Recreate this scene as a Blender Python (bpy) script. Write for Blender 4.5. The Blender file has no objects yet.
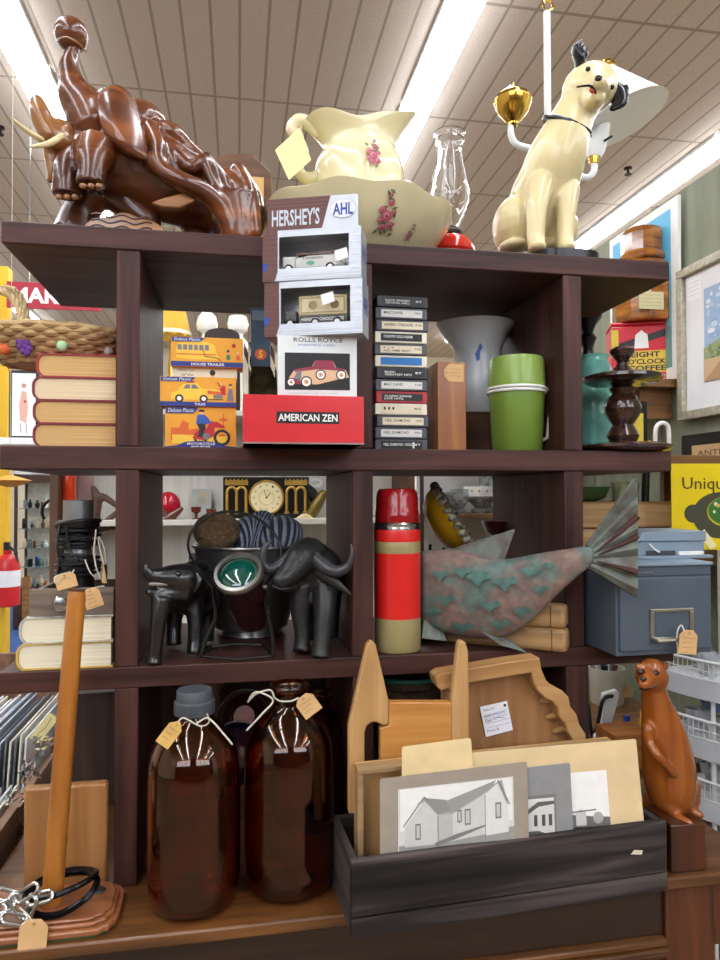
import bpy, math, random
from mathutils import Matrix, Vector, Euler
random.seed(7)
SC=bpy.context.scene; COL=SC.collection
R=math.radians
# ------------------------------------------------------------------ camera model (measured from the photograph)
F=690.;YAW=R(10.03);PIT=R(1.16);ROLL=R(0.15)
CX,CY,CZ=0.,-1.3,1.55
sy,cy,sp,cp=math.sin(YAW),math.cos(YAW),math.sin(PIT),math.cos(PIT)
FW=Vector((sy*cp,cy*cp,sp)); R0=Vector((cy,-sy,0.)); U0=Vector((-sy*sp,-cy*sp,cp))
RT=R0*math.cos(ROLL)-U0*math.sin(ROLL); UP=R0*math.sin(ROLL)+U0*math.cos(ROLL)
CAM=Vector((CX,CY,CZ))
def ray(px,py): return FW+RT*((px-360)/F)+UP*((480-py)/F)
def at(px,py,Y):
    d=ray(px,py); return CAM+d*((Y-CY)/d.y)
def atz(px,py,Z):
    d=ray(px,py); return CAM+d*((Z-CZ)/d.z)
def atx(px,py,X):
    d=ray(px,py); return CAM+d*((X-CX)/d.x)
def sc(p): return (Vector(p)-CAM).dot(FW)/F       # metres per pixel at p
cam=bpy.data.cameras.new('camera'); co=bpy.data.objects.new('camera',cam); COL.objects.link(co)
m3=Matrix((RT,UP,-FW)).transposed(); co.matrix_world=Matrix.Translation(CAM)@m3.to_4x4()
cam.sensor_fit='VERTICAL'; cam.sensor_height=36; cam.lens=36*F/960; cam.clip_start=.02; cam.clip_end=100
SC.camera=co
# ------------------------------------------------------------------ materials
def lin(c):
    if isinstance(c,str):
        c=c.lstrip('#'); c=[int(c[i:i+2],16)/255 for i in (0,2,4)]
    return tuple(x/12.92 if x<=.04045 else ((x+.055)/1.055)**2.4 for x in c)+(1,)
MATS={}
def nmat(name):
    m=bpy.data.materials.new(name); m.use_nodes=True; t=m.node_tree
    return m,t,t.nodes['Principled BSDF']
def mk(name,c,rough=.5,metal=0,var=.12,vs=25,bump=0,bs=120,coat=0,spec=None,trans=0,ior=1.45,emit=0,alpha=1,c2=None,stretch=None,sheen=0):
    if name in MATS: return MATS[name]
    m,t,b=nmat(name); N=t.nodes; L=t.links
    c=lin(c); b.inputs['Roughness'].default_value=rough; b.inputs['Metallic'].default_value=metal
    b.inputs['Coat Weight'].default_value=coat; b.inputs['Coat Roughness'].default_value=.08
    if spec is not None: b.inputs['Specular IOR Level'].default_value=spec
    b.inputs['Transmission Weight'].default_value=trans; b.inputs['IOR'].default_value=ior; b.inputs['Alpha'].default_value=alpha
    if sheen: b.inputs['Sheen Weight'].default_value=sheen
    if emit:
        b.inputs['Emission Color'].default_value=c; b.inputs['Emission Strength'].default_value=emit
    b.inputs['Base Color'].default_value=c
    if var or bump or c2:
        tc=N.new('ShaderNodeTexCoord'); mp=N.new('ShaderNodeMapping'); L.new(tc.outputs['Object'],mp.inputs[0])
        if stretch: mp.inputs['Scale'].default_value=stretch
        nz=N.new('ShaderNodeTexNoise'); nz.inputs['Scale'].default_value=vs; nz.inputs['Detail'].default_value=4
        L.new(mp.outputs[0],nz.inputs['Vector'])
        cr=N.new('ShaderNodeValToRGB'); e=cr.color_ramp.elements
        d=lin(c2) if c2 else tuple(max(0,x*(1-var)) for x in c[:3])+(1,)
        u=c if c2 else tuple(min(1,x*(1+var)) for x in c[:3])+(1,)
        e[0].position=.32; e[1].position=.68; e[0].color=d; e[1].color=u
        L.new(nz.outputs[0],cr.inputs[0]); L.new(cr.outputs[0],b.inputs['Base Color'])
        if bump:
            n2=N.new('ShaderNodeTexNoise'); n2.inputs['Scale'].default_value=bs; n2.inputs['Detail'].default_value=3
            L.new(mp.outputs[0],n2.inputs['Vector'])
            bp=N.new('ShaderNodeBump'); bp.inputs['Strength'].default_value=bump; bp.inputs['Distance'].default_value=.004
            L.new(n2.outputs[0],bp.inputs['Height']); L.new(bp.outputs[0],b.inputs['Normal'])
    MATS[name]=m; return m
def wood(name,c1,c2,axis='X',s=1.,rough=.45,coat=0,bump=.15,c3=None,spec=None):
    if name in MATS: return MATS[name]
    m,t,b=nmat(name); N=t.nodes; L=t.links
    tc=N.new('ShaderNodeTexCoord'); mp=N.new('ShaderNodeMapping'); L.new(tc.outputs['Object'],mp.inputs[0])
    k={'X':(2.5,45,45),'Y':(45,2.5,45),'Z':(45,45,2.5)}[axis]
    mp.inputs['Scale'].default_value=tuple(x*s for x in k)
    nz=N.new('ShaderNodeTexNoise'); nz.inputs['Scale'].default_value=1; nz.inputs['Detail'].default_value=6; nz.inputs['Distortion'].default_value=.6
    L.new(mp.outputs[0],nz.inputs['Vector'])
    cr=N.new('ShaderNodeValToRGB'); e=cr.color_ramp.elements
    e[0].position=.3; e[0].color=lin(c1); e[1].position=.7; e[1].color=lin(c2)
    if c3: x=e.new(.5); x.color=lin(c3)
    L.new(nz.outputs[0],cr.inputs[0])
    # slow tone drift
    n3=N.new('ShaderNodeTexNoise'); n3.inputs['Scale'].default_value=7; L.new(tc.outputs['Object'],n3.inputs['Vector'])
    mx=N.new('ShaderNodeMix'); mx.data_type='RGBA'; mx.blend_type='MULTIPLY'; mx.inputs[0].default_value=.35
    L.new(cr.outputs[0],mx.inputs[6]); L.new(n3.outputs[0],mx.inputs[7])
    L.new(mx.outputs[2],b.inputs['Base Color'])
    b.inputs['Roughness'].default_value=rough; b.inputs['Coat Weight'].default_value=coat; b.inputs['Coat Roughness'].default_value=.12
    if spec is not None: b.inputs['Specular IOR Level'].default_value=spec
    bp=N.new('ShaderNodeBump'); bp.inputs['Strength'].default_value=bump; bp.inputs['Distance'].default_value=.002
    L.new(nz.outputs[0],bp.inputs['Height']); L.new(bp.outputs[0],b.inputs['Normal'])
    MATS[name]=m; return m
def glass(name,c=(1,1,1),rough=.02,ior=1.45):
    if name in MATS: return MATS[name]
    m,t,b=nmat(name)
    b.inputs['Base Color'].default_value=lin(c); b.inputs['Roughness'].default_value=rough
    b.inputs['Transmission Weight'].default_value=1; b.inputs['IOR'].default_value=ior
    MATS[name]=m; return m
def flat(c): # printed ink
    return mk('ink_'+(c if isinstance(c,str) else '%02x%02x%02x'%tuple(int(x*255) for x in c)).lstrip('#'),c,.45,var=.03,vs=60)
# ------------------------------------------------------------------ objects
WM={}
CATS={}
def reg(o,M): WM[o.name]=M
def tag(o,label,cat,group=None,kind=None):
    if label: o['label']=label
    if cat: o['category']=cat
    if group: o['group']=group
    if kind: o['kind']=kind
def thing(name,label,cat,loc,rotz=0,group=None,kind=None,M=None):
    o=bpy.data.objects.new(name,None); COL.objects.link(o); o.empty_display_size=.02
    if M is None: M=Matrix.Translation(Vector(loc))@Matrix.Rotation(rotz,4,'Z')
    o.matrix_world=M; reg(o,M); tag(o,label,cat,group,kind); return o
TXT={}
def textgeo(body,bold=0.0):
    k=(body,bold)
    if k in TXT: return TXT[k]
    cu=bpy.data.curves.new('lettering','FONT'); cu.body=body; cu.resolution_u=2; cu.offset=bold
    o=bpy.data.objects.new('lettering_tmp',cu); COL.objects.link(o)
    dg=bpy.context.evaluated_depsgraph_get(); me=bpy.data.meshes.new_from_object(o.evaluated_get(dg))
    v=[(p.co.x,p.co.y) for p in me.vertices]; f=[tuple(p.vertices) for p in me.polygons]
    bpy.data.objects.remove(o); bpy.data.curves.remove(cu); bpy.data.meshes.remove(me)
    x0=min(p[0] for p in v);x1=max(p[0] for p in v);y0=min(p[1] for p in v);y1=max(p[1] for p in v)
    v=[((x-x0)/(x1-x0),(y-y0)/(y1-y0)) for x,y in v]
    TXT[k]=(v,f); return TXT[k]
class MB:
    def __init__(s): s.v=[];s.f=[];s.k=[];s.mats=[];s.ci=0
    def mat(s,m):
        if m not in s.mats: s.mats.append(m)
        s.ci=s.mats.index(m); return s
    def add(s,vs,fs,T=None):
        b=len(s.v)
        s.v+= [tuple(T@Vector(v)) if T else tuple(v) for v in vs]
        s.f+= [tuple(b+i for i in f) for f in fs]; s.k+=[s.ci]*len(fs); return s
    def box(s,x0,x1,y0,y1,z0,z1,T=None):
        vs=[(x,y,z) for x in(x0,x1) for y in(y0,y1) for z in(z0,z1)]
        return s.add(vs,[(0,1,3,2),(4,6,7,5),(0,4,5,1),(2,3,7,6),(0,2,6,4),(1,5,7,3)],T)
    def tube(s,pts,r,n=10,closed=False,cap=True,flat=1.,T=None,rounded=False):
        P=[Vector(p) for p in pts]; N=len(P)
        rs=list(r) if isinstance(r,(list,tuple)) else [r]*N
        if rounded and not closed:
            a=(P[0]-P[1]).normalized(); b=(P[-1]-P[-2]).normalized()
            P=[P[0]+a*rs[0]*.9,P[0]+a*rs[0]*.6]+P+[P[-1]+b*rs[-1]*.6,P[-1]+b*rs[-1]*.9]
            rs=[rs[0]*.35,rs[0]*.75]+rs+[rs[-1]*.75,rs[-1]*.35]; N=len(P)
        tan=[]
        for i in range(N):
            if closed: d=P[(i+1)%N]-P[i-1]
            else: d=P[min(i+1,N-1)]-P[max(i-1,0)]
            tan.append(d.normalized() if d.length>1e-9 else Vector((0,0,1)))
        u=Vector((0,0,1)) if abs(tan[0].z)<.9 else Vector((1,0,0))
        u=(u-tan[0]*u.dot(tan[0])).normalized(); vs=[]
        for i in range(N):
            u=u-tan[i]*u.dot(tan[i]); u=u.normalized() if u.length>1e-6 else tan[i].orthogonal().normalized()
            w=tan[i].cross(u)
            for j in range(n):
                a=2*math.pi*j/n; vs.append(P[i]+u*(math.cos(a)*rs[i])+w*(math.sin(a)*rs[i]*flat))
        fs=[]
        for i in range(N if closed else N-1):
            for j in range(n):
                a=i*n+j;b=i*n+(j+1)%n;c=((i+1)%N)*n+(j+1)%n;d=((i+1)%N)*n+j
                fs.append((a,b,c,d))
        if cap and not closed:
            fs.append(tuple(range(n-1,-1,-1))); fs.append(tuple((N-1)*n+j for j in range(n)))
        return s.add(vs,fs,T)
    def lathe(s,prof,c=(0,0,0),n=32,T=None,fr=None,arc=1.,cap=True):
        # prof: list of (radius,height). fr(angle,i,r,z)->(r,z) optional
        c=Vector(c); vs=[]
        for i,(r,z) in enumerate(prof):
            for j in range(n):
                a=2*math.pi*j/n; rr,zz=(r,z) if fr is None else fr(a,i,r,z)
                vs.append((c.x+math.cos(a)*rr,c.y+math.sin(a)*rr,c.z+zz))
        fs=[]
        for i in range(len(prof)-1):
            for j in range(n):
                fs.append((i*n+j,i*n+(j+1)%n,(i+1)*n+(j+1)%n,(i+1)*n+j))
        if cap and prof[0][0]>1e-5: fs.append(tuple(range(n-1,-1,-1)))
        if cap and prof[-1][0]>1e-5: fs.append(tuple((len(prof)-1)*n+j for j in range(n)))
        return s.add(vs,fs,T)
    def shell(s,prof,th,c=(0,0,0),n=32,T=None,fr=None):
        # open vessel of wall thickness th from outside profile
        out=list(prof); inn=[(max(r-th,.0005),z+(th if i==0 else 0)) for i,(r,z) in enumerate(prof)]
        c=Vector(c); vs=[];P=out+inn[::-1]
        for i,(r,z) in enumerate(P):
            ii=i if i<len(out) else len(P)-1-i
            for j in range(n):
                a=2*math.pi*j/n; rr,zz=(r,z) if fr is None else fr(a,ii,r,z)
                vs.append((c.x+math.cos(a)*rr,c.y+math.sin(a)*rr,c.z+zz))
        fs=[]
        for i in range(len(P)-1):
            for j in range(n): fs.append((i*n+j,i*n+(j+1)%n,(i+1)*n+(j+1)%n,(i+1)*n+j))
        fs.append(tuple(range(n-1,-1,-1))); fs.append(tuple((len(P)-1)*n+j for j in range(n)))
        return s.add(vs,fs,T)
    def ell(s,c,r,rot=None,n=16,m=10,T=None):
        c=Vector(c); r=(r,r,r) if isinstance(r,(int,float)) else r
        M=Euler(rot).to_matrix() if rot else Matrix.Identity(3); vs=[c+M@Vector((0,0,-r[2]))]
        for i in range(1,m):
            t=-math.pi/2+math.pi*i/m
            for j in range(n):
                a=2*math.pi*j/n; vs.append(c+M@Vector((math.cos(t)*math.cos(a)*r[0],math.cos(t)*math.sin(a)*r[1],math.sin(t)*r[2])))
        vs.append(c+M@Vector((0,0,r[2]))); fs=[]
        for j in range(n): fs.append((0,1+(j+1)%n,1+j))
        for i in range(m-2):
            for j in range(n): fs.append((1+i*n+j,1+i*n+(j+1)%n,1+(i+1)*n+(j+1)%n,1+(i+1)*n+j))
        b=1+(m-2)*n; t=len(vs)-1
        for j in range(n): fs.append((b+j,b+(j+1)%n,t))
        return s.add(vs,fs,T)
    def prism(s,poly,y0,y1,T=None):
        n=len(poly); vs=[(x,y0,z) for x,z in poly]+[(x,y1,z) for x,z in poly]
        fs=[tuple(range(n)),tuple(range(2*n-1,n-1,-1))]+[(i,n+i,n+(i+1)%n,(i+1)%n) for i in range(n)]
        return s.add(vs,fs,T)
    def slab(s,pts,nrm):  # extrude arbitrary 3D outline by vector nrm
        nrm=Vector(nrm); n=len(pts); vs=[Vector(p) for p in pts]; vs+=[p+nrm for p in vs]
        return s.add(vs,[tuple(range(n)),tuple(range(2*n-1,n-1,-1))]+[(i,n+i,n+(i+1)%n,(i+1)%n) for i in range(n)])
    def torus(s,c,R1,r,n=32,m=8,T=None,ry=None,arc=1):
        c=Vector(c); N=n
        pts=[c+Vector((R1*math.cos(2*math.pi*i/N),(ry or R1)*math.sin(2*math.pi*i/N),0)) for i in range(N)]
        return s.tube(pts,r,m,closed=True,T=T)
    def build(s,name,mat=None,parent=None,local=False,smooth=True,bevel=0,sub=0,remesh=0,label=None,cat=None,group=None,kind=None,loc=None,rotz=0,auto=40,smoothit=0,disp=None,M=None,recalc=True):
        import bmesh
        me=bpy.data.meshes.new(name); me.from_pydata(s.v,[],s.f); me.validate()
        if mat is not None: ms=[mat]
        else: ms=s.mats
        for m in ms: me.materials.append(m)
        if mat is None and len(ms)>1 and len(me.polygons)==len(s.k):
            me.polygons.foreach_set('material_index',s.k)
        if recalc:
            bm=bmesh.new(); bm.from_mesh(me); bmesh.ops.recalc_face_normals(bm,faces=bm.faces); bm.to_mesh(me); bm.free()
        o=bpy.data.objects.new(name,me); COL.objects.link(o)
        if parent is not None:
            M0=WM[parent.name]; o.parent=parent; reg(o,M0)
            if not local: me.transform(M0.inverted())
        else:
            if M is None: M=Matrix.Translation(Vector(loc or (0,0,0)))@Matrix.Rotation(rotz,4,'Z')
            if not local: me.transform(M.inverted())
            o.matrix_world=M; reg(o,M)
        tag(o,label,cat,group,kind)
        if smooth:
            me.polygons.foreach_set('use_smooth',[True]*len(me.polygons))
            if auto and not remesh: me.set_sharp_from_angle(angle=R(auto))
        if remesh:
            md=o.modifiers.new('r','REMESH'); md.mode='VOXEL'; md.voxel_size=remesh; md.use_smooth_shade=True
            md=o.modifiers.new('s','SMOOTH'); md.factor=.5; md.iterations=smoothit or 4
        if bevel:
            md=o.modifiers.new('b','BEVEL'); md.width=bevel; md.segments=2; md.limit_method='ANGLE'; md.angle_limit=R(35)
        if sub:
            md=o.modifiers.new('u','SUBSURF'); md.levels=sub; md.render_levels=sub
        return o
class Art:
    """flat printing on a rectangular face: O corner, U width vector, V height vector; u,v in 0..1"""
    def __init__(s,O,U,V,lift=.0004):
        s.O,s.U,s.V=Vector(O),Vector(U),Vector(V); s.N=s.U.cross(s.V).normalized(); s.l=lift; s.mb=MB()
    def P(s,u,v): return s.O+s.U*u+s.V*v+s.N*s.l
    def poly(s,m,pts):
        s.mb.mat(m).add([s.P(*p) for p in pts],[tuple(range(len(pts)))]); s.l+=(.00012 if s.l<.0016 else .000012); return s
    def rect(s,m,a,b,c,d): return s.poly(m,[(a,b),(c,b),(c,d),(a,d)])
    def disc(s,m,u,v,ru,rv=None,n=20,a0=0,a1=360):
        rv=rv if rv is not None else ru*s.U.length/s.V.length
        return s.poly(m,[(u+ru*math.cos(R(a0+(a1-a0)*i/n)),v+rv*math.sin(R(a0+(a1-a0)*i/n))) for i in range(n if a1-a0>=360 else n+1)])
    def ring(s,m,u,v,ru,w,n=24):
        k=s.U.length/s.V.length
        for i in range(n):
            a,b=2*math.pi*i/n,2*math.pi*(i+1)/n
            s.mb.mat(m).add([s.P(u+q*math.cos(t),v+q*k*math.sin(t)) for q,t in((ru,a),(ru,b),(ru-w,b),(ru-w,a))],[(0,1,2,3)])
        s.l+=(.00012 if s.l<.0016 else .000012); return s
    def line(s,m,pts,w):
        ul,vl=s.U.length,s.V.length
        for (a,b) in zip(pts,pts[1:]):
            dx,dy=(b[0]-a[0])*ul,(b[1]-a[1])*vl; L=math.hypot(dx,dy) or 1; nx,ny=-dy/L*w/2/ul,dx/L*w/2/vl
            s.mb.mat(m).add([s.P(a[0]+nx,a[1]+ny),s.P(a[0]-nx,a[1]-ny),s.P(b[0]-nx,b[1]-ny),s.P(b[0]+nx,b[1]+ny)],[(0,1,2,3)])
        s.l+=(.00012 if s.l<.0016 else .000012); return s
    def text(s,m,t,a,b,c,d,bold=0,shear=0):
        v,f=textgeo(t,bold); s.mb.mat(m).add([s.P(a+(c-a)*x+shear*y,b+(d-b)*y) for x,y in v],f); s.l+=(.00012 if s.l<.0016 else .000012); return s
    def build(s,name,parent,**k): return s.mb.build(name,None,parent,smooth=False,recalc=False,**k)
def kids(o): return [c for c in bpy.data.objects if c.parent==o]
def dup(o,loc=None,rotz=None,label=None,group=None,scale=None,parent=None):
    c=o.copy(); COL.objects.link(c)
    if parent: c.parent=parent
    else:
        if loc is not None: c.location=loc
        if rotz is not None: c.rotation_euler=(0,0,rotz)
        if scale: c.scale=scale if not isinstance(scale,(int,float)) else (scale,)*3
        if label: c['label']=label
        if group: c['group']=group
    for k in kids(o): dup(k,parent=c)
    return c
def rbox(w,d,h): return MB().box(-w/2,w/2,-d/2,d/2,0,h)
LIGHT=21.0; FILL_EMIT=5.0; EXPO=0.15
# ------------------------------------------------------------------ palette
DW=wood('dark_stained_wood','#2b1613','#5c372e','X',1,.5,0,.08,None,.3)
DWY=wood('dark_stained_wood_depth','#2b1613','#5c372e','Y',1,.5,0,.08,None,.3)
DWZ=wood('dark_stained_wood_upright','#2b1613','#5c372e','Z',1,.5,0,.08,None,.3)
OLD=wood('old_oak','#3c230e','#7f5026','X',1,.4,.2,.15)
OLDZ=wood('old_oak_red','#45200f','#713c1e','Z',1,.42,.2,.12)
BLACKINK=flat('#171516'); WHITEINK=flat('#eceae4')
TAGM=mk('kraft_tag','#d0a873',.8,var=.08)
STRING=mk('cotton_string','#cfc6b4',.9,var=.1)
BLACKPL=mk('black_plastic','#141416',.35,var=.1)
CHROME=mk('worn_steel','#b5b6b4',.25,1,var=.1)
BRASS=mk('polished_brass','#c9a24a',.18,1,var=.1)
WHITEP=mk('white_enamel','#e8e8e4',.3,var=.03)
CREAM=mk('cream_ceramic','#e0d6ab',.18,var=.04,vs=12,coat=.4)
CLEAR=glass('clear_glass')
# ------------------------------------------------------------------ room
def ceiling_mat():
    m,t,b=nmat('ribbed_ceiling_tile'); N=t.nodes; L=t.links
    tc=N.new('ShaderNodeTexCoord'); sx=N.new('ShaderNodeSeparateXYZ'); L.new(tc.outputs['Object'],sx.inputs[0])
    def grid(sock,per,w):
        a=N.new('ShaderNodeMath'); a.operation='DIVIDE'; a.inputs[1].default_value=per; L.new(sock,a.inputs[0])
        f=N.new('ShaderNodeMath'); f.operation='FRACT'; L.new(a.outputs[0],f.inputs[0])
        g=N.new('ShaderNodeMath'); g.operation='LESS_THAN'; g.inputs[1].default_value=w/per; L.new(f.outputs[0],g.inputs[0]); return g.outputs[0]
    g1=grid(sx.outputs[0],.172,.017); g2=grid(sx.outputs[1],1.22,.024)
    mx=N.new('ShaderNodeMath'); mx.operation='MAXIMUM'; L.new(g1,mx.inputs[0]); L.new(g2,mx.inputs[1])
    nz=N.new('ShaderNodeTexNoise'); nz.inputs['Scale'].default_value=110; nz.inputs['Detail'].default_value=4; L.new(tc.outputs['Object'],nz.inputs['Vector'])
    cr=N.new('ShaderNodeValToRGB'); e=cr.color_ramp.elements; e[0].position=.3;e[1].position=.7; e[0].color=lin('#b3a697'); e[1].color=lin('#cbbfb1'); L.new(nz.outputs[0],cr.inputs[0])
    mc=N.new('ShaderNodeMix'); mc.data_type='RGBA'; L.new(mx.outputs[0],mc.inputs[0]); L.new(cr.outputs[0],mc.inputs[6]); mc.inputs[7].default_value=lin('#978a7b')
    L.new(mc.outputs[2],b.inputs['Base Color']); b.inputs['Roughness'].default_value=.9
    inv=N.new('ShaderNodeMath'); inv.operation='SUBTRACT'; inv.inputs[0].default_value=1; L.new(mx.outputs[0],inv.inputs[1])
    ad=N.new('ShaderNodeMath'); ad.operation='MULTIPLY_ADD'; L.new(nz.outputs[0],ad.inputs[0]); ad.inputs[1].default_value=.15; L.new(inv.outputs[0],ad.inputs[2])
    bp=N.new('ShaderNodeBump'); bp.inputs['Strength'].default_value=.6; bp.inputs['Distance'].default_value=.012; L.new(ad.outputs[0],bp.inputs['Height']); L.new(bp.outputs[0],b.inputs['Normal'])
    return m
CEIL=4.39
RX0,RX1,RY0,RY1=-6.5,7.5,-6.5,12.5
MB().box(RX0,RX1,RY0,RY1,CEIL,CEIL+.1).build('ceiling',ceiling_mat(),smooth=False,kind='structure')
MB().box(RX0,RX1,RY0,RY1,-.1,0).build('floor',mk('tan_floor_tile','#806c56',.6,var=.12,vs=5),smooth=False,kind='structure')
MB().box(-3.2,-.85,1.6,11.5,.0005,.008).build('carpet_runner',mk('blue_carpet','#2f4f86',.95,var=.25,vs=90,bump=.4,bs=400),local=False,smooth=False,loc=(-2,6,0),label='long blue carpet runner along the shop aisle at left',cat='carpet')
WALL=mk('cream_wall_paint','#d9cfb8',.85,var=.04,vs=3)
MB().box(RX0,RX1,RY1,RY1+.1,0,CEIL).build('wall_back',WALL,smooth=False,kind='structure')
MB().box(RX0,RX1,RY0-.1,RY0,0,CEIL).build('wall_front',mk('brown_wall_paint','#5c4a3a',.85,var=.05,vs=3),smooth=False,kind='structure')
MB().box(RX0-.1,RX0,RY0,RY1,0,CEIL).build('wall_left',WALL,smooth=False,kind='structure')
MB().box(RX1,RX1+.1,RY0,RY1,0,CEIL).build('wall_right',WALL,smooth=False,kind='structure')
# unseen glowing panes with trim behind the camera, added to brighten the shelf fronts
FILL_PANE=mk('added_fill_pane','#eef3ff',.3,var=0,emit=FILL_EMIT); FILL_TRIM=mk('white_window_trim','#e3e1dc',.5,var=.02)
for k,(a,b) in enumerate(((-5.9,-.9),(.9,5.9))):
    MB().box(a,b,RY0+.001,RY0+.012,2.7,4.15).build('window_%d'%(k+1),FILL_PANE,smooth=False,kind='structure')
    fm=MB()
    for i in range(5): x=a+(b-a)*i/4; fm.box(x-.04,x+.04,RY0+.013,RY0+.06,2.66,4.19)
    for z in(2.7,4.15): fm.box(a,b,RY0+.0125,RY0+.0595,z-.04,z+.04)
    fm.build('trim_%d'%(k+20),FILL_TRIM,smooth=False,kind='structure')
# fluorescent fixtures: rows run away from the camera
TUBE=mk('lit_diffuser','#f2f7ff',.4,var=0,emit=LIGHT)
HOUS=mk('white_light_housing','#e9e9e6',.4,var=.02)
def fixture():
    t=thing('ceiling_light','x','light',(0,0,CEIL-.001))
    MB().box(-.115,.115,-1.2,1.2,-.03,0).build('housing',HOUS,t,local=True,smooth=False)
    MB().prism([(-.105,-.03),(-.105,-.055),(-.06,-.085),(.06,-.085),(.105,-.055),(.105,-.03)],-1.19,1.19).build('diffuser',TUBE,t,local=True,smooth=False)
    return t
FX=fixture(); first=True
xl=atz(40,92,CEIL-.06).x; xm=(atz(447,0,CEIL-.08).x+atz(493,0,CEIL-.08).x)/2; xr=(atz(720,132,CEIL-.08).x+atz(720,167,CEIL-.08).x)/2
for nm,x in (('left',xl),('middle',xm),('right',xr),('far left',xl-1.9),('far right',xr+1.9)):
    for k in range(7):
        y=-5+k*2.43
        lab='long white fluorescent ceiling light in the %s row'%nm
        if first: FX.location=(x,y,CEIL-.001); FX['label']=lab; FX['group']='ceiling lights, %s row'%nm; first=False
        else: dup(FX,(x,y,CEIL-.001),label=lab,group='ceiling lights, %s row'%nm)
for k,(px,py) in enumerate(((628,168),(0,127))):
    p=atz(px,py,CEIL)
    MB().lathe([(.035,0),(.035,-.01),(.012,-.015),(.012,-.05),(.03,-.055),(.03,-.06),(0,-.06)],n=16).build('sprinkler_head',mk('bronze_dark','#3b3029',.4,.8),local=True,loc=p,
        label=['small dark sprinkler head on ceiling right of the hanging lamp','small dark sprinkler head on ceiling at far left edge'][k],cat='sprinkler')
# ------------------------------------------------------------------ shelf unit
su=thing('bookcase','dark stained open wooden bookcase standing on old dresser','bookcase',(.24,.2,.85))
ZT,Z2,Z3,ZD=2.035,1.637,1.24,.85
def bd(n,a,b,c,d,e,f,m): MB().box(a,b,c,d,e,f).build(n,m,su,bevel=.0025)
bd('top_board',-.412,.889,0,.42,1.995,ZT,DW)
bd('shelf_board',-.412,.889,0,.42,1.595,Z2,DW)
bd('shelf_board',-.412,.889,0,.42,1.202,Z3,DW)
for z0,z1 in((Z2,1.995),(Z3,1.595),(ZD,1.202)):
    for a,b in((-.2175,-.1765),(.2155,.2555),(.650,.691)):
        bd('upright',a,b,.0015,.405,z0,z1,DWZ)
# ------------------------------------------------------------------ dresser
dr=thing('dresser','low old wooden dresser carrying the dark bookcase','dresser',(.2,.1,0))
DX0,DX1=-.44,.98
MB().box(DX0,DX1,-.15,.5,.828,.85).build('dresser_top',OLD,dr,bevel=.004)
MB().box(DX0,.775,-.125,-.105,.735,.828).build('apron',wood('dark_apron','#20140d','#3a2415','X',1,.4,.2,.12),dr,bevel=.002)
mm=MB()
mm.box(DX0,.775,-.142,-.1,.722,.735).box(DX0,.775,-.148,-.1,.708,.722).box(DX0,.775,-.138,-.1,.697,.708)
mm.build('molding',OLD,dr,bevel=.004)
MB().box(.775,.875,-.135,-.04,0,.828).build('leg',OLDZ,dr,bevel=.004)
MB().box(.89,.97,.40,.48,0,.828).build('leg',OLDZ,dr,bevel=.004)
MB().box(-.43,-.35,-.13,-.05,0,.828).build('leg',OLDZ,dr,bevel=.004)
MB().box(-.43,-.35,.40,.48,0,.828).build('leg',OLDZ,dr,bevel=.004)
MB().box(.875,DX1-.01,-.12,-.10,.70,.828).build('side_rail',OLDZ,dr,bevel=.002)
MB().box(-.35,.89,.44,.46,.10,.828).build('back_panel',OLDZ,dr,bevel=.002)
MB().box(-.42,.93,-.10,.44,.36,.38).build('lower_shelf',OLD,dr,bevel=.002)
# ================================================================== TOP OF THE BOOKCASE
def W(px,py,Y): return at(px,py,Y)
def pr(px,py,Y,r): return r*sc(at(px,py,Y))
def chain(mb,pts,n=12,flat=1.,rounded=True):   # pts: (px,py,Y,radius px)
    # resample smoothly (Catmull-Rom)
    Q=[(at(a,b,c),pr(a,b,c,r)) for a,b,c,r in pts]; out=[];rr=[]
    for i in range(len(Q)-1):
        p0=Q[max(i-1,0)];p1=Q[i];p2=Q[i+1];p3=Q[min(i+2,len(Q)-1)]
        for k in range(5):
            t=k/5; f=lambda a,b,c,d:.5*((2*b)+(c-a)*t+(2*a-5*b+4*c-d)*t*t+(3*b-a-3*c+d)*t**3)
            out.append(Vector([f(p0[0][j],p1[0][j],p2[0][j],p3[0][j]) for j in range(3)])); rr.append(max(1e-4,f(p0[1],p1[1],p2[1],p3[1])))
    out.append(Q[-1][0]); rr.append(Q[-1][1])
    mb.tube(out,rr,n,flat=flat,rounded=rounded); return mb
def blob(mb,px,py,Y,rx,ry=None,rd=None,rot=None):
    p=at(px,py,Y); k=sc(p); ry=ry or rx; rd=rd or rx
    mb.ell(p,(rx*k,rd*k,ry*k),rot); return mb
CARV=wood('polished_carving_wood','#482311','#96562a','X',.45,.27,.4,.1,'#6a371b')
CARVD=wood('dark_carving_wood','#3a1a0e','#6a351c','X',.5,.3,.3,.12)
CARVL=wood('light_carving_wood','#7a4a22','#b57a40','X',.7,.3,.4,.3)
# --- carved elephant
ec=thing('elephant_carving','polished brown wood carving of a rearing elephant balancing a ball on its trunk','carving',(-.17,.17,ZT))
b=MB()
chain(b,[(103,150,.15,27),(130,165,.16,38),(162,180,.17,42),(200,196,.18,36),(228,208,.18,32),(244,224,.17,22)],n=18)
blob(b,228,206,.17,36,36,34); blob(b,128,160,.15,42,44,36); blob(b,140,128,.17,28,26,28)
chain(b,[(96,130,.13,27),(88,112,.13,24),(76,95,.13,18),(71,80,.13,13),(69,66,.13,9.5),(71,54,.13,6.5),(74,46,.13,7)],n=16)   # head into raised trunk
blob(b,100,120,.13,28,26,26)
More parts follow.
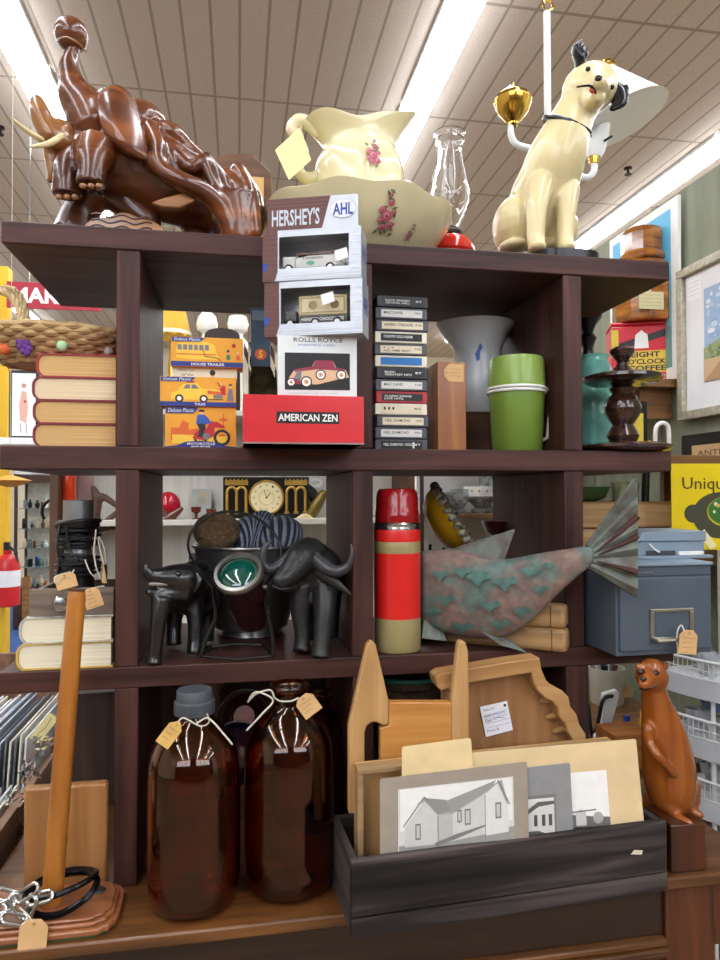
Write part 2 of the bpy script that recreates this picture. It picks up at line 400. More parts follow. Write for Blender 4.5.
# raised forelegs
chain(b,[(98,150,.09,22),(93,160,.07,18),(92,172,.06,14),(91,181,.06,14.5),(91,185,.06,15)],n=16,rounded=False)
chain(b,[(85,150,.13,21),(70,166,.11,16),(67,182,.10,14),(67,192,.10,14.5),(67,196,.10,15)],n=16,rounded=False)
# hind legs
chain(b,[(232,205,.13,27),(236,222,.12,20),(238,243,.12,18)],n=14,rounded=False)
chain(b,[(200,205,.2,22),(197,225,.2,15),(196,245,.2,15)],n=14,rounded=False)
# muscle and cloth-like ridges wrapped over the flank
chain(b,[(150,128,.11,9),(158,145,.08,8),(160,165,.07,9),(175,180,.07,9),(200,190,.07,8)])
chain(b,[(150,160,.08,8),(165,172,.065,8),(185,182,.06,9),(205,192,.07,9),(222,212,.09,9),(232,238,.1,8)])
chain(b,[(176,152,.1,5),(190,168,.09,7),(203,160,.09,6),(212,180,.09,6),(226,205,.09,6),(231,228,.1,5)])
chain(b,[(206,156,.1,5),(222,178,.1,6),(229,196,.095,5)])
chain(b,[(238,170,.13,8),(248,188,.12,8),(253,210,.11,8),(255,232,.1,7)])
chain(b,[(158,128,.13,8),(172,132,.12,9),(188,148,.13,8),(200,158,.14,7)])
body=b.build('body',CARV,ec,remesh=.0042,smoothit=3)
# tail of the raised nose ends under the ball
bl=MB(); blob(bl,71.5,35,.13,16.5); bl.build('ball',CARV,ec)
s=MB(); chain(s,[(57,40,.1,.8),(66,37,.085,1),(78,43,.083,1.2),(86,52,.1,.8)],n=6); s.build('ball_seam',CARVL,ec)
# big ear sweeping back over the shoulder
def leaf(mb,pts,th,Yf):
    o=[at(x,y,Yf(x,y)) for x,y in pts]; mb.slab(o,(0,th,0))
e=MB()
def grid_sheet(mb,rows,th):
    # rows: list of lists of (px,py,Y) -> thick sheet
    P=[[at(*q) for q in r] for r in rows]; n=len(rows);m=len(rows[0])
    vs=[p for r in P for p in r]+[p+Vector((0,th,0)) for r in P for p in r]; fs=[];k=n*m
    for i in range(n-1):
        for j in range(m-1):
            a=i*m+j; fs+= [(a,a+1,a+m+1,a+m),(k+a,k+a+m,k+a+m+1,k+a+1)]
    ed=[(0,j) for j in range(m)]+[(i,m-1) for i in range(1,n)]+[(n-1,j) for j in range(m-2,-1,-1)]+[(i,0) for i in range(n-2,0,-1)]
    for q in range(len(ed)):
        a=ed[q][0]*m+ed[q][1]; c=ed[(q+1)%len(ed)]; c=c[0]*m+c[1]; fs.append((a,c,k+c,k+a))
    mb.add(vs,fs)
grid_sheet(e,[[(92,92,.10),(103,84,.085),(118,80,.09),(130,90,.10),(138,103,.12)],
              [(95,105,.075),(108,98,.055),(122,98,.065),(134,106,.075),(142,122,.10)],
              [(98,120,.06),(112,118,.04),(126,120,.055),(138,126,.06),(149,140,.085)],
              [(103,132,.06),(116,140,.045),(130,146,.04),(143,150,.05),(151,154,.07)],
              [(108,140,.075),(118,150,.06),(132,156,.055),(146,161,.055),(152,160,.07)]],.012)
e.build('ear',CARV,ec,sub=2)
e=MB(); grid_sheet(e,[[(78,98,.10),(66,78,.11),(60,60,.12)],[(88,102,.09),(78,84,.10),(66,66,.11)],[(97,100,.09),(93,92,.1),(80,70,.115)]],.012); e.build('neck_fold',CARVD,ec,sub=2)
j=MB(); chain(j,[(37,101,.10,7),(40,112,.09,10),(45,125,.09,11),(54,137,.09,11),(66,143,.1,11)]); blob(j,60,133,.1,14,14,12)
chain(j,[(52,140,.10,8),(51,155,.11,7),(54,172,.11,7),(50,180,.11,4)])
j.build('jaw',CARVL,ec,remesh=.004)
for q,(pts) in enumerate(([(42,140,.08,3),(30,133,.06,2.6),(13,119,.04,1)],[(62,136,.05,3.2),(48,144,.03,3),(31,147,.02,1.4)])):
    t=MB(); chain(t,pts,n=10); o=t.build('tusk',mk('ivory_coloured_wood','#d8c493',.35,var=.08),ec)
for x,y,Y in((91,187,.058),(67,198,.098)):
    t=MB()
    for k in(-1,0,1): blob(t,x+k*8,y-1,Y-.024+abs(k)*.004,3.6,3,2)
    t.build('toenails',CARVL,ec)
ls=MB(); leaf(ls,[(151,202),(165,197),(184,192),(196,200),(180,208),(160,207)],.02,lambda x,y:.075); ls.build('carved_leaf',CARVL,ec,bevel=.003)
pd=MB(); chain(pd,[(75,236,.17,22),(82,210,.17,18),(95,190,.16,18)],n=14,rounded=False); chain(pd,[(110,190,.17,18),(130,206,.16,16),(150,222,.15,12)],n=14); pd.build('support',CARVD,ec,remesh=.0045)
pts=[]
p0=at(80,238,.08).x; p1=at(168,238,.08).x; hb0=at(120,213,.08).z-ZT
for k in range(19):
    u=k/18; pts.append((p0+(p1-p0)*u,ZT+.012+(hb0-.012)*math.sin(u*math.pi)**.5+.003*math.sin(u*16)))
MB().prism([(p0,ZT)]+pts+[(p1,ZT)],.08,.24).build('carved_base',CARVL,ec,bevel=.003)
wv=MB()
for dz in(0,.011,.022):
    wv.tube([(p0+.02+(p1-p0-.05)*u/14,.079,ZT+.012+hb0*.3+dz+.0035*math.sin(u*1.1)) for u in range(15)],.0016,6)
wv.build('wave_lines',CARVD,ec)
MB().box(at(180,240,.1).x,at(262,240,.1).x,.08,.26,ZT,ZT+.008).build('carved_base',CARVD,ec,bevel=.002)
# --- wash basin
bx,by=at(362,176,0).x+.024,.216
def scal(a,i,r,z):
    k=max(0,(i-2))/4; return (r*(1+.018*k*math.cos(10*a)),z+.004*k*math.cos(10*a))
wb=thing('wash_basin','large cream ceramic basin painted with pink roses on top of bookcase','basin',(bx,by,ZT))
prof=[(.10,0),(.106,.006),(.143,.03),(.175,.06),(.200,.094),(.2125,.117),(.2205,.128)]
MB().shell(prof,.007,(bx,by,ZT),64,fr=scal).build('bowl',CREAM,wb,sub=1)
def rose_spray(mb,place,s,seed,big=1):
    # place(u,v)->(point,normal,tangent,up)
    rnd=random.Random(seed)
    pk=[flat('#b8536b'),flat('#d98a97'),flat('#8f3a4c')]; gr=[flat('#5d6b4b'),flat('#7b8463')]
    def fl(m,u,v,rr,k=7,l=.001):
        p,n,t,w=place(u,v); vs=[p+n*l+t*math.cos(2*math.pi*i/k)*rr+w*math.sin(2*math.pi*i/k)*rr for i in range(k)]
        mb.mat(m).add(vs,[tuple(range(k))])
    def lf(m,u,v,L,a,l=.0006):
        p,n,t,w=place(u,v); d=t*math.cos(a)+w*math.sin(a); q=t*-math.sin(a)+w*math.cos(a)
        mb.mat(m).add([p+n*l-d*L*.5,p+n*l+q*L*.22,p+n*l+d*L*.5,p+n*l-q*L*.22],[(0,1,2,3)])
    for i in range(26): lf(gr[i%2],max(-.9,min(.9,rnd.gauss(0,.5)))*s*.5,max(-.7,min(1.1,rnd.gauss(0,.6)))*s,s*.4,rnd.random()*6)
    for (u,v,r_) in ((0,0,.3),(-.3,.25,.22),(.3,-.35,.22),(.12,.6,.2),(-.1,-.45,.2),(.38,.22,.15),(-.35,-.2,.15),(.05,.95,.12)):
        r_*=s*big; fl(pk[0],u*s,v*s,r_,9,.001); fl(pk[1],u*s-r_*.15,v*s+r_*.15,r_*.66,8,.0014); fl(pk[2],u*s,v*s,r_*.28,7,.0018)
def onprof(profile,c,a0,z0,lift=.0015):
    def place(u,v):
        z=z0+v; r=profile[-1][0]
        for (r0,h0),(r1,h1) in zip(profile,profile[1:]):
            if h0<=z<=h1: r=r0+(r1-r0)*(z-h0)/(h1-h0); sl=math.atan2(r1-r0,h1-h0); break
        else: sl=0
        a=a0+u/max(r,.02); n=Vector((math.cos(a)*math.cos(sl),math.sin(a)*math.cos(sl),-math.sin(sl)))
        t=Vector((-math.sin(a),math.cos(a),0)); w=n.cross(t); 
        return Vector(c)+Vector((math.cos(a)*r,math.sin(a)*r,z))+n*lift, n,t,(w if w.z>0 else -w)
    return place
for a_,z_,s_,q_ in ((-80,.07,.036,3),(-58,.052,.014,5)):
    rs=MB(); rose_spray(rs,onprof(prof,(bx,by,ZT),R(a_),z_,.002),s_,q_); rs.build('rose_decoration',None,wb,smooth=False,recalc=False)
# --- pitcher
px_,py_=at(360,150,.21).x,.215; zb=ZT+.03
wp=thing('pitcher','cream ceramic pitcher with pink roses standing inside the basin','pitcher',(px_,py_,zb))
kk=sc(at(360,150,.21))
zz=lambda y:at(360,y,.21).z-zb
pp=[(.055,0),(.062,.012),(.09,.04),(.1,zz(180)),(.1,zz(168)),(.092,zz(158)),(.08,zz(152)),(.078,zz(148)),(.082,zz(142)),(.09,zz(136)),(.098,zz(130)),(.102,zz(127))]
def lip(a,i,r,z):
    if i<7: return (r*(1+.02*math.cos(8*a)*(1 if i>1 else 0)),z)
    k=(i-6)/5; c=math.cos(a)
    r2=r*(1+k*(.32*max(0,c)**3+.28*max(0,-c)**2-.22*(1-c*c)))
    z2=z+k*(.034*max(0,c)**2+.004*max(0,-c)-.012*(1-c*c)+.005*math.cos(5*a))
    return (r2,z2)
MB().shell(pp,.005,(px_,py_,zb),48,fr=lip).build('body',CREAM,wp,sub=1)
h=MB(); chain(h,[(316,133,.21,5),(306,123,.21,7),(297,122,.21,7),(292,130,.21,6),(299,140,.21,5.5),(303,152,.21,5.5),(298,165,.21,5.5),(302,176,.21,6),(312,178,.21,6),(322,174,.21,6)],n=12); h.build('handle',CREAM,wp)
rs=MB(); rose_spray(rs,onprof(pp,(px_,py_,zb),R(-84),zz(176),.004),.03,8); rs.build('rose_decoration',None,wp,smooth=False,recalc=False)
tg=thing('price_tag','blank pale yellow card tag hanging from the pitcher handle','tag',at(293,154,.17))
q=[at(x,y,Y) for x,y,Y in((300,127,.18),(311,160,.165),(289,180,.16),(275,150,.17))]
MB().slab(q,(0,.0012,0)).build('card',mk('pale_yellow_card','#e9dd9d',.7,var=.03),tg,smooth=False)
t=MB(); t.tube([at(300,129,.179),at(304,138,.178),at(301,126,.19)],.0008,5); t.build('string',STRING,tg)
# --- oil lamp
lx,ly=at(450,240,.29).x,.29
ol=thing('oil_lamp','oil lamp with clear glass chimney and red base beside the basin','lamp',(lx,ly,ZT))
zq=lambda y:at(449,y,.29).z-ZT
kl=sc(at(449,200,.29))
MB().lathe([(.05,0),(.052,zq(254)-.012),(.06,zq(254)),(.058,zq(247)),(.045,zq(240)),(.022,zq(237))],(lx,ly,ZT),32).build('base',mk('red_glazed_glass','#c8291b',.15,var=.05,coat=.5),ol)
MB().lathe([(.022,zq(238)),(.03,zq(236)),(.03,zq(233)),(.022,zq(230)),(.022,zq(229))],(lx,ly,ZT),24).build('burner',mk('dark_bronze','#2b2119',.4,.7),ol)
cp=[(.021,zq(230)),(10*kl,zq(225)),(14*kl,zq(216)),(19*kl,zq(203)),(20*kl,zq(195)),(18*kl,zq(182)),(14*kl,zq(165)),(12.5*kl,zq(152)),(12.5*kl,zq(145)),(15*kl,zq(141)),(14.5*kl,zq(138)),(16*kl,zq(134))]
MB().shell(cp,.0022,(lx,ly,ZT),36).build('glass_chimney',CLEAR,ol)
# --- seated dog statue
DOG=mk('cream_painted_plaster','#dccb9a',.32,var=.1,vs=9,coat=.3)
DBLK=mk('black_paint_gloss','#17171b',.25,var=.2)
dg=thing('dog_statue','cream painted seated dog statue with black ears and tilted head','statue',at(540,251,.2))
b=MB()
chain(b,[(533,226,.24,28),(541,200,.22,31),(549,180,.20,30),(556,160,.18,29),(563,142,.17,26),(570,124,.17,22),(578,108,.17,20),(586,95,.17,21)],n=20)
blob(b,592,88,.16,25,24,24); blob(b,585,92,.165,23,25,22)
chain(b,[(592,86,.15,19),(596,86,.12,15),(598,84,.095,11.5),(599,82,.075,9)],n=14)   # muzzle toward the viewer
chain(b,[(592,98,.14,14),(595,98,.11,11),(596,97,.095,8)],n=12)
# forelegs
chain(b,[(540,186,.16,15),(537,205,.13,11),(536,225,.12,9.5),(536,240,.115,9),(537,246,.10,8.5)],n=12)
chain(b,[(566,190,.17,14),(566,210,.15,10.5),(565,228,.145,9),(565,243,.14,9),(566,247,.125,8)],n=12)
blob(b,537,247,.085,9,6,12); blob(b,566,248,.11,9,6,12)
# haunches
blob(b,514,226,.23,20,29,30); blob(b,556,232,.27,20,25,28); blob(b,513,247,.19,14,7,20); blob(b,553,247,.2,13,7,22)
b.build('body',DOG,dg,remesh=.004,smoothit=3)
e=MB(); chain(e,[(580,72,.18,7),(580,60,.17,10),(577,50,.165,9),(580,44,.16,5)],n=12,flat=.6); blob(e,584,53,.16,4,7,5); e.build('ear',DBLK,dg,remesh=.003)
e=MB(); chain(e,[(611,84,.15,6),(618,94,.14,9),(620,103,.13,8),(614,108,.13,5)],n=12,flat=.6); blob(e,625,92,.14,4,8,5); e.build('ear',DBLK,dg,remesh=.003)
n=MB(); blob(n,599,80,.068,5.5,5,5); n.build('nose',DBLK,dg)
for x,y,Y in((588,69,.108),(612,87,.108)):
    n=MB(); blob(n,x,y,Y,2.6,2.4,2.4); n.build('eye',DBLK,dg)
n=MB(); chain(n,[(577,87,.095,.9),(584,86,.082,1.1),(590,86,.078,1.3),(595,91,.08,1.4),(599,102,.092,1)],n=8); n.build('mouth',DBLK,dg)
n=MB(); blob(n,592.5,90,.081,3.2,3.5,2,(0,.6,0)); n.build('tongue',mk('red_paint','#b8402e',.4),dg)
cl=MB(); pts=[]
c0=at(567,127,.170); kd=sc(c0); ax=Vector((.34,-.42,1)).normalized(); e1=ax.cross(Vector((0,1,0))).normalized(); e2=ax.cross(e1)
for k in range(28):
    a=2*math.pi*k/28; pts.append(c0+e1*math.cos(a)*24*kd+e2*math.sin(a)*24*kd)
cl.tube(pts,2.6*kd,8,closed=True); cl.build('collar',DBLK,dg)
bs=at(553,250,.15)
MB().lathe([(.085,0),(.09,.004),(.09,.034),(.07,.042)],(bs.x,.135,ZT),32,fr=lambda a,i,r,z:(r*(1+.06*math.sin(5*a)),z)).build('base',DBLK,dg)
# --- hanging lamp behind the dog
LWH=mk('pale_grey_enamel','#dcdedb',.35,var=.03)
Y=.95
pc=at(548,150,Y)
hl=thing('hanging_lamp','white two-arm hanging lamp with metal shade behind the dog statue','lamp',(pc.x,Y,pc.z-.1))
kh=sc(pc)
s=MB(); s.tube([(pc.x,Y,at(548,12,Y).z),(pc.x,Y,at(548,150,Y).z)],3.4*kh,12); s.build('stem',LWH,hl)
s=MB(); s.torus((0,0,0),5*kh,1.1*kh,20,8,T=Matrix.Translation(at(548,6,Y))@Matrix.Rotation(R(90),4,'X')); s.build('hook_ring',BRASS,hl)
s=MB(); zc=at(548,4,Y).z
k=0; z=zc+8*kh
while z<CEIL+.01 and k<60:
    s.torus((0,0,0),3.2*kh,.8*kh,12,6,T=Matrix.Translation((pc.x,Y,z))@Matrix.Rotation(R(90),4,'X' if k%2 else 'Y')@Matrix.Diagonal((1,1.6,1,1))); z+=7.5*kh; k+=1
s.build('chain',BRASS,hl)
s=MB(); s.lathe([(4*kh,0),(9*kh,6*kh),(13*kh,16*kh),(11*kh,28*kh),(14*kh,34*kh),(10*kh,44*kh),(4*kh,52*kh),(3.4*kh,70*kh)],(pc.x,Y,at(548,222,Y).z),24); s.build('centre_body',LWH,hl)
s=MB(); chain(s,[(511,125,Y,3),(511,134,Y,3.2),(515,143,Y,3.2),(524,147,Y,3.2),(538,150,Y,3.2),(548,156,Y,3.2)],n=10); s.build('arm',LWH,hl)
s=MB(); chain(s,[(594,162,Y,3.4),(594,171,Y,3.2),(589,177,Y,3.2),(580,176,Y,3.2),(566,166,Y,3.2),(548,156,Y,3.2)],n=10); s.build('arm',LWH,hl)
bp=at(513,106,Y)
s=MB(); s.lathe([(r*kh,z*kh) for r,z in((3,-21),(5,-19),(5,-17),(8,-14),(15,-6),(18,2),(18.6,5),(17,7),(17,9),(12,13),(7,17),(3,18),(2,22),(0,24))],bp,32); s.build('brass_font',BRASS,hl)
sk=MB(); sk.tube([at(594,164,Y),at(594,157,Y)],[4.5*kh,6*kh],14); sk.build('socket_cup',BRASS,hl)
sk=MB(); sk.tube([at(594,158,Y),at(595,150,Y),at(597,132,Y),at(598,120,Y)],[7*kh,10*kh,12*kh,13*kh],20); sk.build('socket',LWH,hl)
sk=MB(); sk.tube([at(604,141,Y-.04),at(612,136,Y-.05)],1.3*kh,6); sk.build('switch_key',DBLK,hl)
A=at(600,70,Y); B=at(622,120,Y-.03); ax=(A-B).normalized(); q=ax.to_track_quat('Z','Y').to_matrix().to_4x4(); H=(A-B).length
MB().shell([(46*kh,0),(44*kh,2*kh),(15*kh,H-8*kh),(14*kh,H-5*kh)],.0025,n=40,T=Matrix.Translation(B)@q).build('shade',LWH,hl)
g=MB(); 
for r,z in((15,H-5*kh),(14,H)): g.torus((0,0,z),r*kh,.9*kh,28,6,T=Matrix.Translation(B)@q)
for i in range(28): a=2*math.pi*i/28; g.tube([(15*kh*math.cos(a),15*kh*math.sin(a),H-6*kh),(14*kh*math.cos(a),14*kh*math.sin(a),H+1*kh)],.5*kh,5,T=Matrix.Translation(B)@q)
g.build('shade_gallery',BRASS,hl)
#--- wooden clock case / panel far behind the elephant
Yf=.385
f0=at(214,250,Yf); f1=at(272,155,Yf); kf=sc(f0)
wf=thing('mirror_frame','brown wooden framed tan panel standing behind the elephant carving','frame',(f0.x,Yf,ZT))
zt=at(240,165,Yf).z; zk=at(240,152,Yf).z
FRW=wood('brown_frame_wood','#5a3a20','#7d5531','X',1,.45)
MB().prism([(f0.x-.05,ZT),(f0.x-.05,zt-.01),(f0.x+.03,zk-.006),(f0.x+.09,zk),(f0.x+.1,zk-.012),(f1.x,zt-.012),(f1.x,ZT)],Yf,Yf+.03).build('frame',FRW,wf,bevel=.003)
MB().box(f0.x-.01,f1.x-.02,Yf-.004,Yf+.001,ZT+.02,zt-.028).build('panel',mk('tan_backing_board','#d3ae72',.8,var=.08),wf,smooth=False)
# ================================================================== UPPER SHELF (z = Z2)
PAGE=lambda n,c:mk('pages_'+n,c,.9,var=.1,c2=None,vs=1,stretch=(1,1,900),bump=.3,bs=2)
def edgepages(name,c1,c2):
    m=mk('pages_'+name,c1,.9,var=0,c2=c2,vs=1.5,stretch=(2,2,700)); return m
PG1=edgepages('tan','#d9b47c','#b98f58'); PG2=edgepages('pale','#ead6b4','#cdb58f'); PG3=edgepages('ivory','#efe7cf','#cfc5a6')
def book(w,d,h,cm,pm,label,loc,rotz=0,group=None,tc=.003,spine=True):
    t=thing('book',label,'book',loc,rotz,group)
    # lies flat, spine at -x, page edges towards -y
    m=MB(); n=6
    n=8; q=lambda i:1-abs(2*i/n-1)**3.5
    o=[(w,0)]+[( .010-.010*q(i),h*i/n) for i in range(n+1)]+[(w,h),(w,h-tc)]
    o+=[(.0125-.009*q(i),h-tc-(h-2*tc)*i/n) for i in range(n+1)]+[(w,tc)]
    m.prism(o,0,d).build('cover',cm,t,local=True)
    n2=[(.0128-.009*q(i),h-tc-.0002-(h-2*tc-.0004)*i/n) for i in range(n+1)]
    MB().prism([(w-.004,tc+.0002),(w-.004,h-tc-.0002)]+n2,.003,d-.003).build('pages',pm,t,local=True)
    return t
RED=mk('maroon_book_cloth','#7c2430',.6,var=.15,vs=200)
x1=-.2178; bk=None; z=Z2
gb='red hardback books stacked at the left end of the upper shelf'
for i,(xl,h,pm,lb) in enumerate(((33,.0425,PG1,'thick maroon hardback book with tan pages at the bottom of the stack'),(33,.0425,PG1,'thick maroon hardback book second from the bottom of the stack under basket'),
        (32,.0425,PG2,'maroon hardback book with palest pages, second from top under the basket'),(36,.0425,PG1,'maroon hardback book topmost of its stack, directly under the wicker basket'))):
    X=at(xl,400,.03).x; book(x1-X-.001,.215,h,RED if i<3 else mk('red_book_cloth','#a03038',.6),pm,lb,(X,.028,z),0,gb,.0022); z+=h
ZB=z
# --- wicker basket
WK=wood('wicker_straw','#a98351','#e0c08a','X',1.2,.7,0,.2); WKG=mk('grey_green_weave','#8f8768',.8,var=.25,vs=40)
bc=Vector((-.362,.165,ZB)); ba,bb=.15,.108
wk=thing('wicker_basket','oval woven straw basket with felt fruits resting on the maroon books','basket',bc)
w=MB(); rows=8; H=at(60,325,.08).z-ZB
for i in range(rows):
    u=(i+.5)/rows; k=.56+.44*math.sin(u*math.pi/2); n=120; h=H*u
    pts=[]
    for j in range(n):
        a=2*math.pi*j/n; q=.0032*math.cos(24*a+math.pi*i)
        pts.append(bc+Vector(((ba*k+q)*math.cos(a),(bb*k+q)*math.sin(a),h+.0012*math.cos(12*a+i))))
    w.tube(pts,[.0072]*n,7,closed=True)
w.build('woven_wall',WK,wk)
w=MB()
for j in range(24):
    a=2*math.pi*(j+.5)/24
    w.tube([bc+Vector((ba*k*math.cos(a),bb*k*math.sin(a),H*u)) for u,k in((0,.56),(.25,.73),(.5,.87),(.75,.97),(1,1.0))],.003,5)
w.build('stakes',WKG,wk)
MB().lathe([(0,0),(.56,0),(.56,.004),(0,.004)],n=40,T=Matrix.Translation(bc)@Matrix.Diagonal((ba,bb,1,1))).build('base',WK,wk)
def rope(mb,path,r,tw=9):
    for ph in(0,2.1,4.2):
        pts=[]
        P=[Vector(p) for p in path]
        for i in range(len(P)*4-3):
            k=i/4; a=int(min(k,len(P)-2)); p=P[a].lerp(P[a+1],k-a); d=(P[a+1]-P[a]).normalized(); u=d.orthogonal().normalized(); v=d.cross(u)
            t=ph+k*tw/4; pts.append(p+u*math.cos(t)*r*.6+v*math.sin(t)*r*.6)
        mb.tube(pts,r*.62,6)
for dx,yy in((0,.09),(-.012,.2)):
    a=R(150) ; m=MB(); x0=bc.x-.155+dx; pth=[]
    for i in range(15):
        t=math.pi*i/14; pth.append((bc.x-.088-.048*math.cos(t)+dx*1.5,yy+.02*math.sin(t),ZB+H-.02+(.088 if yy<.15 else .125)*math.sin(t)))
    rope(m,pth,.0062); m.build('handle',mk('pale_rope','#cdb58a',.85,var=.15),wk)
def onb(px,py,out=.012):
    # front of the basket
    d=ray(px,py); 
    for i in range(400):
        t=.9+i*.002; p=CAM+d*t; k=.56+.44*math.sin(max(0,min(1,(p.z-ZB)/H))*math.pi/2)
        if ((p.x-bc.x)/(ba*k+.008))**2+((p.y-bc.y)/(bb*k+.008))**2<1: return p-d*.004
    return at(px,py,.1)
FU=mk('purple_felt','#6d3f8c',.9,var=.2,vs=80); FO=mk('orange_felt','#d56a3c',.9,var=.15); FG=mk('mint_felt','#a8cfa0',.9,var=.15); FL=mk('leaf_green_felt','#47693a',.9,var=.2); FW_=mk('grey_white_felt','#c4bcae',.9,var=.15)
p=onb(24,347); m=MB()
for dx,dz in((-4,5),(1,6),(5,4),(-3,0),(2,0),(6,-2),(0,-5),(4,-7),(-2,2)):
    m.ell(p+Vector((dx*.0017,-.004,dz*.0017)),.0068,n=10,m=7)
m.build('felt_grapes',FU,wk)
for px,py,mm,rr in((62,346,FG,.0105),(108,351,FW_,.0095),(5,349,FO,.011)):
    p=onb(px,py); m=MB(); m.ell(p,(rr,rr,rr*1.05),n=14,m=9); m.build('felt_fruit',mm,wk)
    m=MB()
    for k in range(5): m.tube([p+Vector((0,-.002,rr*.8)),p+Vector(((k-2)*.004,-.006,rr+.010)),p+Vector(((k-2)*.007,-.002,rr+.017))],[.0016,.0022,.0006],5)
    m.build('felt_leaves',FL,wk)
# --- illustrated toy boxes
YEL=flat('#eaa32c'); YL2=flat('#f4c640'); NAVY=flat('#27347f'); ORR=flat('#dc6428'); SK=flat('#e8b48a'); REDI=flat('#c22a2c'); DKI=flat('#2a2426'); BLU=flat('#3858a8'); GRY=flat('#77767c'); GRN=flat('#3f7f57')
CARD=mk('yellow_printed_card','#e6a230',.45,var=.04)
def cbox(name,label,cat,x0,y0,x1,y1,Y,depth,m,group=None,rotz=0,z=None,part='carton',bevel=.0008):
    a=at(x0,y1,Y);b=at(x1,y0,Y); w=b.x-a.x; zz_=a.z if z is None else z; h=b.z-at(x1,y1,Y).z
    t=thing(name,label,cat,((a.x+b.x)/2,Y+depth/2,zz_),rotz,group)
    rbox(w,depth,h).build(part,m,t,local=True,smooth=False,bevel=bevel); t['wdh']=(w,depth,h)
    del t['wdh']
    return t,w,depth,h
def face(w,d,h): return Art((-w/2,-d/2,0),(w,0,0),(0,0,h))
def banner(A,small=True):
    A.poly(NAVY,[(.01,.84),(.40,.84),(.47,.985),(.01,.985)]); A.text(WHITEINK,'Deluxe Plastic',.04,.87,.40,.965,.0,.01)
tg_='illustrated toy boxes stacked on the upper shelf'
t,w,d,h=cbox('toy_box','orange toy box showing a rider on red motorcycle, bottom of its stack','box',165,405.5,236,447,.05,.055,CARD,tg_,z=Z2); zt=Z2+h
A=face(w,d,h)
A.rect(YEL,.0,.0,1,1); A.poly(ORR,[(.08,.2),(.08,.5),(.2,.5),(.24,.68),(.33,.62),(.33,.45),(.5,.5),(.9,.35),(.9,.2)]); A.poly(YL2,[(.1,.12),(.9,.12),(.9,.3),(.1,.34)])
A.line(ORR,[(.82,.3),(.82,.85)],.002); A.disc(ORR,.82,.7,.06,.04)
A.ring(DKI,.50,.27,.10,.03); A.ring(DKI,.80,.27,.12,.04); A.ring(YL2,.80,.27,.075,.012)
A.poly(REDI,[(.38,.25),(.45,.42),(.58,.48),(.62,.62),(.72,.66),(.86,.52),(.8,.5),(.7,.52),(.68,.3),(.55,.2)]); A.poly(REDI,[(.6,.55),(.66,.68),(.7,.6)]); A.disc(GRY,.58,.3,.05)
A.poly(BLU,[(.43,.6),(.45,.8),(.52,.84),(.58,.78),(.66,.62),(.6,.6),(.56,.58)]); A.poly(DKI,[(.44,.6),(.56,.6),(.57,.5),(.52,.28),(.46,.28),(.48,.48)]); A.disc(SK,.51,.86,.03); A.poly(DKI,[(.47,.88),(.55,.88),(.55,.93),(.48,.94)])
A.poly(NAVY,[(.0,.0),(1,.0),(1,.05),(.82,.08),(.68,.17),(.5,.19),(.3,.17),(.16,.08),(0,.05)]); A.text(WHITEINK,'MOTORCYCLE',.31,.095,.70,.15,.02); A.text(WHITEINK,'AND RIDER',.36,.02,.64,.075,.02)
banner(A); A.build('printed_front',t,local=True)
t,w,d,h=cbox('toy_box','yellow taxi toy box lying on top of the motorcycle toy box','box',160,376.5,236,405.5,.045,.06,CARD,tg_,z=zt+.0005); zt+=h+.0005
A=face(w,d,h); A.rect(YEL,0,0,1,1)
A.poly(YL2,[(.14,.3),(.15,.46),(.22,.5),(.29,.74),(.36,.8),(.48,.8),(.55,.6),(.72,.6),(.82,.5),(.82,.25),(.14,.22)]); A.poly(REDI,[(.33,.8),(.45,.8),(.44,.87),(.37,.88)])
A.poly(GRY,[(.3,.6),(.34,.74),(.39,.74),(.39,.6)]); A.poly(GRY,[(.41,.6),(.41,.74),(.46,.74),(.51,.6)])
for u in(.25,.57): A.disc(DKI,u,.26,.055); A.disc(WHITEINK,u,.26,.03); 
A.poly(ORR,[(.62,.55),(.8,.5),(.82,.4),(.62,.42)]); A.poly(GRY,[(.7,.4),(.82,.4),(.82,.28),(.7,.28)]); A.line(DKI,[(.6,.24),(.83,.24)],.0015)
A.poly(REDI,[(.78,.6),(.82,.72),(.86,.7),(.86,.4),(.82,.4)]); A.disc(SK,.8,.78,.015); A.line(REDI,[(.79,.68),(.75,.82)],.0025)
A.poly(GRY,[(.88,.2),(.9,.62),(.95,.62),(.97,.2)]); A.disc(SK,.925,.69,.017); A.poly(DKI,[(.9,.72),(.95,.72),(.94,.78),(.91,.78)])
A.rect(NAVY,0,0,1,.15); A.text(WHITEINK,'TAXI',.45,.03,.59,.115,.02); banner(A); A.build('printed_front',t,local=True)
t,w,d,h=cbox('toy_box','cream box with cursive lettering between taxi and house trailer boxes','box',172,366.5,237,376.5,.06,.05,mk('cream_card','#e9e3cb',.5,var=.04),tg_,z=zt+.0005); zt+=h+.0005
A=face(w,d,h); A.rect(flat('#e9e3cb'),0,0,1,1); A.text(DKI,'Classic toys',.07,.62,.34,.9,0,.02); A.text(DKI,'of the',.14,.18,.32,.45,0,.02); A.disc(SK,.62,.3,.035); A.disc(DKI,.62,.55,.045); A.build('printed_front',t,local=True)
t,w,d,h=cbox('toy_box','orange house trailer toy box, topmost of the toy boxes','box',171,337,243,366,.048,.055,CARD,tg_,z=zt+.0005)
A=face(w,d,h); A.rect(YEL,0,0,1,1)
A.poly(YL2,[(.07,.3),(.07,.6),(.1,.8),(.2,.88),(.5,.86),(.6,.74),(.64,.4),(.66,.25),(.3,.25)])
for k in range(6): A.rect(GRY,.09+k*.075,.56,.145+k*.075,.74)
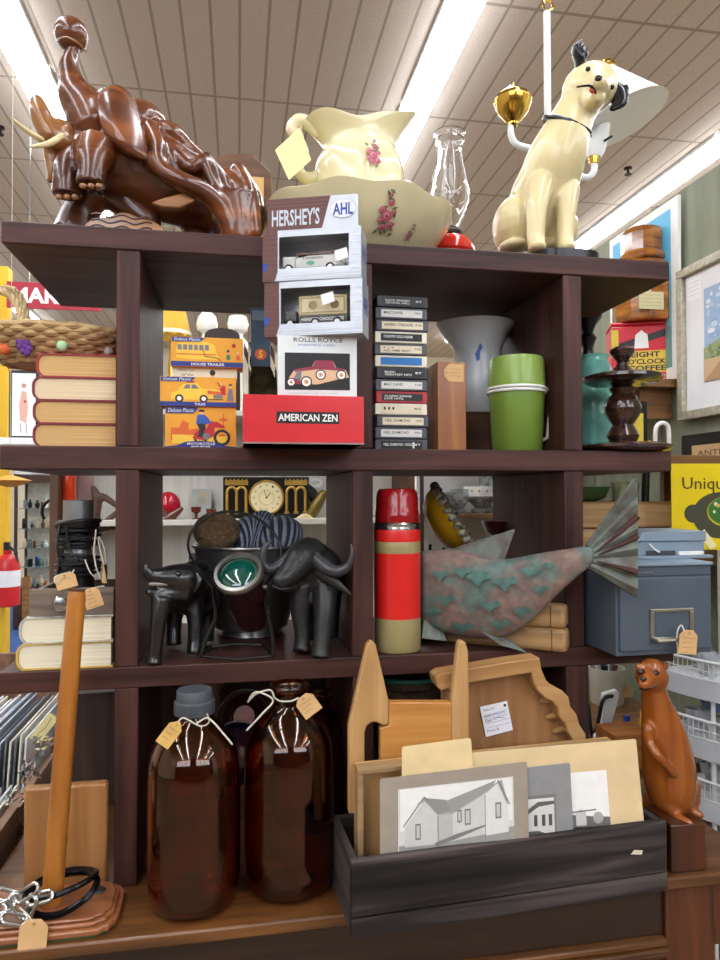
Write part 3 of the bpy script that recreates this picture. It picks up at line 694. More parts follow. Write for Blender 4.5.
A.line(ORR,[(.07,.42),(.62,.42)],.002); A.line(DKI,[(.44,.6),(.47,.35),(.62,.32),(.7,.2)],.0012); A.disc(REDI,.87,.74,.03); A.poly(GRN,[(.76,.26),(.77,.42),(.82,.42),(.82,.26)]); A.disc(SK,.79,.5,.018); A.disc(DKI,.79,.55,.02); A.poly(ORR,[(.9,.25),(.91,.42),(.95,.42),(.96,.25)]); A.disc(SK,.93,.5,.018)
A.rect(NAVY,0,0,1,.17); A.text(WHITEINK,'HOUSE TRAILER',.28,.035,.74,.13,.02); banner(A); A.build('printed_front',t,local=True)
# --- red box
REDB=mk('red_gloss_card','#c8262c',.3,var=.06,coat=.3)
a=at(243,446,-.105); b=at(364,398,-.105); hz=b.z-at(364,446,-.105).z
zen=thing('gift_box','wide red cardboard box lettered in white on black, at front of upper shelf','box',((a.x+b.x)/2,-.015,Z2)); w=b.x-a.x;d=.18;h=hz
rbox(w,d,h).build('lid',REDB,zen,local=True,smooth=False,bevel=.0015)
rbox(w-.002,d-.002,.002).build('base_tray',mk('grey_card','#8c8680',.7),zen,local=True,smooth=False)
A=face(w,d,h); A.rect(BLACKINK,.27,.42,.79,.66); A.text(WHITEINK,'AMERICAN ZEN',.285,.465,.775,.615,.015); A.rect(mk('grey_card','#8c8680',.7),0,0,1,.03); A.build('printed_front',zen,local=True)
ZZ=Z2+h+.0002
# --- car picture box
SILW=mk('silver_white_card','#d7dbda',.35,var=.03)
a=at(279,398,-.095); b=at(358,338,-.095); w=b.x-a.x; h=b.z-at(358,398,-.095).z; d=.06
rr=thing('model_car_box','silver white box with photo of old maroon car on top of the red box','box',((a.x+b.x)/2,-.095+d/2+.004,ZZ),R(-4)); rbox(w,d,h).build('carton',SILW,rr,local=True,smooth=False,bevel=.001)
A=face(w,d,h); A.text(DKI,'ROLLS ROYCE',.20,.90,.82,.975,.008); A.text(BLU,'PHANTOM II  1:43RD',.26,.835,.72,.865)
A.rect(BLACKINK,.09,.11,.91,.72)
MR=flat('#8e3145'); TN=flat('#d9b08a')
A.poly(TN,[(.14,.3),(.2,.42),(.42,.46),(.46,.58),(.7,.58),(.74,.47),(.86,.44),(.9,.32),(.8,.3),(.5,.2),(.2,.2)]); A.poly(MR,[(.43,.47),(.47,.6),(.69,.6),(.73,.47)]); A.poly(MR,[(.2,.44),(.44,.5),(.74,.48),(.85,.46),(.84,.43),(.5,.45),(.22,.4)]); A.poly(MR,[(.12,.2),(.17,.3),(.27,.3),(.3,.2)])
for u,v,q in((.36,.24,.065),(.54,.36,.06),(.8,.36,.06),(.17,.23,.05)): A.disc(DKI,u,v,q*1.1); A.disc(WHITEINK,u,v,q*.85); A.disc(TN,u,v,q*.5); A.disc(DKI,u,v,q*.15)
A.poly(GRY,[(.2,.28),(.25,.42),(.3,.42),(.29,.28)]); A.text(flat('#a8b0b4'),'Limited edition die cast model',.15,.04,.75,.07)
A.build('printed_front',rr,local=True)
ZR=ZZ+h+.0003
# --- two window boxes with toy trucks
SILV=mk('silver_card','#aeb2b8',.35,.4,var=.04); BRN=flat('#5d352c'); SILI=mk('silver_ink','#b4b7bd',.4,.3,var=.02); AHB=flat('#1e3f9c')
FILM=glass('clear_film',rough=.05,ior=1.08)
def truckbox(z,kind,label,rot,dx,hp):
    h=hp; w=.178; d=.062
    t=thing('toy_truck_box',label,'box',(at(317,300,-.066).x+dx,-.0665,z),rot,'silver window boxes with toy trucks')
    x0,x1=-w/2,w/2; wx0,wx1,wz0,wz1=x0+.030,x1-.022,.022,h-.012
    m=MB(); y0,y1=-d/2,d/2
    m.box(x0,x1,y1-.001,y1,0,h).box(x0,x1,y0,y1,0,.001).box(x0,x1,y0,y1,h-.001,h).box(x0,x0+.001,y0,y1,0,h).box(x1-.001,x1,y0,y1,0,h)
    m.box(x0,x1,y0,y0+.001,0,wz0).box(x0,x1,y0,y0+.001,wz1,h).box(x0,wx0,y0,y0+.001,wz0,wz1).box(wx1,x1,y0,y0+.001,wz0,wz1)
    m.build('carton',SILV,t,local=True,smooth=False)
    MB().box(wx0,wx1,y0+.002,y0+.0025,wz0,wz1).build('window',FILM,t,local=True,smooth=False)
    A=Art((x0,y0,0),(w,0,0),(0,0,h)); u0=.155
    A.poly(BRN,[(0,0),(.12,0),(u0,.18),(u0,1),(0,1)]); A.poly(AHB,[(.0,.2),(.04,.21),(.06,.35),(0,.36)])
    for k in range(9): A.line(flat('#7b5044'),[(0,.06+k*.1),(.15,.06+k*.1)],.0006)
    for k in range(7): A.line(flat('#d2d4d8'),[(.885,.06+k*.13),(1,.06+k*.13)],.0008)
    A.line(flat('#d2d4d8'),[(.2,.05),(.98,.05)],.0008); A.line(flat('#d2d4d8'),[(.2,.11),(.98,.11)],.0008)
    A.build('printed_front',t,local=True)
    S=Art((x1,y0,0),(0,d,0),(0,0,h)); S.text(AHB,'AHL',.12,.42,.9,.72,.03)
    for k in range(7): S.line(flat('#d2d4d8'),[(0,.06+k*.13),(1,.06+k*.13)],.0008)
    S.build('printed_side',t,local=True)
    # truck inside
    cm=mk('cream_white_die_cast','#e6e6df',.3) if kind==0 else mk('dark_die_cast','#3a3734',.35)
    tr=MB().box(-.058,-.034,-.013,.013,.028,.05).build('truck_cab',cm,t,local=True,smooth=False,bevel=.003)
    if kind==0:
        q=MB().prism([(-.034,.028),(-.034,.045),(-.01,.05),(.045,.05),(.058,.035),(.058,.028)],-.013,.013).build('truck_body',cm,t,local=True,smooth=False,bevel=.002)
        MB().box(-.03,.05,-.0135,.0135,.05,.056).build('truck_cargo',mk('brown_cargo','#5a4238',.5),t,local=True,smooth=False,bevel=.001)
        B=Art((-.03,-.0131,.028),(.08,0,0),(0,0,.02)); B.disc(flat('#6fb39a'),.3,.4,.1,.2); B.text(DKI,'TANKER',.1,.75,.6,.95); B.build('truck_lettering',t,local=True)
    else:
        q=MB().box(-.03,.058,-.015,.015,.04,.075).build('truck_body',mk('tan_die_cast','#cbb98b',.4),t,local=True,smooth=False,bevel=.001)
        MB().box(-.03,.058,-.014,.014,.026,.039).build('truck_chassis',mk('dark_die_cast','#3a3734',.35),t,local=True,smooth=False)
        B=Art((-.03,-.0151,.04),(.088,0,0),(0,0,.035)); B.rect(flat('#9c8a5a'),.04,.1,.96,.9); B.rect(flat('#d8c89c'),.07,.16,.93,.84); B.disc(flat('#8a7746'),.3,.5,.09); B.disc(flat('#8a7746'),.75,.5,.09); B.build('truck_lettering',t,local=True)
        B=Art((-.03,-.0143,.026),(.088,0,0),(0,0,.013)); B.text(WHITEINK,'HERSHEY CHOCOLATE',.06,.3,.94,.75,.02); B.build('chassis_lettering',t,local=True)
    for xw in((-.046,.03) if kind==0 else (-.046,.0,.04)):
        m=MB(); m.tube([(xw,-.0155,.0265),(xw,-.0085,.0265)],.0085,16); o=m.build('truck_wheel',mk('black_rubber','#1b1a1a',.7),t,local=True)
        m=MB(); m.tube([(xw,-.0162,.0265),(xw,-.015,.0265)],.005,12); m.build('hub_cap',mk('cream_white_die_cast','#e6e6df',.3) if kind else CHROME,o,local=True)
    B=Art((0.018 if kind else .045,y0-.001,.03 if kind==0 else .052),(.022,0,.006),(-.004,0,.018)); B.rect(flat('#e8e6ee'),0,0,1,1); B.build('price_sticker',t,local=True)
    if kind==0:
        c=MB().box(x0+.008,x1-.006,y0+.004,y0+.0048,h,h+.058).build('header_card',SILV,t,local=True,smooth=False)
        A=Art((x0+.008,y0+.0039,h),(w-.014,0,0),(0,0,.058)); A.poly(BRN,[(0,0),(.6,0),(.70,1),(0,1)])
        for k in range(8): A.line(flat('#7b5044'),[(0,.1+k*.11),(.62+.01*k,.1+k*.11)],.0006)
        A.text(SILI,"HERSHEY'S",.05,.14,.58,.66,.02); A.disc(flat('#d9dce2'),.835,.56,.14,.27); A.text(AHB,'AHL',.725,.38,.945,.75,.03)
        A.build('header_print',c,local=True)
    return t
h1=at(316,284,-.07).z-at(316,338,-.07).z
truckbox(ZR,1,'silver window box with tan and black toy delivery truck, lower of the pair',R(-20),0,h1)
truckbox(ZR+h1+.0005,0,'silver window box with white toy tanker and tall brown header card, upper of the pair',R(-19),-.003,h1*.93)
# --- dark blister pack and bagged toy behind the red box
t=thing('blister_pack','dark blue plastic toy pack with orange mark left of the truck boxes','toy package',at(261,366,.10)); 
q0=at(251,366,.10); q1=at(270,308,.12)
t.location.z=q0.z; WM[t.name]=Matrix.Translation((t.location.x,.1,q0.z)); t.matrix_world=WM[t.name]
MB().slab([q0,Vector((q1.x,.10,q0.z)),Vector((q1.x,.12,q1.z)),Vector((q0.x,.12,q1.z))],(0,.004,0)).build('card',mk('slate_blue_card','#3d5164',.3,var=.2),t,smooth=False,bevel=.001)
A=Art(q0,(q1.x-q0.x,0,0),(0,.02,q1.z-q0.z)); A.disc(ORR,.5,.2,.3); A.text(flat('#f3d04a'),'5',.4,.14,.6,.26,.03); A.rect(flat('#6b8190'),.06,.78,.94,.95); A.build('printed_front',t)
tz=MB()
t2=thing('bagged_toy','camouflage toy in crumpled clear plastic bag behind the red box','toy package',(at(262,390,.17).x,.17,Z2))
m=MB(); blob(m,262,385,.17,14,24,10); blob(m,258,362,.165,9,10,8); blob(m,266,412,.17,15,30,12)
m.build('toy',mk('camouflage_fabric','#5b5a2e',.8,c2='#161510',vs=45),t2,remesh=.004)
random.seed(4)
bag=MB()
pts=[]
for i in range(9):
    for j in range(9):
        x=244+i*4.4; y=342+j*12; p=at(x,y,.145+random.uniform(-.007,.007)); pts.append(p)
fs=[(i*9+j,i*9+j+1,(i+1)*9+j+1,(i+1)*9+j) for i in range(8) for j in range(8)]
bag.add(pts,fs); bag.build('plastic_bag',glass('bag_film',rough=.12,ior=1.12),t2,smooth=False)
# --- eight-track cartridges
G8='tape cartridges in the tall stack on the upper shelf'
DG=mk('charcoal_cartridge_plastic','#4b4e54',.4,var=.08); CRM=mk('cream_cartridge_plastic','#e7e0cb',.4,var=.05); BK8=mk('black_cartridge_plastic','#1d1d20',.35); RD8=mk('red_cartridge_plastic','#b52a30',.4)
LCR=flat('#e2d6b8'); LWH8=flat('#dcdad2'); LBK=flat('#1c1b1d'); LBL=flat('#1f74b8')
tapes=[ # from the bottom: plastic, label colour, ink, text lines, right text, dx, label text
 (DG,LBK,WHITEINK,['NEIL DIAMOND / GOLD'],'8T',0,'charcoal tape cartridge with thin white line of lettering, lowest of the stack'),
 (DG,LWH8,LBK,['NEIL DIAMOND'],'STEREO',-.002,'charcoal tape cartridge with white label, second from the bottom of the stack'),
 (DG,LCR,LBK,['NEIL DIAMOND'],'STEREO',.002,'charcoal tape cartridge with cream label, third from the bottom of the stack'),
 (CRM,LCR,LBK,['- - -'],'MCA',0,'all cream tape cartridge directly below the red and black one'),
 (RD8,LBK,WHITEINK,['CLASSIC SONGS','LIVE HITS'],'',0,'red tape cartridge with black label, only red one in the stack'),
 (DG,LWH8,LBK,['MAC DAVIS'],'TC8',0,'charcoal tape cartridge with white label directly above the red one'),
 (BK8,LBK,WHITEINK,['MUSIC','GREATEST HITS'],'8T',.001,'black tape cartridge with white lettering directly below the blue label one'),
 (CRM,LBL,WHITEINK,[''],'',0,'cream tape cartridge with a plain bright blue label'),
 (DG,LCR,LBK,['- . -','ALL TIME BEST'],'TC8',0,'charcoal tape cartridge with cream label directly above the blue label one'),
 (CRM,LBK,WHITEINK,['COUNTRY GOLD ALBUM'],'',0,'cream tape cartridge with black label, fourth from the top'),
 (DG,LCR,LBK,['BARBRA STREISAND'],'8TR',.003,'charcoal tape cartridge with cream label, third from the top of stack'),
 (DG,LWH8,LBK,['MAC DAVIS'],'STEREO',.001,'charcoal tape cartridge with white label, second from the top of stack'),
 (BK8,LBK,WHITEINK,['ROCK SINGERS','CRYSTAL HALL'],'8T',.002,'black tape cartridge with small white lettering, topmost of the stack'),
]
hh=(at(401,295.5,.06).z-Z2)/13; X8=at(401.5,400,.06).x; w8=at(427.5,400,.06).x-at(375.5,400,.06).x
for i,(pl,lc,ik,lines,rt,dx,lb) in enumerate(tapes):
    t=thing('tape_cartridge',lb,'tape cartridge',(X8+dx,.06+.065,Z2+i*hh),R(random.uniform(-1.2,1.2)),G8)
    rbox(w8,.13,hh-.0012).build('shell',pl,t,local=True,smooth=False,bevel=.002)
    MB().box(-w8/2+.006,w8/2-.006,-.066,-.0645,hh*.82,hh*.9).build('ridge',pl,t,local=True,smooth=False)
    A=Art((-w8/2+.006,-.0653,hh*.16),(w8-.012,0,0),(0,0,hh*.62)); A.rect(lc,.06,0,.95,1)
    for k,tx in enumerate(lines):
        if tx.strip(): A.text(ik,tx,.12,.52-(k*.34 if len(lines)>1 else .1),.12+min(.62,.045*len(tx)),.78-(k*.34 if len(lines)>1 else 0),.01)
    if rt: A.text(ik,rt,.78,.45,.92,.72,.01)
    if i==0: A.rect(LWH8,.74,.1,.78,.9)
    A.build('paper_label',t,local=True)
# --- wooden block with tag
WB=wood('honey_brown_block','#8a4c1c','#bb7634','Z',.8,.4,.2,.08)
a=at(438,449,.05);b=at(466,360,.05)
t=thing('wood_block','upright brown wooden block box with paper tag beside the green vacuum cup','block',((a.x+b.x)/2,.10,Z2)); w=b.x-a.x; h=b.z-at(466,449,.05).z
rbox(w,.1,h).build('box',WB,t,local=True,smooth=False,bevel=.0015)
def tagpoly(cx,cz,w,h,cut=.3): return [(cx-w/2,cz-h/2+h*cut),(cx-w/2,cz+h/2-h*cut),(cx-w/2+h*cut,cz+h/2),(cx+w/2,cz+h/2),(cx+w/2,cz-h/2),(cx-w/2+h*cut,cz-h/2)]
MB().prism(tagpoly(.004,h-.023,.041,.036),-.0512,-.0502).build('paper_tag',TAGM,t,local=True,smooth=False)
A=Art((-.0165,-.0512,h-.041),(.041,0,0),(0,0,.036)); 
for k in range(3): A.line(flat('#8a6a48'),[(.25,.7-.2*k),(.5,.73-.2*k),(.85,.68-.2*k)],.0006)
A.disc(DKI,.12,.5,.03); A.build('handwriting',t,local=True)
# --- green vacuum cup with lid
GRE=mk('olive_green_plastic','#6d8a35',.35,var=.04,coat=.2); GR2=mk('pale_green_plastic','#86a24a',.35,var=.04,coat=.2)
g0=at(517,449,.095); kg=sc(g0); gz=lambda y:at(517,y,.095).z-Z2
t=thing('vacuum_cup','green plastic insulated cup with ribbed lid and white handle on upper shelf','cup',(g0.x,.095,Z2))
c=(g0.x,.095,Z2)
MB().lathe([(23*kg,0),(24.5*kg,.004),(27.5*kg,gz(394)),(27.5*kg,gz(388))],c,40).build('body',GRE,t)
MB().lathe([(28*kg,gz(388)),(28.2*kg,gz(386)),(27*kg,gz(362)),(26*kg,gz(359)),(0,gz(358.5))],c,72,fr=lambda a,i,r,z:(r*(1+(.008*math.cos(36*a) if 0<i<3 else 0)),z)).build('lid',GR2,t)
m=MB(); 
for y in(393,389.5): m.torus((g0.x,.095,Z2+gz(y)),28.3*kg,1.5*kg,48,8)
m.build('white_band',WHITEP,t)
m=MB(); X=g0.x; m.tube([(X+26*kg,.085,Z2+gz(391)),(X+33*kg,.075,Z2+gz(390)),(X+33.5*kg,.075,Z2+gz(395)),(X+30*kg,.08,Z2+gz(438)),(X+24*kg,.085,Z2+gz(441))],2.6*kg,8,flat=1.6); m.build('handle',mk('pale_grey_plastic','#cfcdc6',.4),t)
# --- enamel pitcher on wooden box behind
yb=.29; e0=at(478,415,yb); ke=sc(e0)
t=thing('wooden_box','plain dark brown wooden box under the white enamel pitcher','box',(e0.x,yb,Z2)); hb=e0.z-Z2
rbox(.15,.12,hb).build('carcass',wood('dull_brown_wood','#4a3222','#6d4c34','X',1,.5),t,local=True,smooth=False,bevel=.002)
rbox(.154,.124,.006).build('lid',wood('dull_brown_wood','#4a3222','#6d4c34','X',1,.5),t,local=True,smooth=False,bevel=.001).location.z=hb-.006
ez=lambda y:at(478,y,yb).z-e0.z
t=thing('enamel_pitcher','white enamel pitcher with blue mark standing behind the wood block','pitcher',e0)
EN=mk('chalky_white_enamel','#c9cbcd',.3,var=.06,coat=.3)
MB().shell([(26*ke,0),(27*ke,.004),(26*ke,ez(380)),(24*ke,ez(360)),(24*ke,ez(350)),(30*ke,ez(336)),(36*ke,ez(327)),(37*ke,ez(325))],.003,e0,40,fr=lambda a,i,r,z:(r*(1+.15*max(0,-math.cos(a))**4*(i>4)),z)).build('body',EN,t)
m=MB(); X,Z=e0.x,e0.z; m.tube([(X+28*ke,yb,Z+ez(333)),(X+40*ke,yb,Z+ez(336)),(X+42*ke,yb,Z+ez(355)),(X+36*ke,yb,Z+ez(385)),(X+26*ke,yb,Z+ez(395))],3*ke,10); m.build('handle',EN,t)
m=MB(); 
pl=onprof([(27*ke,0),(26*ke,ez(380)),(24*ke,ez(350))],e0,R(-108),ez(357)); pts=[(-.004,-.022),(.003,-.018),(.004,0),(.010,.012),(.004,.022),(-.002,.006),(-.008,-.004)]
m.mat(BLU).add([pl(*q)[0] for q in pts],[tuple(range(7))]); m.build('blue_mark',None,t,smooth=False,recalc=False)
# --- two-tier cake stand
TW=wood('dark_turned_wood','#2b1710','#4f3024','X',1.,.22,.6,.06)
k0=at(623,440,.07); kc=sc(k0); cz=lambda y:at(623,y,.07).z-Z2
t=thing('tiered_stand','dark turned wood two-tier stand on right end of the upper shelf','stand',(k0.x,.07,Z2)); c=(k0.x,.07,Z2)
MB().lathe([(.06,0),(42*kc,.004),(46*kc,.01),(46*kc,.015),(38*kc,.02),(12*kc,.024)],c,48).build('lower_plate',TW,t)
MB().lathe([(r*kc,cz(y)) for r,y in((13,442),(16,436),(13,430),(10,425),(17,414),(18,407),(14,398),(10,394),(13,389),(9,386),(14,382))],c,32).build('column',TW,t)
MB().lathe([(14*kc,cz(383)),(33*kc,cz(383.5)),(38*kc,cz(380)),(38*kc,cz(377)),(33*kc,cz(375)),(12*kc,cz(374))],c,48).build('upper_plate',TW,t)
MB().lathe([(r*kc,cz(y)) for r,y in((10,375),(11,371),(7,367),(5,363),(8,358),(12,353),(12,350),(7,347),(0,346))],c,28).build('finial',TW,t)
# --- turquoise jar and twisted candlestick behind the stand
j0=at(594,441,.225); kj=sc(j0); jz=lambda y:at(594,y,.225).z-Z2
t=thing('glass_jar','turquoise embossed glass jar behind the dark tiered stand','jar',(j0.x,.225,Z2))
TQ=mk('turquoise_glass','#8fd9c6',.1,var=.12,vs=20,trans=.3,ior=1.4,bump=.3,bs=60)
MB().shell([(17*kj,0),(18*kj,.006),(18.5*kj,jz(420)),(18.5*kj,jz(378)),(17*kj,jz(368)),(14*kj,jz(363)),(13.5*kj,jz(359)),(15*kj,jz(356))],.003,(j0.x,.225,Z2),40,fr=lambda a,i,r,z:(r*(1+.02*math.cos(7*a+i)),z)).build('jar_body',TQ,t)
j0=at(608,441,.345)
kq=sc(j0); qz=lambda y:at(608,y,.345).z-Z2
t=thing('candlestick','dark turned candlestick wrapped with string behind the turquoise jar','candlestick',(j0.x-.06,.335,Z2))
MB().lathe([(r*kq,qz(y)) for r,y in((22,446),(24,440),(10,430),(6,415),(10,400),(6,390),(11,375),(12,365),(6,360),(5,350),(9,340),(5,335),(8,328),(14,320),(14,314),(12,313))],(j0.x-.06,.335,Z2),24).build('column',DBLK,t)
# ================================================================== MIDDLE SHELF (z = Z3)
# --- ivory books and weathered drawer at left
WB3=mk('white_book_jacket','#dcd8cc',.5,c2='#8b8880',vs=30); YB=mk('mustard_jacket','#c9a648',.5,var=.1)
h=(at(60,645,.01).z-at(60,671,.01).z); X=at(17,672,.01).x; zb=Z3
for i,(px,lb) in enumerate(((16,'thick ivory-paged book with mustard spine lying on middle shelf, lower of two'),(19,'thick book with ivory pages under the weathered drawer, upper of two'))):
    X=at(px,660,.01).x; t=book(at(113,660,.01).x-X,.2,h,YB if i==0 else WB3,PG3,lb,(X,.008,zb),0,'ivory paged books at the left of the middle shelf',.0022)
    sp=MB(); rr=random.Random(i)
    for k in range(26): x=.05+k*.0042; sp.box(x,x+rr.uniform(.001,.0035),-.0004,.0,h-.002,h-rr.uniform(.0003,.0012))
    sp.build('jacket_edge_print',flat('#3a3a3a'),t,local=True,smooth=False); zb+=h+.0003
WD=wood('weathered_grey_wood','#5b4c42','#8f7d6e','X',1,.75,0,.3)
X0=at(29,617,.02).x;X1=at(114,617,.02).x; hd=at(60,590,.02).z-at(60,617,.02).z
dwr=thing('drawer','small weathered grey wooden drawer with metal knob on top of the ivory books','drawer',((X0+X1)/2,.11,zb)); w=X1-X0; d=.185
m=MB(); m.box(-w/2,w/2,-d/2,-d/2+.012,0,hd); front=m.build('front',WD,dwr,local=True,smooth=False,bevel=.0015)
for sx in(-1,1): MB().box(sx*w/2-(.008 if sx>0 else 0),sx*w/2+(0 if sx>0 else .008),-d/2+.0125,d/2,0.004,hd-.006).build('side',WD,dwr,local=True,smooth=False)
MB().box(-w/2+.0085,w/2-.0085,d/2-.008,d/2,.004,hd-.006).build('back',WD,dwr,local=True,smooth=False)
MB().box(-w/2+.0085,w/2-.0085,-d/2+.0125,d/2-.0085,.002,.006).build('bottom',WD,dwr,local=True,smooth=False)
kx=at(63,603,.02).x-(X0+X1)/2
MB().lathe([(.006,0),(.006,.006),(.0125,.010),(.014,.016),(.011,.021),(.004,.0225),(0,.0225)],n=24,T=Matrix.Translation((kx,-d/2,hd*.5))@Matrix.Rotation(R(90),4,'X')).build('knob',CHROME,front,local=True)
# --- old black viewer wrapped in cord, standing in the drawer
v0=at(78,585,.12); kv=sc(v0); zf=zb+.0065
vz=lambda y:at(78,y,.12).z-zf
t=thing('wrapped_instrument','black instrument wrapped in cord with grey metal cylinder, standing in the weathered drawer','instrument',(v0.x,.12,zf)); c=(v0.x,.12,zf)
MB().lathe([(20*kv,0),(20*kv,.004),(17*kv,.006),(15*kv,vz(575)),(15*kv,vz(562)),(12*kv,vz(560)),(11*kv,vz(530)),(19*kv,vz(528)),(20.5*kv,vz(526)),(20.5*kv,vz(521)),(17*kv,vz(520))],c,32).build('body',BLACKPL,t)
GM=mk('dull_grey_metal','#8f9092',.35,.7,var=.1)
MB().lathe([(14.5*kv,vz(522)),(14.5*kv,vz(500.5)),(14*kv,vz(500)),(0,vz(500))],c,32).build('cylinder',GM,t)
m=MB(); m.lathe([(12*kv,vz(560)),(12.6*kv,vz(559)),(12.6*kv,vz(549)),(12*kv,vz(548))],c,28); m.build('band',GM,t)
cd=MB(); rr=random.Random(2)
for k in range(15):
    y0=523+k*2.9 if k<9 else 552+(k-9)*4
    if 548<y0<556: continue
    R1=(19.5+rr.uniform(-2.5,1.5))*kv; zz_=vz(y0); tx,ty=rr.uniform(-.14,.14),rr.uniform(-.14,.14)
    pts=[Vector((c[0]+R1*math.cos(a),c[1]+R1*math.sin(a),c[2]+zz_+R1*(tx*math.cos(a)+ty*math.sin(a)))) for a in [2*math.pi*j/28 for j in range(28)]]
    cd.tube(pts,1.6*kv,6,closed=True)
chain(cd,[(60,524,.09,1.4),(57,545,.085,1.4),(59,562,.085,1.4),(56,582,.085,1.4)],n=6); chain(cd,[(66,527,.075,1.),(70,548,.075,1.),(78,560,.07,1.)],n=6)
cd.build('cord_windings',mk('black_rubber_cord','#161517',.45,var=.2),t)
st=MB(); chain(st,[(96,530,.075,.8),(94,552,.07,.8),(97,570,.07,.8),(102,580,.07,.8)],n=5); chain(st,[(85,560,.07,.7),(90,572,.06,.7),(96,578,.06,.7)],n=5); chain(st,[(74,570,.07,.7),(70,576,.05,.7)],n=5); chain(st,[(99,537,.08,.7),(104,548,.075,.7),(106,566,.07,.7)],n=5)
st.build('strings',STRING,t)
def ptag(label,cx,cy,w,h,Y,ang,string=None,col=TAGM,lines=3,group=None,curl=.0):
    # paper tag: pixel centre and size at depth Y
    p=at(cx,cy,Y); k=sc(p); w*=k; h*=k
    t=thing('price_tag',label,'tag',p,0,group,M=Matrix.Translation(p)@Matrix.Rotation(-R(ang),4,'Y'))
    M=WM[t.name]
    c=.22*h
    MB().prism([(-w/2,-h/2),(-w/2,h/2-c),(-w/2+c,h/2),(w/2-c,h/2),(w/2,h/2-c),(w/2,-h/2)],-.0005,.0005).build('card',col,t,local=True,smooth=False)
    A=Art((-w/2,-.0005,-h/2),(w,0,0),(0,0,h)); rr=random.Random(int(cx*7+cy)); ink=flat('#7d6248')
    for i in range(lines):
        v=.68-.2*i; A.line(ink,[(.15+.1*j,v+rr.uniform(-.03,.03)) for j in range(rr.randint(5,8))],.0007)
    A.ring(DKI,.5,.86,.05,.02,10)
    A.build('handwriting',t,local=True)
    if string:
        m=MB(); chain(m,[(x,y,Yq,.75) for x,y,Yq in string],n=5); m.build('string',STRING,t)
    return t
ptag('round-cornered tan tag lying against the drawer rim below the black cord',66,581,20,15,.012,15,[(62,577,.013),(57,584,.014),(55,577,.05),(70,572,.06)],lines=1)
ptag('square tan price tag hanging at right of the wooden stick top',92.5,598,17,20,-.012,18,[(88,590,-.012),(94,588,.0),(104,586,.02)],lines=4)
ptag('narrow tan tag hanging on string right of the black wound cord',105,573,5,20,.06,-3,[(104,564,.06),(100,550,.07),(98,538,.08)],lines=0)
# --- carved black animal at left
EB=mk('black_stained_wood','#1a1918',.3,var=.3,vs=30,stretch=(1,1,6),coat=.5,bump=.1)
t=thing('animal_carving','black carved wooden animal with open mouth standing beside the left upright','carving',at(180,660,.06))
b=MB()
chain(b,[(172,594,.06,19),(186,594,.10,21),(198,596,.14,20),(206,600,.17,16)],n=16)
chain(b,[(196,582,.07,13),(184,580,.05,17),(172,578,.035,14),(161,577,.02,10),(151,575,.01,7),(147,570,.005,4.5),(146,566,.005,3)],n=14)
chain(b,[(182,592,.045,13),(170,593,.03,9),(158,593,.018,6.5),(149,592,.012,4)],n=12)
chain(b,[(188,570,.07,8),(196,566,.08,7),(204,566,.1,6)],n=10)
for pts in ([(162,598,.02,11),(159,618,.012,8.5),(157,640,.01,7),(155,656,.01,7),(154,664,.008,8)],[(193,600,.08,11),(195,620,.07,8),(195,640,.065,7.5),(194,654,.06,8)],
            [(176,604,.14,10),(174,625,.14,7.5),(174,645,.13,7.5)],[(206,606,.17,10),(207,622,.165,8),(206,641,.16,8)]):
    chain(b,pts,n=12,rounded=False)
b.build('body',EB,t,remesh=.0032,smoothit=2)
m=MB(); chain(m,[(150,584,.003,1.6),(160,584,.008,2.2),(170,584,.015,1.6)],n=8); m.build('teeth',mk('grey_paint_worn','#8b8782',.5),t)
m=MB(); blob(m,178,574,.018,3.4); m.build('eye',EB,t)
m=MB(); chain(m,[(192,572,.045,3),(198,580,.035,5),(194,590,.035,3)],n=10,flat=.5); m.build('ear',EB,t)
# --- metal bucket with yarn
bk=at(251,634,.265); kb=sc(bk); zt_=at(251,543,.15).z
BKM=mk('dark_galvanised_metal','#7d7e7c',.3,.8,var=.15,vs=8)
t=thing('metal_bucket','dark metal bucket holding yarn between the two black animal carvings','bucket',(bk.x,.262,Z3)); H=at(251,543,.262).z-Z3; c=(bk.x,.262,Z3)
MB().shell([(.066,0),(.07,.004),(.066,.014),(.082,.02),(.125,H-.006)],.002,c,48).build('pail',BKM,t)
m=MB(); m.torus((c[0],c[1],Z3+H-.004),.126,.0038,56,8); m.build('rim',mk('bright_steel_rim','#9d9d9a',.3,.9),t)
m=MB(); m.lathe([(.122,H-.05),(.122,H-.049),(0,H-.049)],c,32); m.build('false_bottom',BKM,t)
for sx in(-1,): 
    m=MB(); m.box(c[0]-.135,c[0]-.115,.255,.28,Z3+H-.045,Z3+H-.02); m.build('handle_lug',BKM,t,bevel=.003)
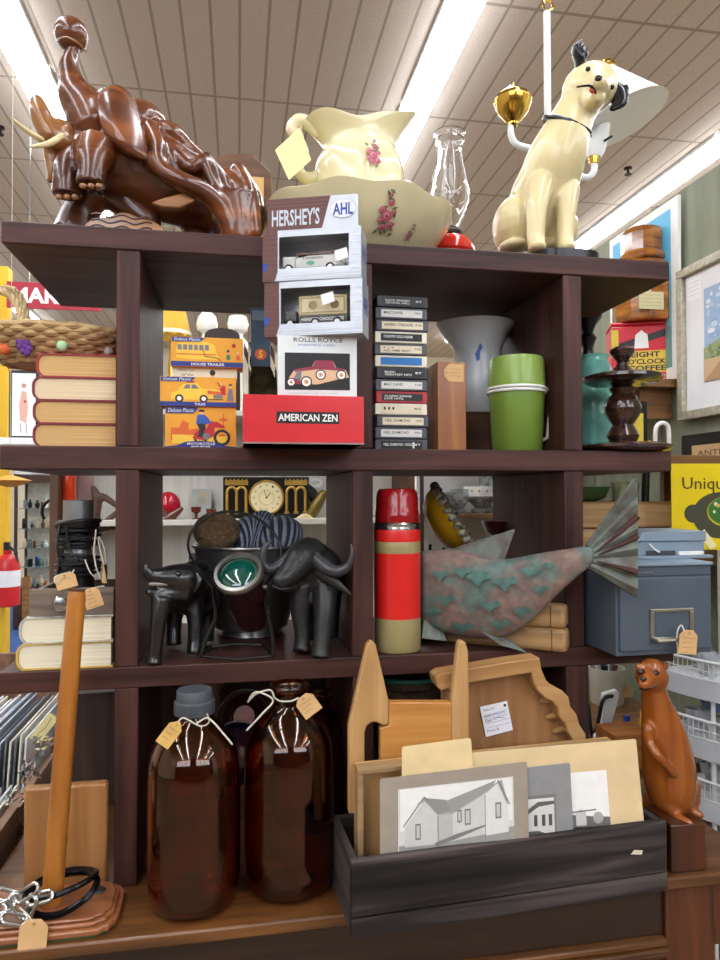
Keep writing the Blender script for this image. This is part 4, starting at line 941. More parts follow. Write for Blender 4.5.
def yarn(label,cx,cy,Y,rx,ry,rz,m1,m2,n,seed,cat='yarn'):
    p=at(cx,cy,Y); k=sc(p); t=thing('yarn_ball',label,cat,p,0); rr=random.Random(seed)
    MB().ell(p,(rx*k*.95,rz*k*.95,ry*k*.95)).build('core',m1,t)
    for mi,mm in enumerate((m1,m2)):
        w=MB()
        for i in range(n):
            if i%2!=mi: continue
            ax=Vector((rr.gauss(.3,.5),rr.gauss(0,.5),rr.gauss(1,.3))).normalized() if cat=='twine' else Vector((1,.35*math.sin(seed+i*.25),.25*math.cos(i*.3))).normalized()
            e1=ax.orthogonal().normalized(); e2=ax.cross(e1); off=(-.92+1.84*(i+.5)/n) if cat!='twine' else rr.uniform(-.85,.85)
            q=math.sqrt(max(.02,1-off*off)); pts=[]
            for j in range(28):
                a=2*math.pi*j/28; d=ax*off+(e1*math.cos(a)+e2*math.sin(a))*q
                pts.append(p+Vector((d.x*rx*k,d.y*rz*k,d.z*ry*k)))
            w.tube(pts,(1.5 if cat=='twine' else 2.0)*k,5,closed=True)
        w.build('windings',mm,t)
    return t
TWN=mk('brown_twine','#85694b',.9,c2='#5d482f',vs=90); TWN2=mk('light_brown_twine','#94785a',.9,c2='#6b533a',vs=90)
NV=mk('navy_wool','#2a3350',.95,var=.3,vs=150,sheen=.3); GW=mk('grey_wool','#a3a7b4',.95,var=.2,vs=150,sheen=.3); PWOOL=mk('pale_blue_wool','#aeb9c6',.95,var=.2,vs=150)
yarn('ball of brown twine at the left of the metal bucket',217,531,.235,22,18,20,TWN,TWN2,44,3,'twine')
yarn('navy and grey striped yarn ball in the middle of the bucket',252,534,.265,20,17,18,NV,GW,17,1)
yarn('larger navy and grey striped yarn ball at right of the bucket',282,535,.245,20,18,20,NV,GW,17,5)
yarn('pale blue yarn ball behind the striped yarn in bucket',262,524,.32,13,12,12,PWOOL,NV,17,2)
# --- signal lantern
t=thing('signal_lantern','dark maroon signal lantern with green lens on a wire stand between the animals','lantern',at(238,656,.04))
A0=at(239,575,-.01); B0=at(253,618,.085); axl=(A0-B0).normalized(); qm=axl.to_track_quat('Z','Y').to_matrix().to_4x4(); kl=sc(A0); Lh=(A0-B0).length; T=Matrix.Translation(B0)@qm
MRN=mk('dark_maroon_enamel','#2a1013',.25,var=.2,coat=.4)
MB().lathe([(0,-.018),(8*kl,-.017),(14*kl,-.01),(18*kl,0),(20*kl,.02),(22.5*kl,Lh-.01),(23*kl,Lh)],n=40,T=T).build('barrel',MRN,t)
lring=MB().lathe([(18*kl,Lh+.004),(23.5*kl,Lh-.004),(25*kl,Lh),(25.5*kl,Lh+.006),(24*kl,Lh+.011),(20.5*kl,Lh+.012),(19.5*kl,Lh+.006)],n=48,T=T,cap=False).build('lens_ring',mk('worn_grey_steel','#8d8a84',.35,.9,var=.15),t)
MB().lathe([(19.5*kl,Lh+.004),(17*kl,Lh+.0085),(12*kl,Lh+.013),(6*kl,Lh+.0155),(0,Lh+.0165)],n=40,T=T).build('lens',mk('green_glass_lens','#09473a',.05,var=.25,coat=1,trans=0,spec=.8),lring)
m=MB()
for pts in ([(201,656,.0,2),(206,640,.005,2),(215,618,.015,2),(214,600,.02,2),(213,588,.02,2)],[(273,656,.0,2),(272,635,.005,2),(267,612,.015,2),(265,597,.015,2),(264,586,.02,2)]): chain(m,pts,n=8,flat=1.6)
m.tube([at(x,y,Y) for x,y,Y in((201,656,.0),(237,659.5,.0),(273,656,.0))],1.5*kl,8); m.tube([at(x,y,Y) for x,y,Y in((201,656,.0),(212,647,.05),(237,644,.06),(262,645,.05),(273,656,.0))],1.5*kl,8)
m.build('wire_stand',mk('blackened_steel','#2d2c2b',.4,.8,var=.15),t)
m=MB(); chain(m,[(213,588,.02,1.3),(198,570,.05,1.3),(188,546,.08,1.3),(196,526,.1,1.3),(222,512,.105,1.3),(255,517,.1,1.3),(277,538,.07,1.3),(281,556,.05,1.3),(272,575,.025,1.3),(264,586,.02,1.3)],n=7); m.build('bail_handle',mk('blackened_steel','#2d2c2b',.4,.8),t)
m=MB(); m.ell(at(265,587,.01),3.2*kl); m.build('thumb_screw',mk('worn_grey_steel','#8d8a84',.35,.9),t)
# --- buffalo
BF=mk('charcoal_carved_wood','#242322',.42,var=.35,vs=40,bump=.25,bs=150)
t=thing('buffalo_carving','black carved water buffalo with curved horns standing beside the middle upright','carving',at(310,656,.06))
b=MB()
chain(b,[(306,566,.06,22),(314,570,.075,27),(318,574,.10,27),(321,578,.135,25)],n=18)
chain(b,[(310,553,.05,17),(302,558,.03,17),(294,567,.015,14.5),(287,576,.0,11.5),(281,580,-.008,9.5)],n=14)
chain(b,[(292,585,.012,8),(284,586,.0,6)],n=10); blob(b,316,552,.07,14,10,14); blob(b,277,580,-.012,5.5,6,5)
for pts in ([(301,585,.05,12),(300,610,.045,10),(302,632,.04,8),(302,646,.038,8.5),(301,652,.034,9.5)],[(325,585,.045,14),(324,612,.025,11),(322,635,.015,9),(321,650,.01,9),(320,658,.006,10)],
            [(308,590,.13,12),(307,615,.14,9),(306,640,.135,8)],[(331,590,.11,12),(331,612,.11,9),(330,638,.105,8.5)]): chain(b,pts,n=12,rounded=False)
b.build('body',BF,t,remesh=.0034,smoothit=2)
HN=mk('dark_grey_horn','#37363a',.3,var=.15)
m=MB(); chain(m,[(308,551,.03,7),(318,561,.015,7.5),(328,569,.0,7),(339,571,-.008,6),(348,566,-.014,4.5),(352,555,-.018,2.8),(351,545,-.018,1)],n=12); m.build('horn',HN,t)
m=MB(); chain(m,[(290,556,.02,6),(278,566,.012,6),(268,569,.008,5.5),(263,562,.006,4.5),(264,549,.006,3.4),(271,541,.008,1.5)],n=12); m.build('horn',HN,t)
m=MB(); chain(m,[(314,571,.025,4),(326,577,.01,5.5),(338,585,.0,4.5),(350,594,-.012,1)],n=10,flat=.5); m.build('ear',BF,t)
m=MB(); blob(m,299,562,-.004,2.4); m.build('eye',BLACKPL,t)
m=MB(); chain(m,[(273,586,-.018,.8),(281,589,-.02,1),(290,588,-.014,.8)],n=6); m.build('mouth',HN,t)
# small tag and orange box behind
X=at(284,612,.30).x
MB().box(at(271,623,.36).x,at(286,603,.36).x,.36,.40,Z3,at(271,603,.36).z).build('small_box',mk('orange_wood_box','#b06f3c',.5),smooth=False,bevel=.001,loc=(X,.38,Z3),label='small orange wooden box behind the lantern stand',cat='box')
# --- red vacuum flask
f0=at(397.5,651,.055); kf=sc(f0); fz=lambda y:at(397.5,y,.055).z-Z3
t=thing('vacuum_flask','tall red and tan vacuum flask with dark red cup on the middle shelf','flask',(f0.x,.055,Z3)); c=(f0.x,.055,Z3)
RF=mk('red_flask_paint','#d3231f',.3,var=.05,coat=.3); TF=mk('tan_flask_paint','#9d9163',.35,var=.05,coat=.2); DRF=mk('dark_red_plastic','#8f0f15',.2,var=.08,coat=.4)
r=23.3*kf
MB().lathe([(r*.96,0),(r,.003),(r,fz(616))],c,48).build('base_band',TF,t)
MB().lathe([(r,fz(616)),(r,fz(552))],c,48).build('body',RF,t)
MB().lathe([(r,fz(552)),(r*1.003,fz(551.8)),(r*1.003,fz(541)),(r,fz(540.8))],c,48).build('tan_band',TF,t)
MB().lathe([(r,fz(541)),(r,fz(530)),(r*.99,fz(529))],c,48).build('shoulder',RF,t)
MB().lathe([(r*.99,fz(529)),(r*1.005,fz(528)),(r*.97,fz(526)),(r*1.005,fz(523.5)),(r*.95,fz(522))],c,48).build('steel_ring',CHROME,t)
MB().lathe([(r*.93,fz(523)),(r*.95,fz(522)),(r*.93,fz(511)),(r*.91,fz(510)),(r*.9,fz(498)),(r*.86,fz(492)),(r*.76,fz(489)),(r*.4,fz(488.4)),(0,fz(488.3))],c,48).build('cup',DRF,t)
# --- yellow dish
d0=at(437,528,.24); kd=sc(d0)
t=thing('yellow_dish','mustard yellow glass dish with clear patterned edge leaning behind the red flask','dish',d0)
ax=Vector((.80,-.28,.52)).normalized(); T=Matrix.Translation(at(431,530,.24))@ax.to_track_quat('Z','Y').to_matrix().to_4x4()
MB().shell([(11*kd,0),(24*kd,5*kd),(33*kd,15*kd),(36*kd,24*kd)],.004,n=40,T=T).build('bowl',mk('mustard_glass','#b98a16',.12,var=.1,coat=.5),t)
m=MB(); 
for i in range(26): a=2*math.pi*i/26; m.ell((36.5*kd*math.cos(a),36.5*kd*math.sin(a),26*kd),(3.6*kd,3.6*kd,4.5*kd),n=8,m=6,T=T)
m.build('beaded_rim',mk('cloudy_glass_rim','#c9c2ae',.1,c2='#4c4330',vs=120,trans=.3),t)
zb5=at(436,553,.24); st5=MB(); st5.box(zb5.x-.03,zb5.x+.03,.225,.275,Z3,Z3+.008); st5.tube([(zb5.x-.02,.25,Z3+.008),(zb5.x-.012,.245,zb5.z+.02)],.004,6); st5.tube([(zb5.x+.02,.25,Z3+.008),(zb5.x+.02,.245,zb5.z+.012)],.004,6); st5.build('wire_stand',BLACKPL,t)
m=MB(); q=at(455,548,.27); MB().lathe([(.03,0),(.034,.004),(.02,.015),(.016,.03),(.03,.05)],(q.x,.33,Z3),24).build('small_goblet',mk('dark_amber_glass','#4a1f16',.1,coat=.6,trans=.3),loc=(q.x,.33,Z3),label='small dark goblet behind the painted wooden fish',cat='goblet')
p=at(497,552,.36)
MB().shell([(.02,0),(.022,.004),(.012,.008),(.012,at(497,537,.36).z-Z3),(.03,at(497,532,.36).z-Z3),(.042,at(497,521,.36).z-Z3)],.003,(p.x,.355,Z3),32).build('footed_cup',mk('red_brown_glass','#431a17',.12,coat=.6,var=.1),loc=(p.x,.355,Z3),label='dark red-brown footed cup behind the fish fin',cat='cup')
# --- wooden bars
BARW=wood('worn_yellow_wood','#7d5a34','#c29a66','X',1,.5,.1,.15,)
hb=.0455
pR=Vector((.640,-.030,0)); pL=Vector((.385,.142,0)); dv=pR-pL; ang=math.atan2(dv.y,dv.x)
for i,(off,lb) in enumerate(((0,'worn wooden bar with rounded end lying on the middle shelf behind the fish, lower one'),(.0,'worn wooden bar with rounded end behind the fish, lying on the other bar'))):
    L=dv.length-(0 if i==0 else .02); c=(pL+pR)/2 if i==0 else pR-dv.normalized()*(L/2+.002)
    t=thing('wooden_bar',lb,'bar',(c.x,c.y,Z3+i*(hb+.0006)),ang,'worn wooden bars behind the fish')
    MB().box(-L/2,L/2,-.021,.021,0,hb).build('bar',BARW,t,local=True,bevel=.009)
    MB().box(L/2-.03,L/2-.028,-.0213,.0213,.002,hb-.002).build('stain_line',mk('dark_stain','#4c3420',.6),t,local=True,smooth=False)
# --- painted fish
def fishmat():
    m,t,b=nmat('painted_fish'); N=t.nodes; L=t.links
    tc=N.new('ShaderNodeTexCoord'); nz=N.new('ShaderNodeTexVoronoi'); nz.inputs['Scale'].default_value=17
    n1=N.new('ShaderNodeTexNoise'); n1.inputs['Scale'].default_value=14; n1.inputs['Detail'].default_value=4; L.new(tc.outputs['Object'],n1.inputs['Vector'])
    cr=N.new('ShaderNodeValToRGB'); e=cr.color_ramp.elements; e[0].position=.43; e[0].color=lin('#836b61'); e[1].position=.58; e[1].color=lin('#5d7269')
    L.new(n1.outputs[0],cr.inputs[0])
    n2=N.new('ShaderNodeTexNoise'); n2.inputs['Scale'].default_value=60; n2.inputs['Detail'].default_value=5; L.new(tc.outputs['Object'],n2.inputs['Vector'])
    c2=N.new('ShaderNodeValToRGB'); e=c2.color_ramp.elements; e[0].position=.35; e[0].color=(.35,.35,.35,1); e[1].position=.75; e[1].color=(1.25,1.2,1.2,1); L.new(n2.outputs[0],c2.inputs[0])
    mx=N.new('ShaderNodeMix'); mx.data_type='RGBA'; mx.blend_type='MULTIPLY'; mx.inputs[0].default_value=.6; L.new(cr.outputs[0],mx.inputs[6]); L.new(c2.outputs[0],mx.inputs[7]); L.new(mx.outputs[2],b.inputs['Base Color'])
    b.inputs['Roughness'].default_value=.65; bp=N.new('ShaderNodeBump'); bp.inputs['Strength'].default_value=.4; bp.inputs['Distance'].default_value=.003; L.new(n2.outputs[0],bp.inputs['Height']); L.new(bp.outputs[0],b.inputs['Normal'])
    return m
FM=fishmat(); FG2=mk('sea_green_paint','#4a6a62',.7,var=.25,vs=60); FD=mk('dark_groove_paint','#4a2c26',.7,var=.2); FGR=mk('grey_green_fin_paint','#737f76',.6,c2='#5a5149',vs=35,bump=.3)
fY=lambda x:.075-(x-424)/166*.165
t=thing('wooden_fish','large carved wooden fish with pink and green painted scales and fan tail','carving',at(500,650,0.0))
st=[(419,587,36,.026),(420,587,36.5,.027),(438,590,41,.034),(455,592,44,.038),(475,596,42,.040),(495,599,40,.039),(512,596,37,.037),(530,588,33,.034),(546,578,26,.030),(560,570,20,.026),(574,562.5,14.5,.022),(586,557,11.5,.018),(592,555,9,.014)]
m=MB(); n=22; vs=[]
for x,y,hh_,th in st:
    p=at(x,y,fY(x)); k=sc(p)
    for j in range(n):
        a=2*math.pi*j/n; c_,s_=math.cos(a),math.sin(a)
        vs.append(p+Vector((0.12*0,-th*math.copysign(abs(c_)**.8,c_),hh_*k*math.copysign(abs(s_)**.9,s_))))
fs=[(i*n+j,i*n+(j+1)%n,(i+1)*n+(j+1)%n,(i+1)*n+j) for i in range(len(st)-1) for j in range(n)]
fs+=[tuple(range(n-1,-1,-1)),tuple((len(st)-1)*n+j for j in range(n))]
m.add(vs,fs); m.build('body',FM,t,sub=1)
def fan(name,mat,base,edge,yo,th,par):
    # base: list of (px,py,Y); edge same length ; alternate pleats
    m=MB(); P=[at(*q) for q in base]; E=[at(*q) for q in edge]; nn=len(P); vs=P+E+[p+Vector((0,th,0)) for p in P]+[p+Vector((0,th,0)) for p in E]; f=[]
    for i in range(nn-1):
        f+=[(i,i+1,nn+i+1,nn+i),(2*nn+i,3*nn+i,3*nn+i+1,2*nn+i+1),(nn+i,nn+i+1,3*nn+i+1,3*nn+i),(i,2*nn+i,2*nn+i+1,i+1)]
    f+=[(0,nn,3*nn,2*nn),(nn-1,3*nn-1,4*nn-1,2*nn-1)]
    m.add(vs,f); return m.build(name,mat,par,auto=20)
ed=[478,495,502,516,528,536,548,556,572,578,589,597]; N_=len(ed)
def zig(i): return -.006 if i%2==0 else .006
base=[(588+4*math.sin(math.pi*i/(N_-1)),545+22*i/(N_-1),fY(588)-.008) for i in range(N_)]
edge=[(638-(0 if 0<i<N_-1 else 1),ed[i],fY(638)+zig(i)) for i in range(N_)]
fan('tail',FGR,base,edge,0,.012,t)
for i in(3,5,8):
    g=MB(); a=at(base[i][0]+6,base[i][1],fY(594)-.012); b_=at(638,ed[i],fY(638)+zig(i)-.003); g.tube([a,(a+b_)/2+Vector((0,-.002,0)),b_],[.001,.0035,.006],6); g.build('tail_groove',FD,t)
base=[(452+i*6.5,550+i*1.4,fY(452+i*6.5)) for i in range(9)]
edge=[(456+i*7.4,548-i*2.3 if i else 549,fY(456+i*7)+zig(i)*.4) for i in range(9)]
fan('dorsal_fin',FGR,base,edge,0,.012,t)
fan('belly_fin',FGR,[(424+i*3.5,620+i*1.5,fY(430)-.012) for i in range(6)],[(422+i*5,638+i*.6,fY(430)-.02+zig(i)*.3) for i in range(6)],0,.010,t)
fan('belly_fin',FGR,[(482+i*5,632+i*1.2,fY(490)-.016) for i in range(6)],[(500+i*5.5,645+i*1.6,fY(505)-.02+zig(i)*.3) for i in range(6)],0,.010,t)
rr=random.Random(9)
for (x,y,s_) in ((478,578,13),(505,583,13),(500,625,11),(462,628,12),(530,572,10),(445,600,11),(470,605,0),(548,566,7),(440,575,10),(522,612,10),(490,606,11),(462,572,10),(540,590,9),(432,612,9)):
    if not s_: continue
    g=MB()
    o=[(-1,-.1),(-.35,-.5),(.1,-.22),(.6,-.6),(1.05,.0),(.4,.15),(0,.7),(-.4,.22)]
    def q(u,v):
        X,Y_=x+u*s_,y+v*s_
        for a,b_ in zip(st,st[1:]):
            if a[0]<=X<=b_[0]: break
        f=(X-a[0])/(b_[0]-a[0]); cy_=a[1]+(b_[1]-a[1])*f; hh_=a[2]+(b_[2]-a[2])*f; th=a[3]+(b_[3]-a[3])*f
        w_=max(-.98,min(.98,(Y_-cy_)/hh_)); s9=abs(w_)**(1/.9); return at(X,Y_,fY(X)-th*(1-s9*s9)**.4-.0022)
    pts=[]
    for k in range(len(o)):
        a,b_=o[k],o[(k+1)%len(o)]
        for f in(0,.5): pts.append(q(a[0]+(b_[0]-a[0])*f,a[1]+(b_[1]-a[1])*f))
    c_=q(.1,0); mid=[(p+c_)/2 for p in pts]; mid=[q(.1+(o[k//2][0]*(1-.5*(k%2))+o[(k//2+1)%len(o)][0]*.5*(k%2)-.1)*.5,(o[k//2][1]*(1-.5*(k%2))+o[(k//2+1)%len(o)][1]*.5*(k%2))*.5) for k in range(len(pts))]
    nn=len(pts); g.add(pts+mid+[c_],[(k,(k+1)%nn,nn+(k+1)%nn,nn+k) for k in range(nn)]+[(nn+k,nn+(k+1)%nn,2*nn) for k in range(nn)])
    g.build('painted_scale',FG2,t,smooth=True)
# --- grey steel index file
GS=mk('slate_grey_steel','#55606c',.4,.25,var=.06,vs=6); GSL=mk('light_slate_steel','#8595a3',.4,.2,var=.06,vs=6)
a=at(617,655,-.10); b=at(712,566,-.10); w=b.x-a.x; h=at(617,567,-.10).z-Z3; d=.30
t=thing('card_file','slate grey steel card file drawer on right end of the middle shelf','file box',((a.x+b.x)/2,-.10+d/2,Z3)); 
m=MB(); m.box(-w/2,w/2,-d/2+.003,d/2,.002,h); m.build('case',GS,t,local=True,smooth=False,bevel=.002)
dfr=MB().box(-w/2+.006,w/2-.006,-d/2-.003,-d/2+.0028,.012,h-.022).build('drawer_front',GS,t,local=True,smooth=False,bevel=.0015)
MB().box(-w/2-.001,w/2+.001,-d/2-.002,d/2,h,h+.006).build('lid',GSL,t,local=True,smooth=False,bevel=.0015)
NI=mk('brushed_nickel','#b0aa98',.3,.9,var=.1)
k=w/95.; fx0,fx1,fz1,fz0=(648-664.5)*k,(691-664.5)*k,h-(604-566)*k,h-(632-566)*k
yf=-d/2-.003; m=MB(); 
m.box(fx0,fx1,yf-.004,yf,fz1-.006,fz1).box(fx0,fx0+.008,yf-.004,yf,fz0,fz1-.006).box(fx1-.008,fx1,yf-.004,yf,fz0,fz1-.006).box(fx0,fx1,yf-.004,yf,fz0,fz0+.006)
m.build('label_frame',NI,dfr,local=True,smooth=False,bevel=.001)
m=MB(); m.tube([(fx0+.004,yf-.002,fz0+.006),(fx0+.006,yf-.016,fz0+.003),(fx1-.006,yf-.016,fz0+.003),(fx1-.004,yf-.002,fz0+.006)],.0042,8); m.build('pull',NI,dfr,local=True)
A=Art((-w/2+.03,-d/2+.003-.0001,h-.016),(.05,0,0),(0,0,.009)); A.disc(NI,.12,.5,.06,.3); A.line(NI,[(.3,.5),(.95,.5)],.001); A.build('maker_plate',t,local=True)
m=MB(); m.box(-w/2-.001,w/2+.001,-d/2+.0026,-d/2+.003,h-.02,h-.018); m.build('seam',flat('#2d343c'),t,local=True,smooth=False)
zl=Z3+h+.006
# grey punch on top
a=at(640,559,-.03); b=at(707,533,-.03); w2=b.x-a.x; hp=at(640,532,-.03).z-zl
t2=thing('metal_case','pale grey hinged metal case on top of the slate card file','case',((a.x+b.x)/2-.002,.01,zl+.0003)); 
m=MB(); m.box(-w2/2,w2/2,-.035,.09,0.006,hp*.62); m.build('base',GSL,t2,local=True,smooth=False,bevel=.002)
MB().prism([(-w2/2-.002,hp*.63),(-w2/2+.01,hp*.95),(-w2/2+.035,hp),(w2/2+.002,hp),(w2/2+.002,hp*.63)],-.038,.09).build('lid',GSL,t2,local=True,smooth=False,bevel=.002)
MB().box(-w2/2-.004,w2/2+.012,-.045,.095,0,.006).build('tray',GSL,t2,local=True,smooth=False,bevel=.001)
MB().box(-w2*.38,w2*.05,-.0365,-.035,.0065,.016).build('slot',flat('#3a3d40'),t2,local=True,smooth=False)
MB().box(w2*.08,w2*.45,-.043,-.036,.0065,.014).build('catch',WHITEP,t2,local=True,smooth=False,bevel=.001)
m=MB(); m.tube([(-w2*.34,-.0395,hp*.55),(-w2*.28,-.0405,hp*.36),(-w2*.2,-.0405,hp*.25)],.002,6); m.build('lever',WHITEP,t2,local=True)
ptag('tan price tag hanging from the card file pull',688,642,20,24,-.128,-6,[(684,631,-.128),(681,625,-.118),(677,634,-.12),(678,654,-.12)],lines=4)
# ================================================================== DRESSER TOP (z = ZD)
# --- stick on plaque with shackle
OG=wood('reddish_plaque_wood','#6b3b22','#a8683f','X',.8,.35,.3,.08)
pl=[atz(x,y,ZD) for x,y in((-60,905),(112,885),(108,928),(-60,956))]
t=thing('stick_trophy','orange-brown wooden stick standing on an ogee-edged plaque with black shackle and chain','trophy',atz(58,915,ZD))
fx=at(98,930,-.135).x; bxk=at(119,885,-.02).x
def plaque(mb,z0,z1,ins):
    x0,x1,y0,y1=-.436,-.192,-.142,-.006; x0+=ins;x1-=ins;y0+=ins;y1-=ins; r=.019
    o=[]
    cv=[(-2.2,0),(-1.6,-.02),(-1.25,-.14),(-1.05,-.36),(-.9,-.42),(-.62,-.45),(-.45,-.62),(-.42,-.9),(-.36,-1.05),(-.14,-1.25),(-.02,-1.6),(0,-2.2)]
    for cx,cy,sx,s_y,rv in((x1,y1,1,1,0),(x1,y0,1,-1,1),(x0,y0,-1,-1,0),(x0,y1,-1,1,1)):
        o+=[(cx+sx*a*r,cy+s_y*b*r) for a,b in (cv[::-1] if rv else cv)]
    mb.slab([(x,y,z0) for x,y in o],(0,0,z1-z0))
m=MB(); plaque(m,ZD,ZD+.004,.004); m.build('felt_underside',mk('green_felt','#3f5a3a',.95),t,smooth=False)
m=MB(); plaque(m,ZD+.004,ZD+.014,0); m.build('plaque_edge',OG,t,bevel=.003)
m=MB(); plaque(m,ZD+.014,ZD+.021,.007); m.build('plaque_step',OG,t,bevel=.003)
m=MB(); plaque(m,ZD+.021,ZD+.026,.012); m.build('plaque_top',OG,t,bevel=.002)
zp=ZD+.026
s0=atz(58,889,zp); s0=Vector((s0.x,-.075,zp)); top=at(77,590,-.075)
SW=wood('orange_stick_wood','#94531b','#cf8634','Z',.5,.35,.3,.1)
L=(top-s0).length; q=(top-s0).to_track_quat('Z','Y').to_matrix().to_4x4(); ks=sc((top+s0)/2)
MB().lathe([(10*ks,0),(10*ks,L*.1),(9.5*ks,L*.5),(8.8*ks,L*.97),(7.5*ks,L),(0,L)],n=24,T=Matrix.Translation(s0)@q,fr=lambda a,i,r,z:(r*(1+.03*math.sin(3*a+z*9)),z)).build('stick',SW,t,loc=None)
MB().lathe([(8*ks,L-.001),(8.1*ks,L+.001),(3*ks,L+.0012),(0,L+.0012)],n=20,T=Matrix.Translation(s0)@q).build('stick_top',mk('dark_end_grain','#4a2c14',.6),t)
m=MB(); p=atz(102,887,zp); MB().lathe([(.011,0),(.012,.001),(.010,.003),(0,.003)],(p.x-.004,p.y-.01,zp),20).build('metal_badge',mk('dark_badge','#3a3a3c',.35,.8),t)
BS=mk('black_steel','#121316',.22,.6,var=.1)
def loop3(name,pts,r,mat,par,n=8,fl=1.):
    m=MB(); P=[Vector(p) for p in pts]; out=[]; N=len(P)
    for i in range(N):
        p0,p1,p2,p3=P[i-1],P[i],P[(i+1)%N],P[(i+2)%N]
        for k in range(6):
            u=k/6; out.append(.5*((2*p1)+(p2-p0)*u+(2*p0-5*p1+4*p2-p3)*u*u+(p3-p0+3*p1-3*p2)*u**3))
    m.tube(out,r,n,closed=True,flat=fl); return m.build(name,mat,par)
loop3('shackle_ring',[at(x,y,Y) for x,y,Y in((28,906,-.10),(38,915,-.118),(60,914,-.12),(85,899,-.115),(97,882,-.09),(90,873,-.06),(70,873,-.045),(45,881,-.06),(30,892,-.08))],.0055,BS,t)
loop3('shackle_ring',[at(x,y,Y) for x,y,Y in((26,899,-.10),(50,897,-.115),(78,886,-.11),(95,875,-.085),(92,870,-.055),(70,870,-.04),(45,878,-.055),(30,888,-.08))],.005,BS,t)
for cx,cy,ang,Y in((8,896,-20,-.11),(27,893,30,-.118),(18,905,-60,-.12),(40,898,10,-.122),(2,908,20,-.12),(14,919,-15,-.128),(-4,915,40,-.12),(30,908,70,-.125)):
    p=at(cx,cy,Y); m=MB()
    pts=[(.0115*math.copysign(1,math.cos(a))+.0075*math.cos(a),.0075*math.sin(a),0) for a in [2*math.pi*(i+.5)/20 for i in range(20)]]
    T=Matrix.Translation(p)@Matrix.Rotation(R(-ang),4,'Y')@Matrix.Rotation(R(60),4,'X')
    m.tube(pts,.0034,8,closed=True,T=T); m.build('chain_link',CHROME,t)
ptag('tan blank paper tag hanging over the plaque edge below the chain',33,936,27,33,-.148,-5,[(32,921,-.149),(27,914,-.135),(20,908,-.125)],lines=0)
# --- leaning oak board
OAK=wood('golden_oak','#9a6535','#bf8850','Z',.7,.35,.3,.1)
a=at(22,886,.003); b=at(109,780,.016)
t=thing('oak_board','golden oak board with chamfered edge leaning upright behind the orange-brown stick','board',((a.x+b.x)/2,.012,ZD)); w=b.x-a.x-.002; h=b.z-ZD
m=MB(); m.prism([(-w/2,0),(w/2,0),(w/2,h),(-w/2,h)],-.008,.012); m.build('board',OAK,t,local=True,bevel=.005)
# --- dark furniture side behind at left
a=at(80,790,.34); b=at(116,692,.34)
MB().box(a.x-.03,b.x+.02,.36,.40,ZD,at(90,693,.36).z).build('backboard',wood('dark_brown_panel','#2b1a11','#4f3423','Z',.6,.6),smooth=False,bevel=.002,loc=((a.x+b.x)/2,.36,ZD),label='dark brown wooden panel standing behind the golden oak board',cat='panel')
# --- print bin with plastic sleeves at far left
BN=wood('bin_wood','#6b4a36','#9a755a','Y',.8,.6)
t=thing('print_bin','long wooden bin of plastic sleeved prints beyond the left end of dresser','bin',(-1.0,.7,0))
RX=-.448
def bb_(n,*a): MB().box(*a).build(n,BN,t,smooth=False,bevel=.002)
bb_('side_panel',RX-.018,RX,-.02,1.3,.45,.905); bb_('side_panel',-1.45,-1.43,-.02,1.3,.45,.905)
bb_('front_panel',-1.4295,RX-.0185,-.02,-.002,.45,.86); bb_('back_panel',-1.4295,RX-.0185,1.28,1.30,.45,1.0); bb_('bottom',-1.4295,RX-.0185,-.0015,1.2795,.45,.468)
for sx in(-1.449,RX-.051):
    for yy in(-.019,1.249): bb_('leg',sx,sx+.05,yy,yy+.05,0,.4495)
rr=random.Random(11)
SL=[mk('sleeve_'+n,c,.15,coat=.6,var=.05) for n,c in(('white','#e4e6e8'),('grey','#aeb4bb'),('cream','#e2dccb'),('blue_grey','#8e99a6'),('dark','#5b6068'))]
for pk,(y0,y1,zt0,nm,gp,n) in enumerate(((.40,.78,.99,'print in a clear plastic sleeve in the taller rear pack of the bin','sleeved prints in the rear pack',26),(.05,.36,.895,'cream edged print in a plastic sleeve in low front pack of the bin','sleeved prints in the front pack',24))):
    for i in range(n):
        x=RX-.028-i*.011; hz=zt0+rr.uniform(-.008,.012)-(.0 if pk else 0); ln=R(7)
        MB().box(-.002,.002,y0-(y0+y1)/2+rr.uniform(0,.015),y1-(y0+y1)/2,0,hz-.47).build('sleeved_print',SL[(i*7+i//3)%5] if pk==0 else SL[(2,0,2,2,1)[i%5]],local=True,smooth=False,
          M=Matrix.Translation((x-.035,(y0+y1)/2,.469))@Matrix.Rotation(ln*.5,4,'Y'),label=nm,cat='print',group=gp)
p=at(44,728,.42); t=thing('price_card','pale yellow handwritten card strip on the plastic sleeves in the bin','card',p,0,M=Matrix.Translation(p)@Matrix.Rotation(R(-52),4,'Y'))
MB().box(-.035,.035,-.0006,.0006,-.013,.013).build('card',mk('pale_yellow_card','#e9dd9d',.7),t,local=True,smooth=False)
A=Art((-.035,-.0006,-.013),(.07,0,0),(0,0,.026)); A.line(DKI,[(.1,.5),(.3,.6),(.5,.4),(.9,.55)],.001); A.build('handwriting',t,local=True)
bagm=MB(); 
for c_,(xx,yy) in enumerate(((30,770),(15,800),(20,830),(45,745))):
    p=at(xx,yy,.24)
    bag=MB(); pts=[]
    for i in range(6):
        for j in range(6): pts.append(p+Vector(((i-2.5)*.008+rr.uniform(-.004,.004),rr.uniform(-.012,.012),(j-2.5)*.008+rr.uniform(-.004,.004))))
    bagm.add(pts,[(i*6+j,i*6+j+1,(i+1)*6+j+1,(i+1)*6+j) for i in range(5) for j in range(5)])
bagm.build('plastic_wrap',glass('bag_film',rough=.12,ior=1.12),smooth=False,loc=at(30,780,.24),label='crumpled clear plastic wrap along the edge of the print bin',cat='plastic wrap',kind='stuff')
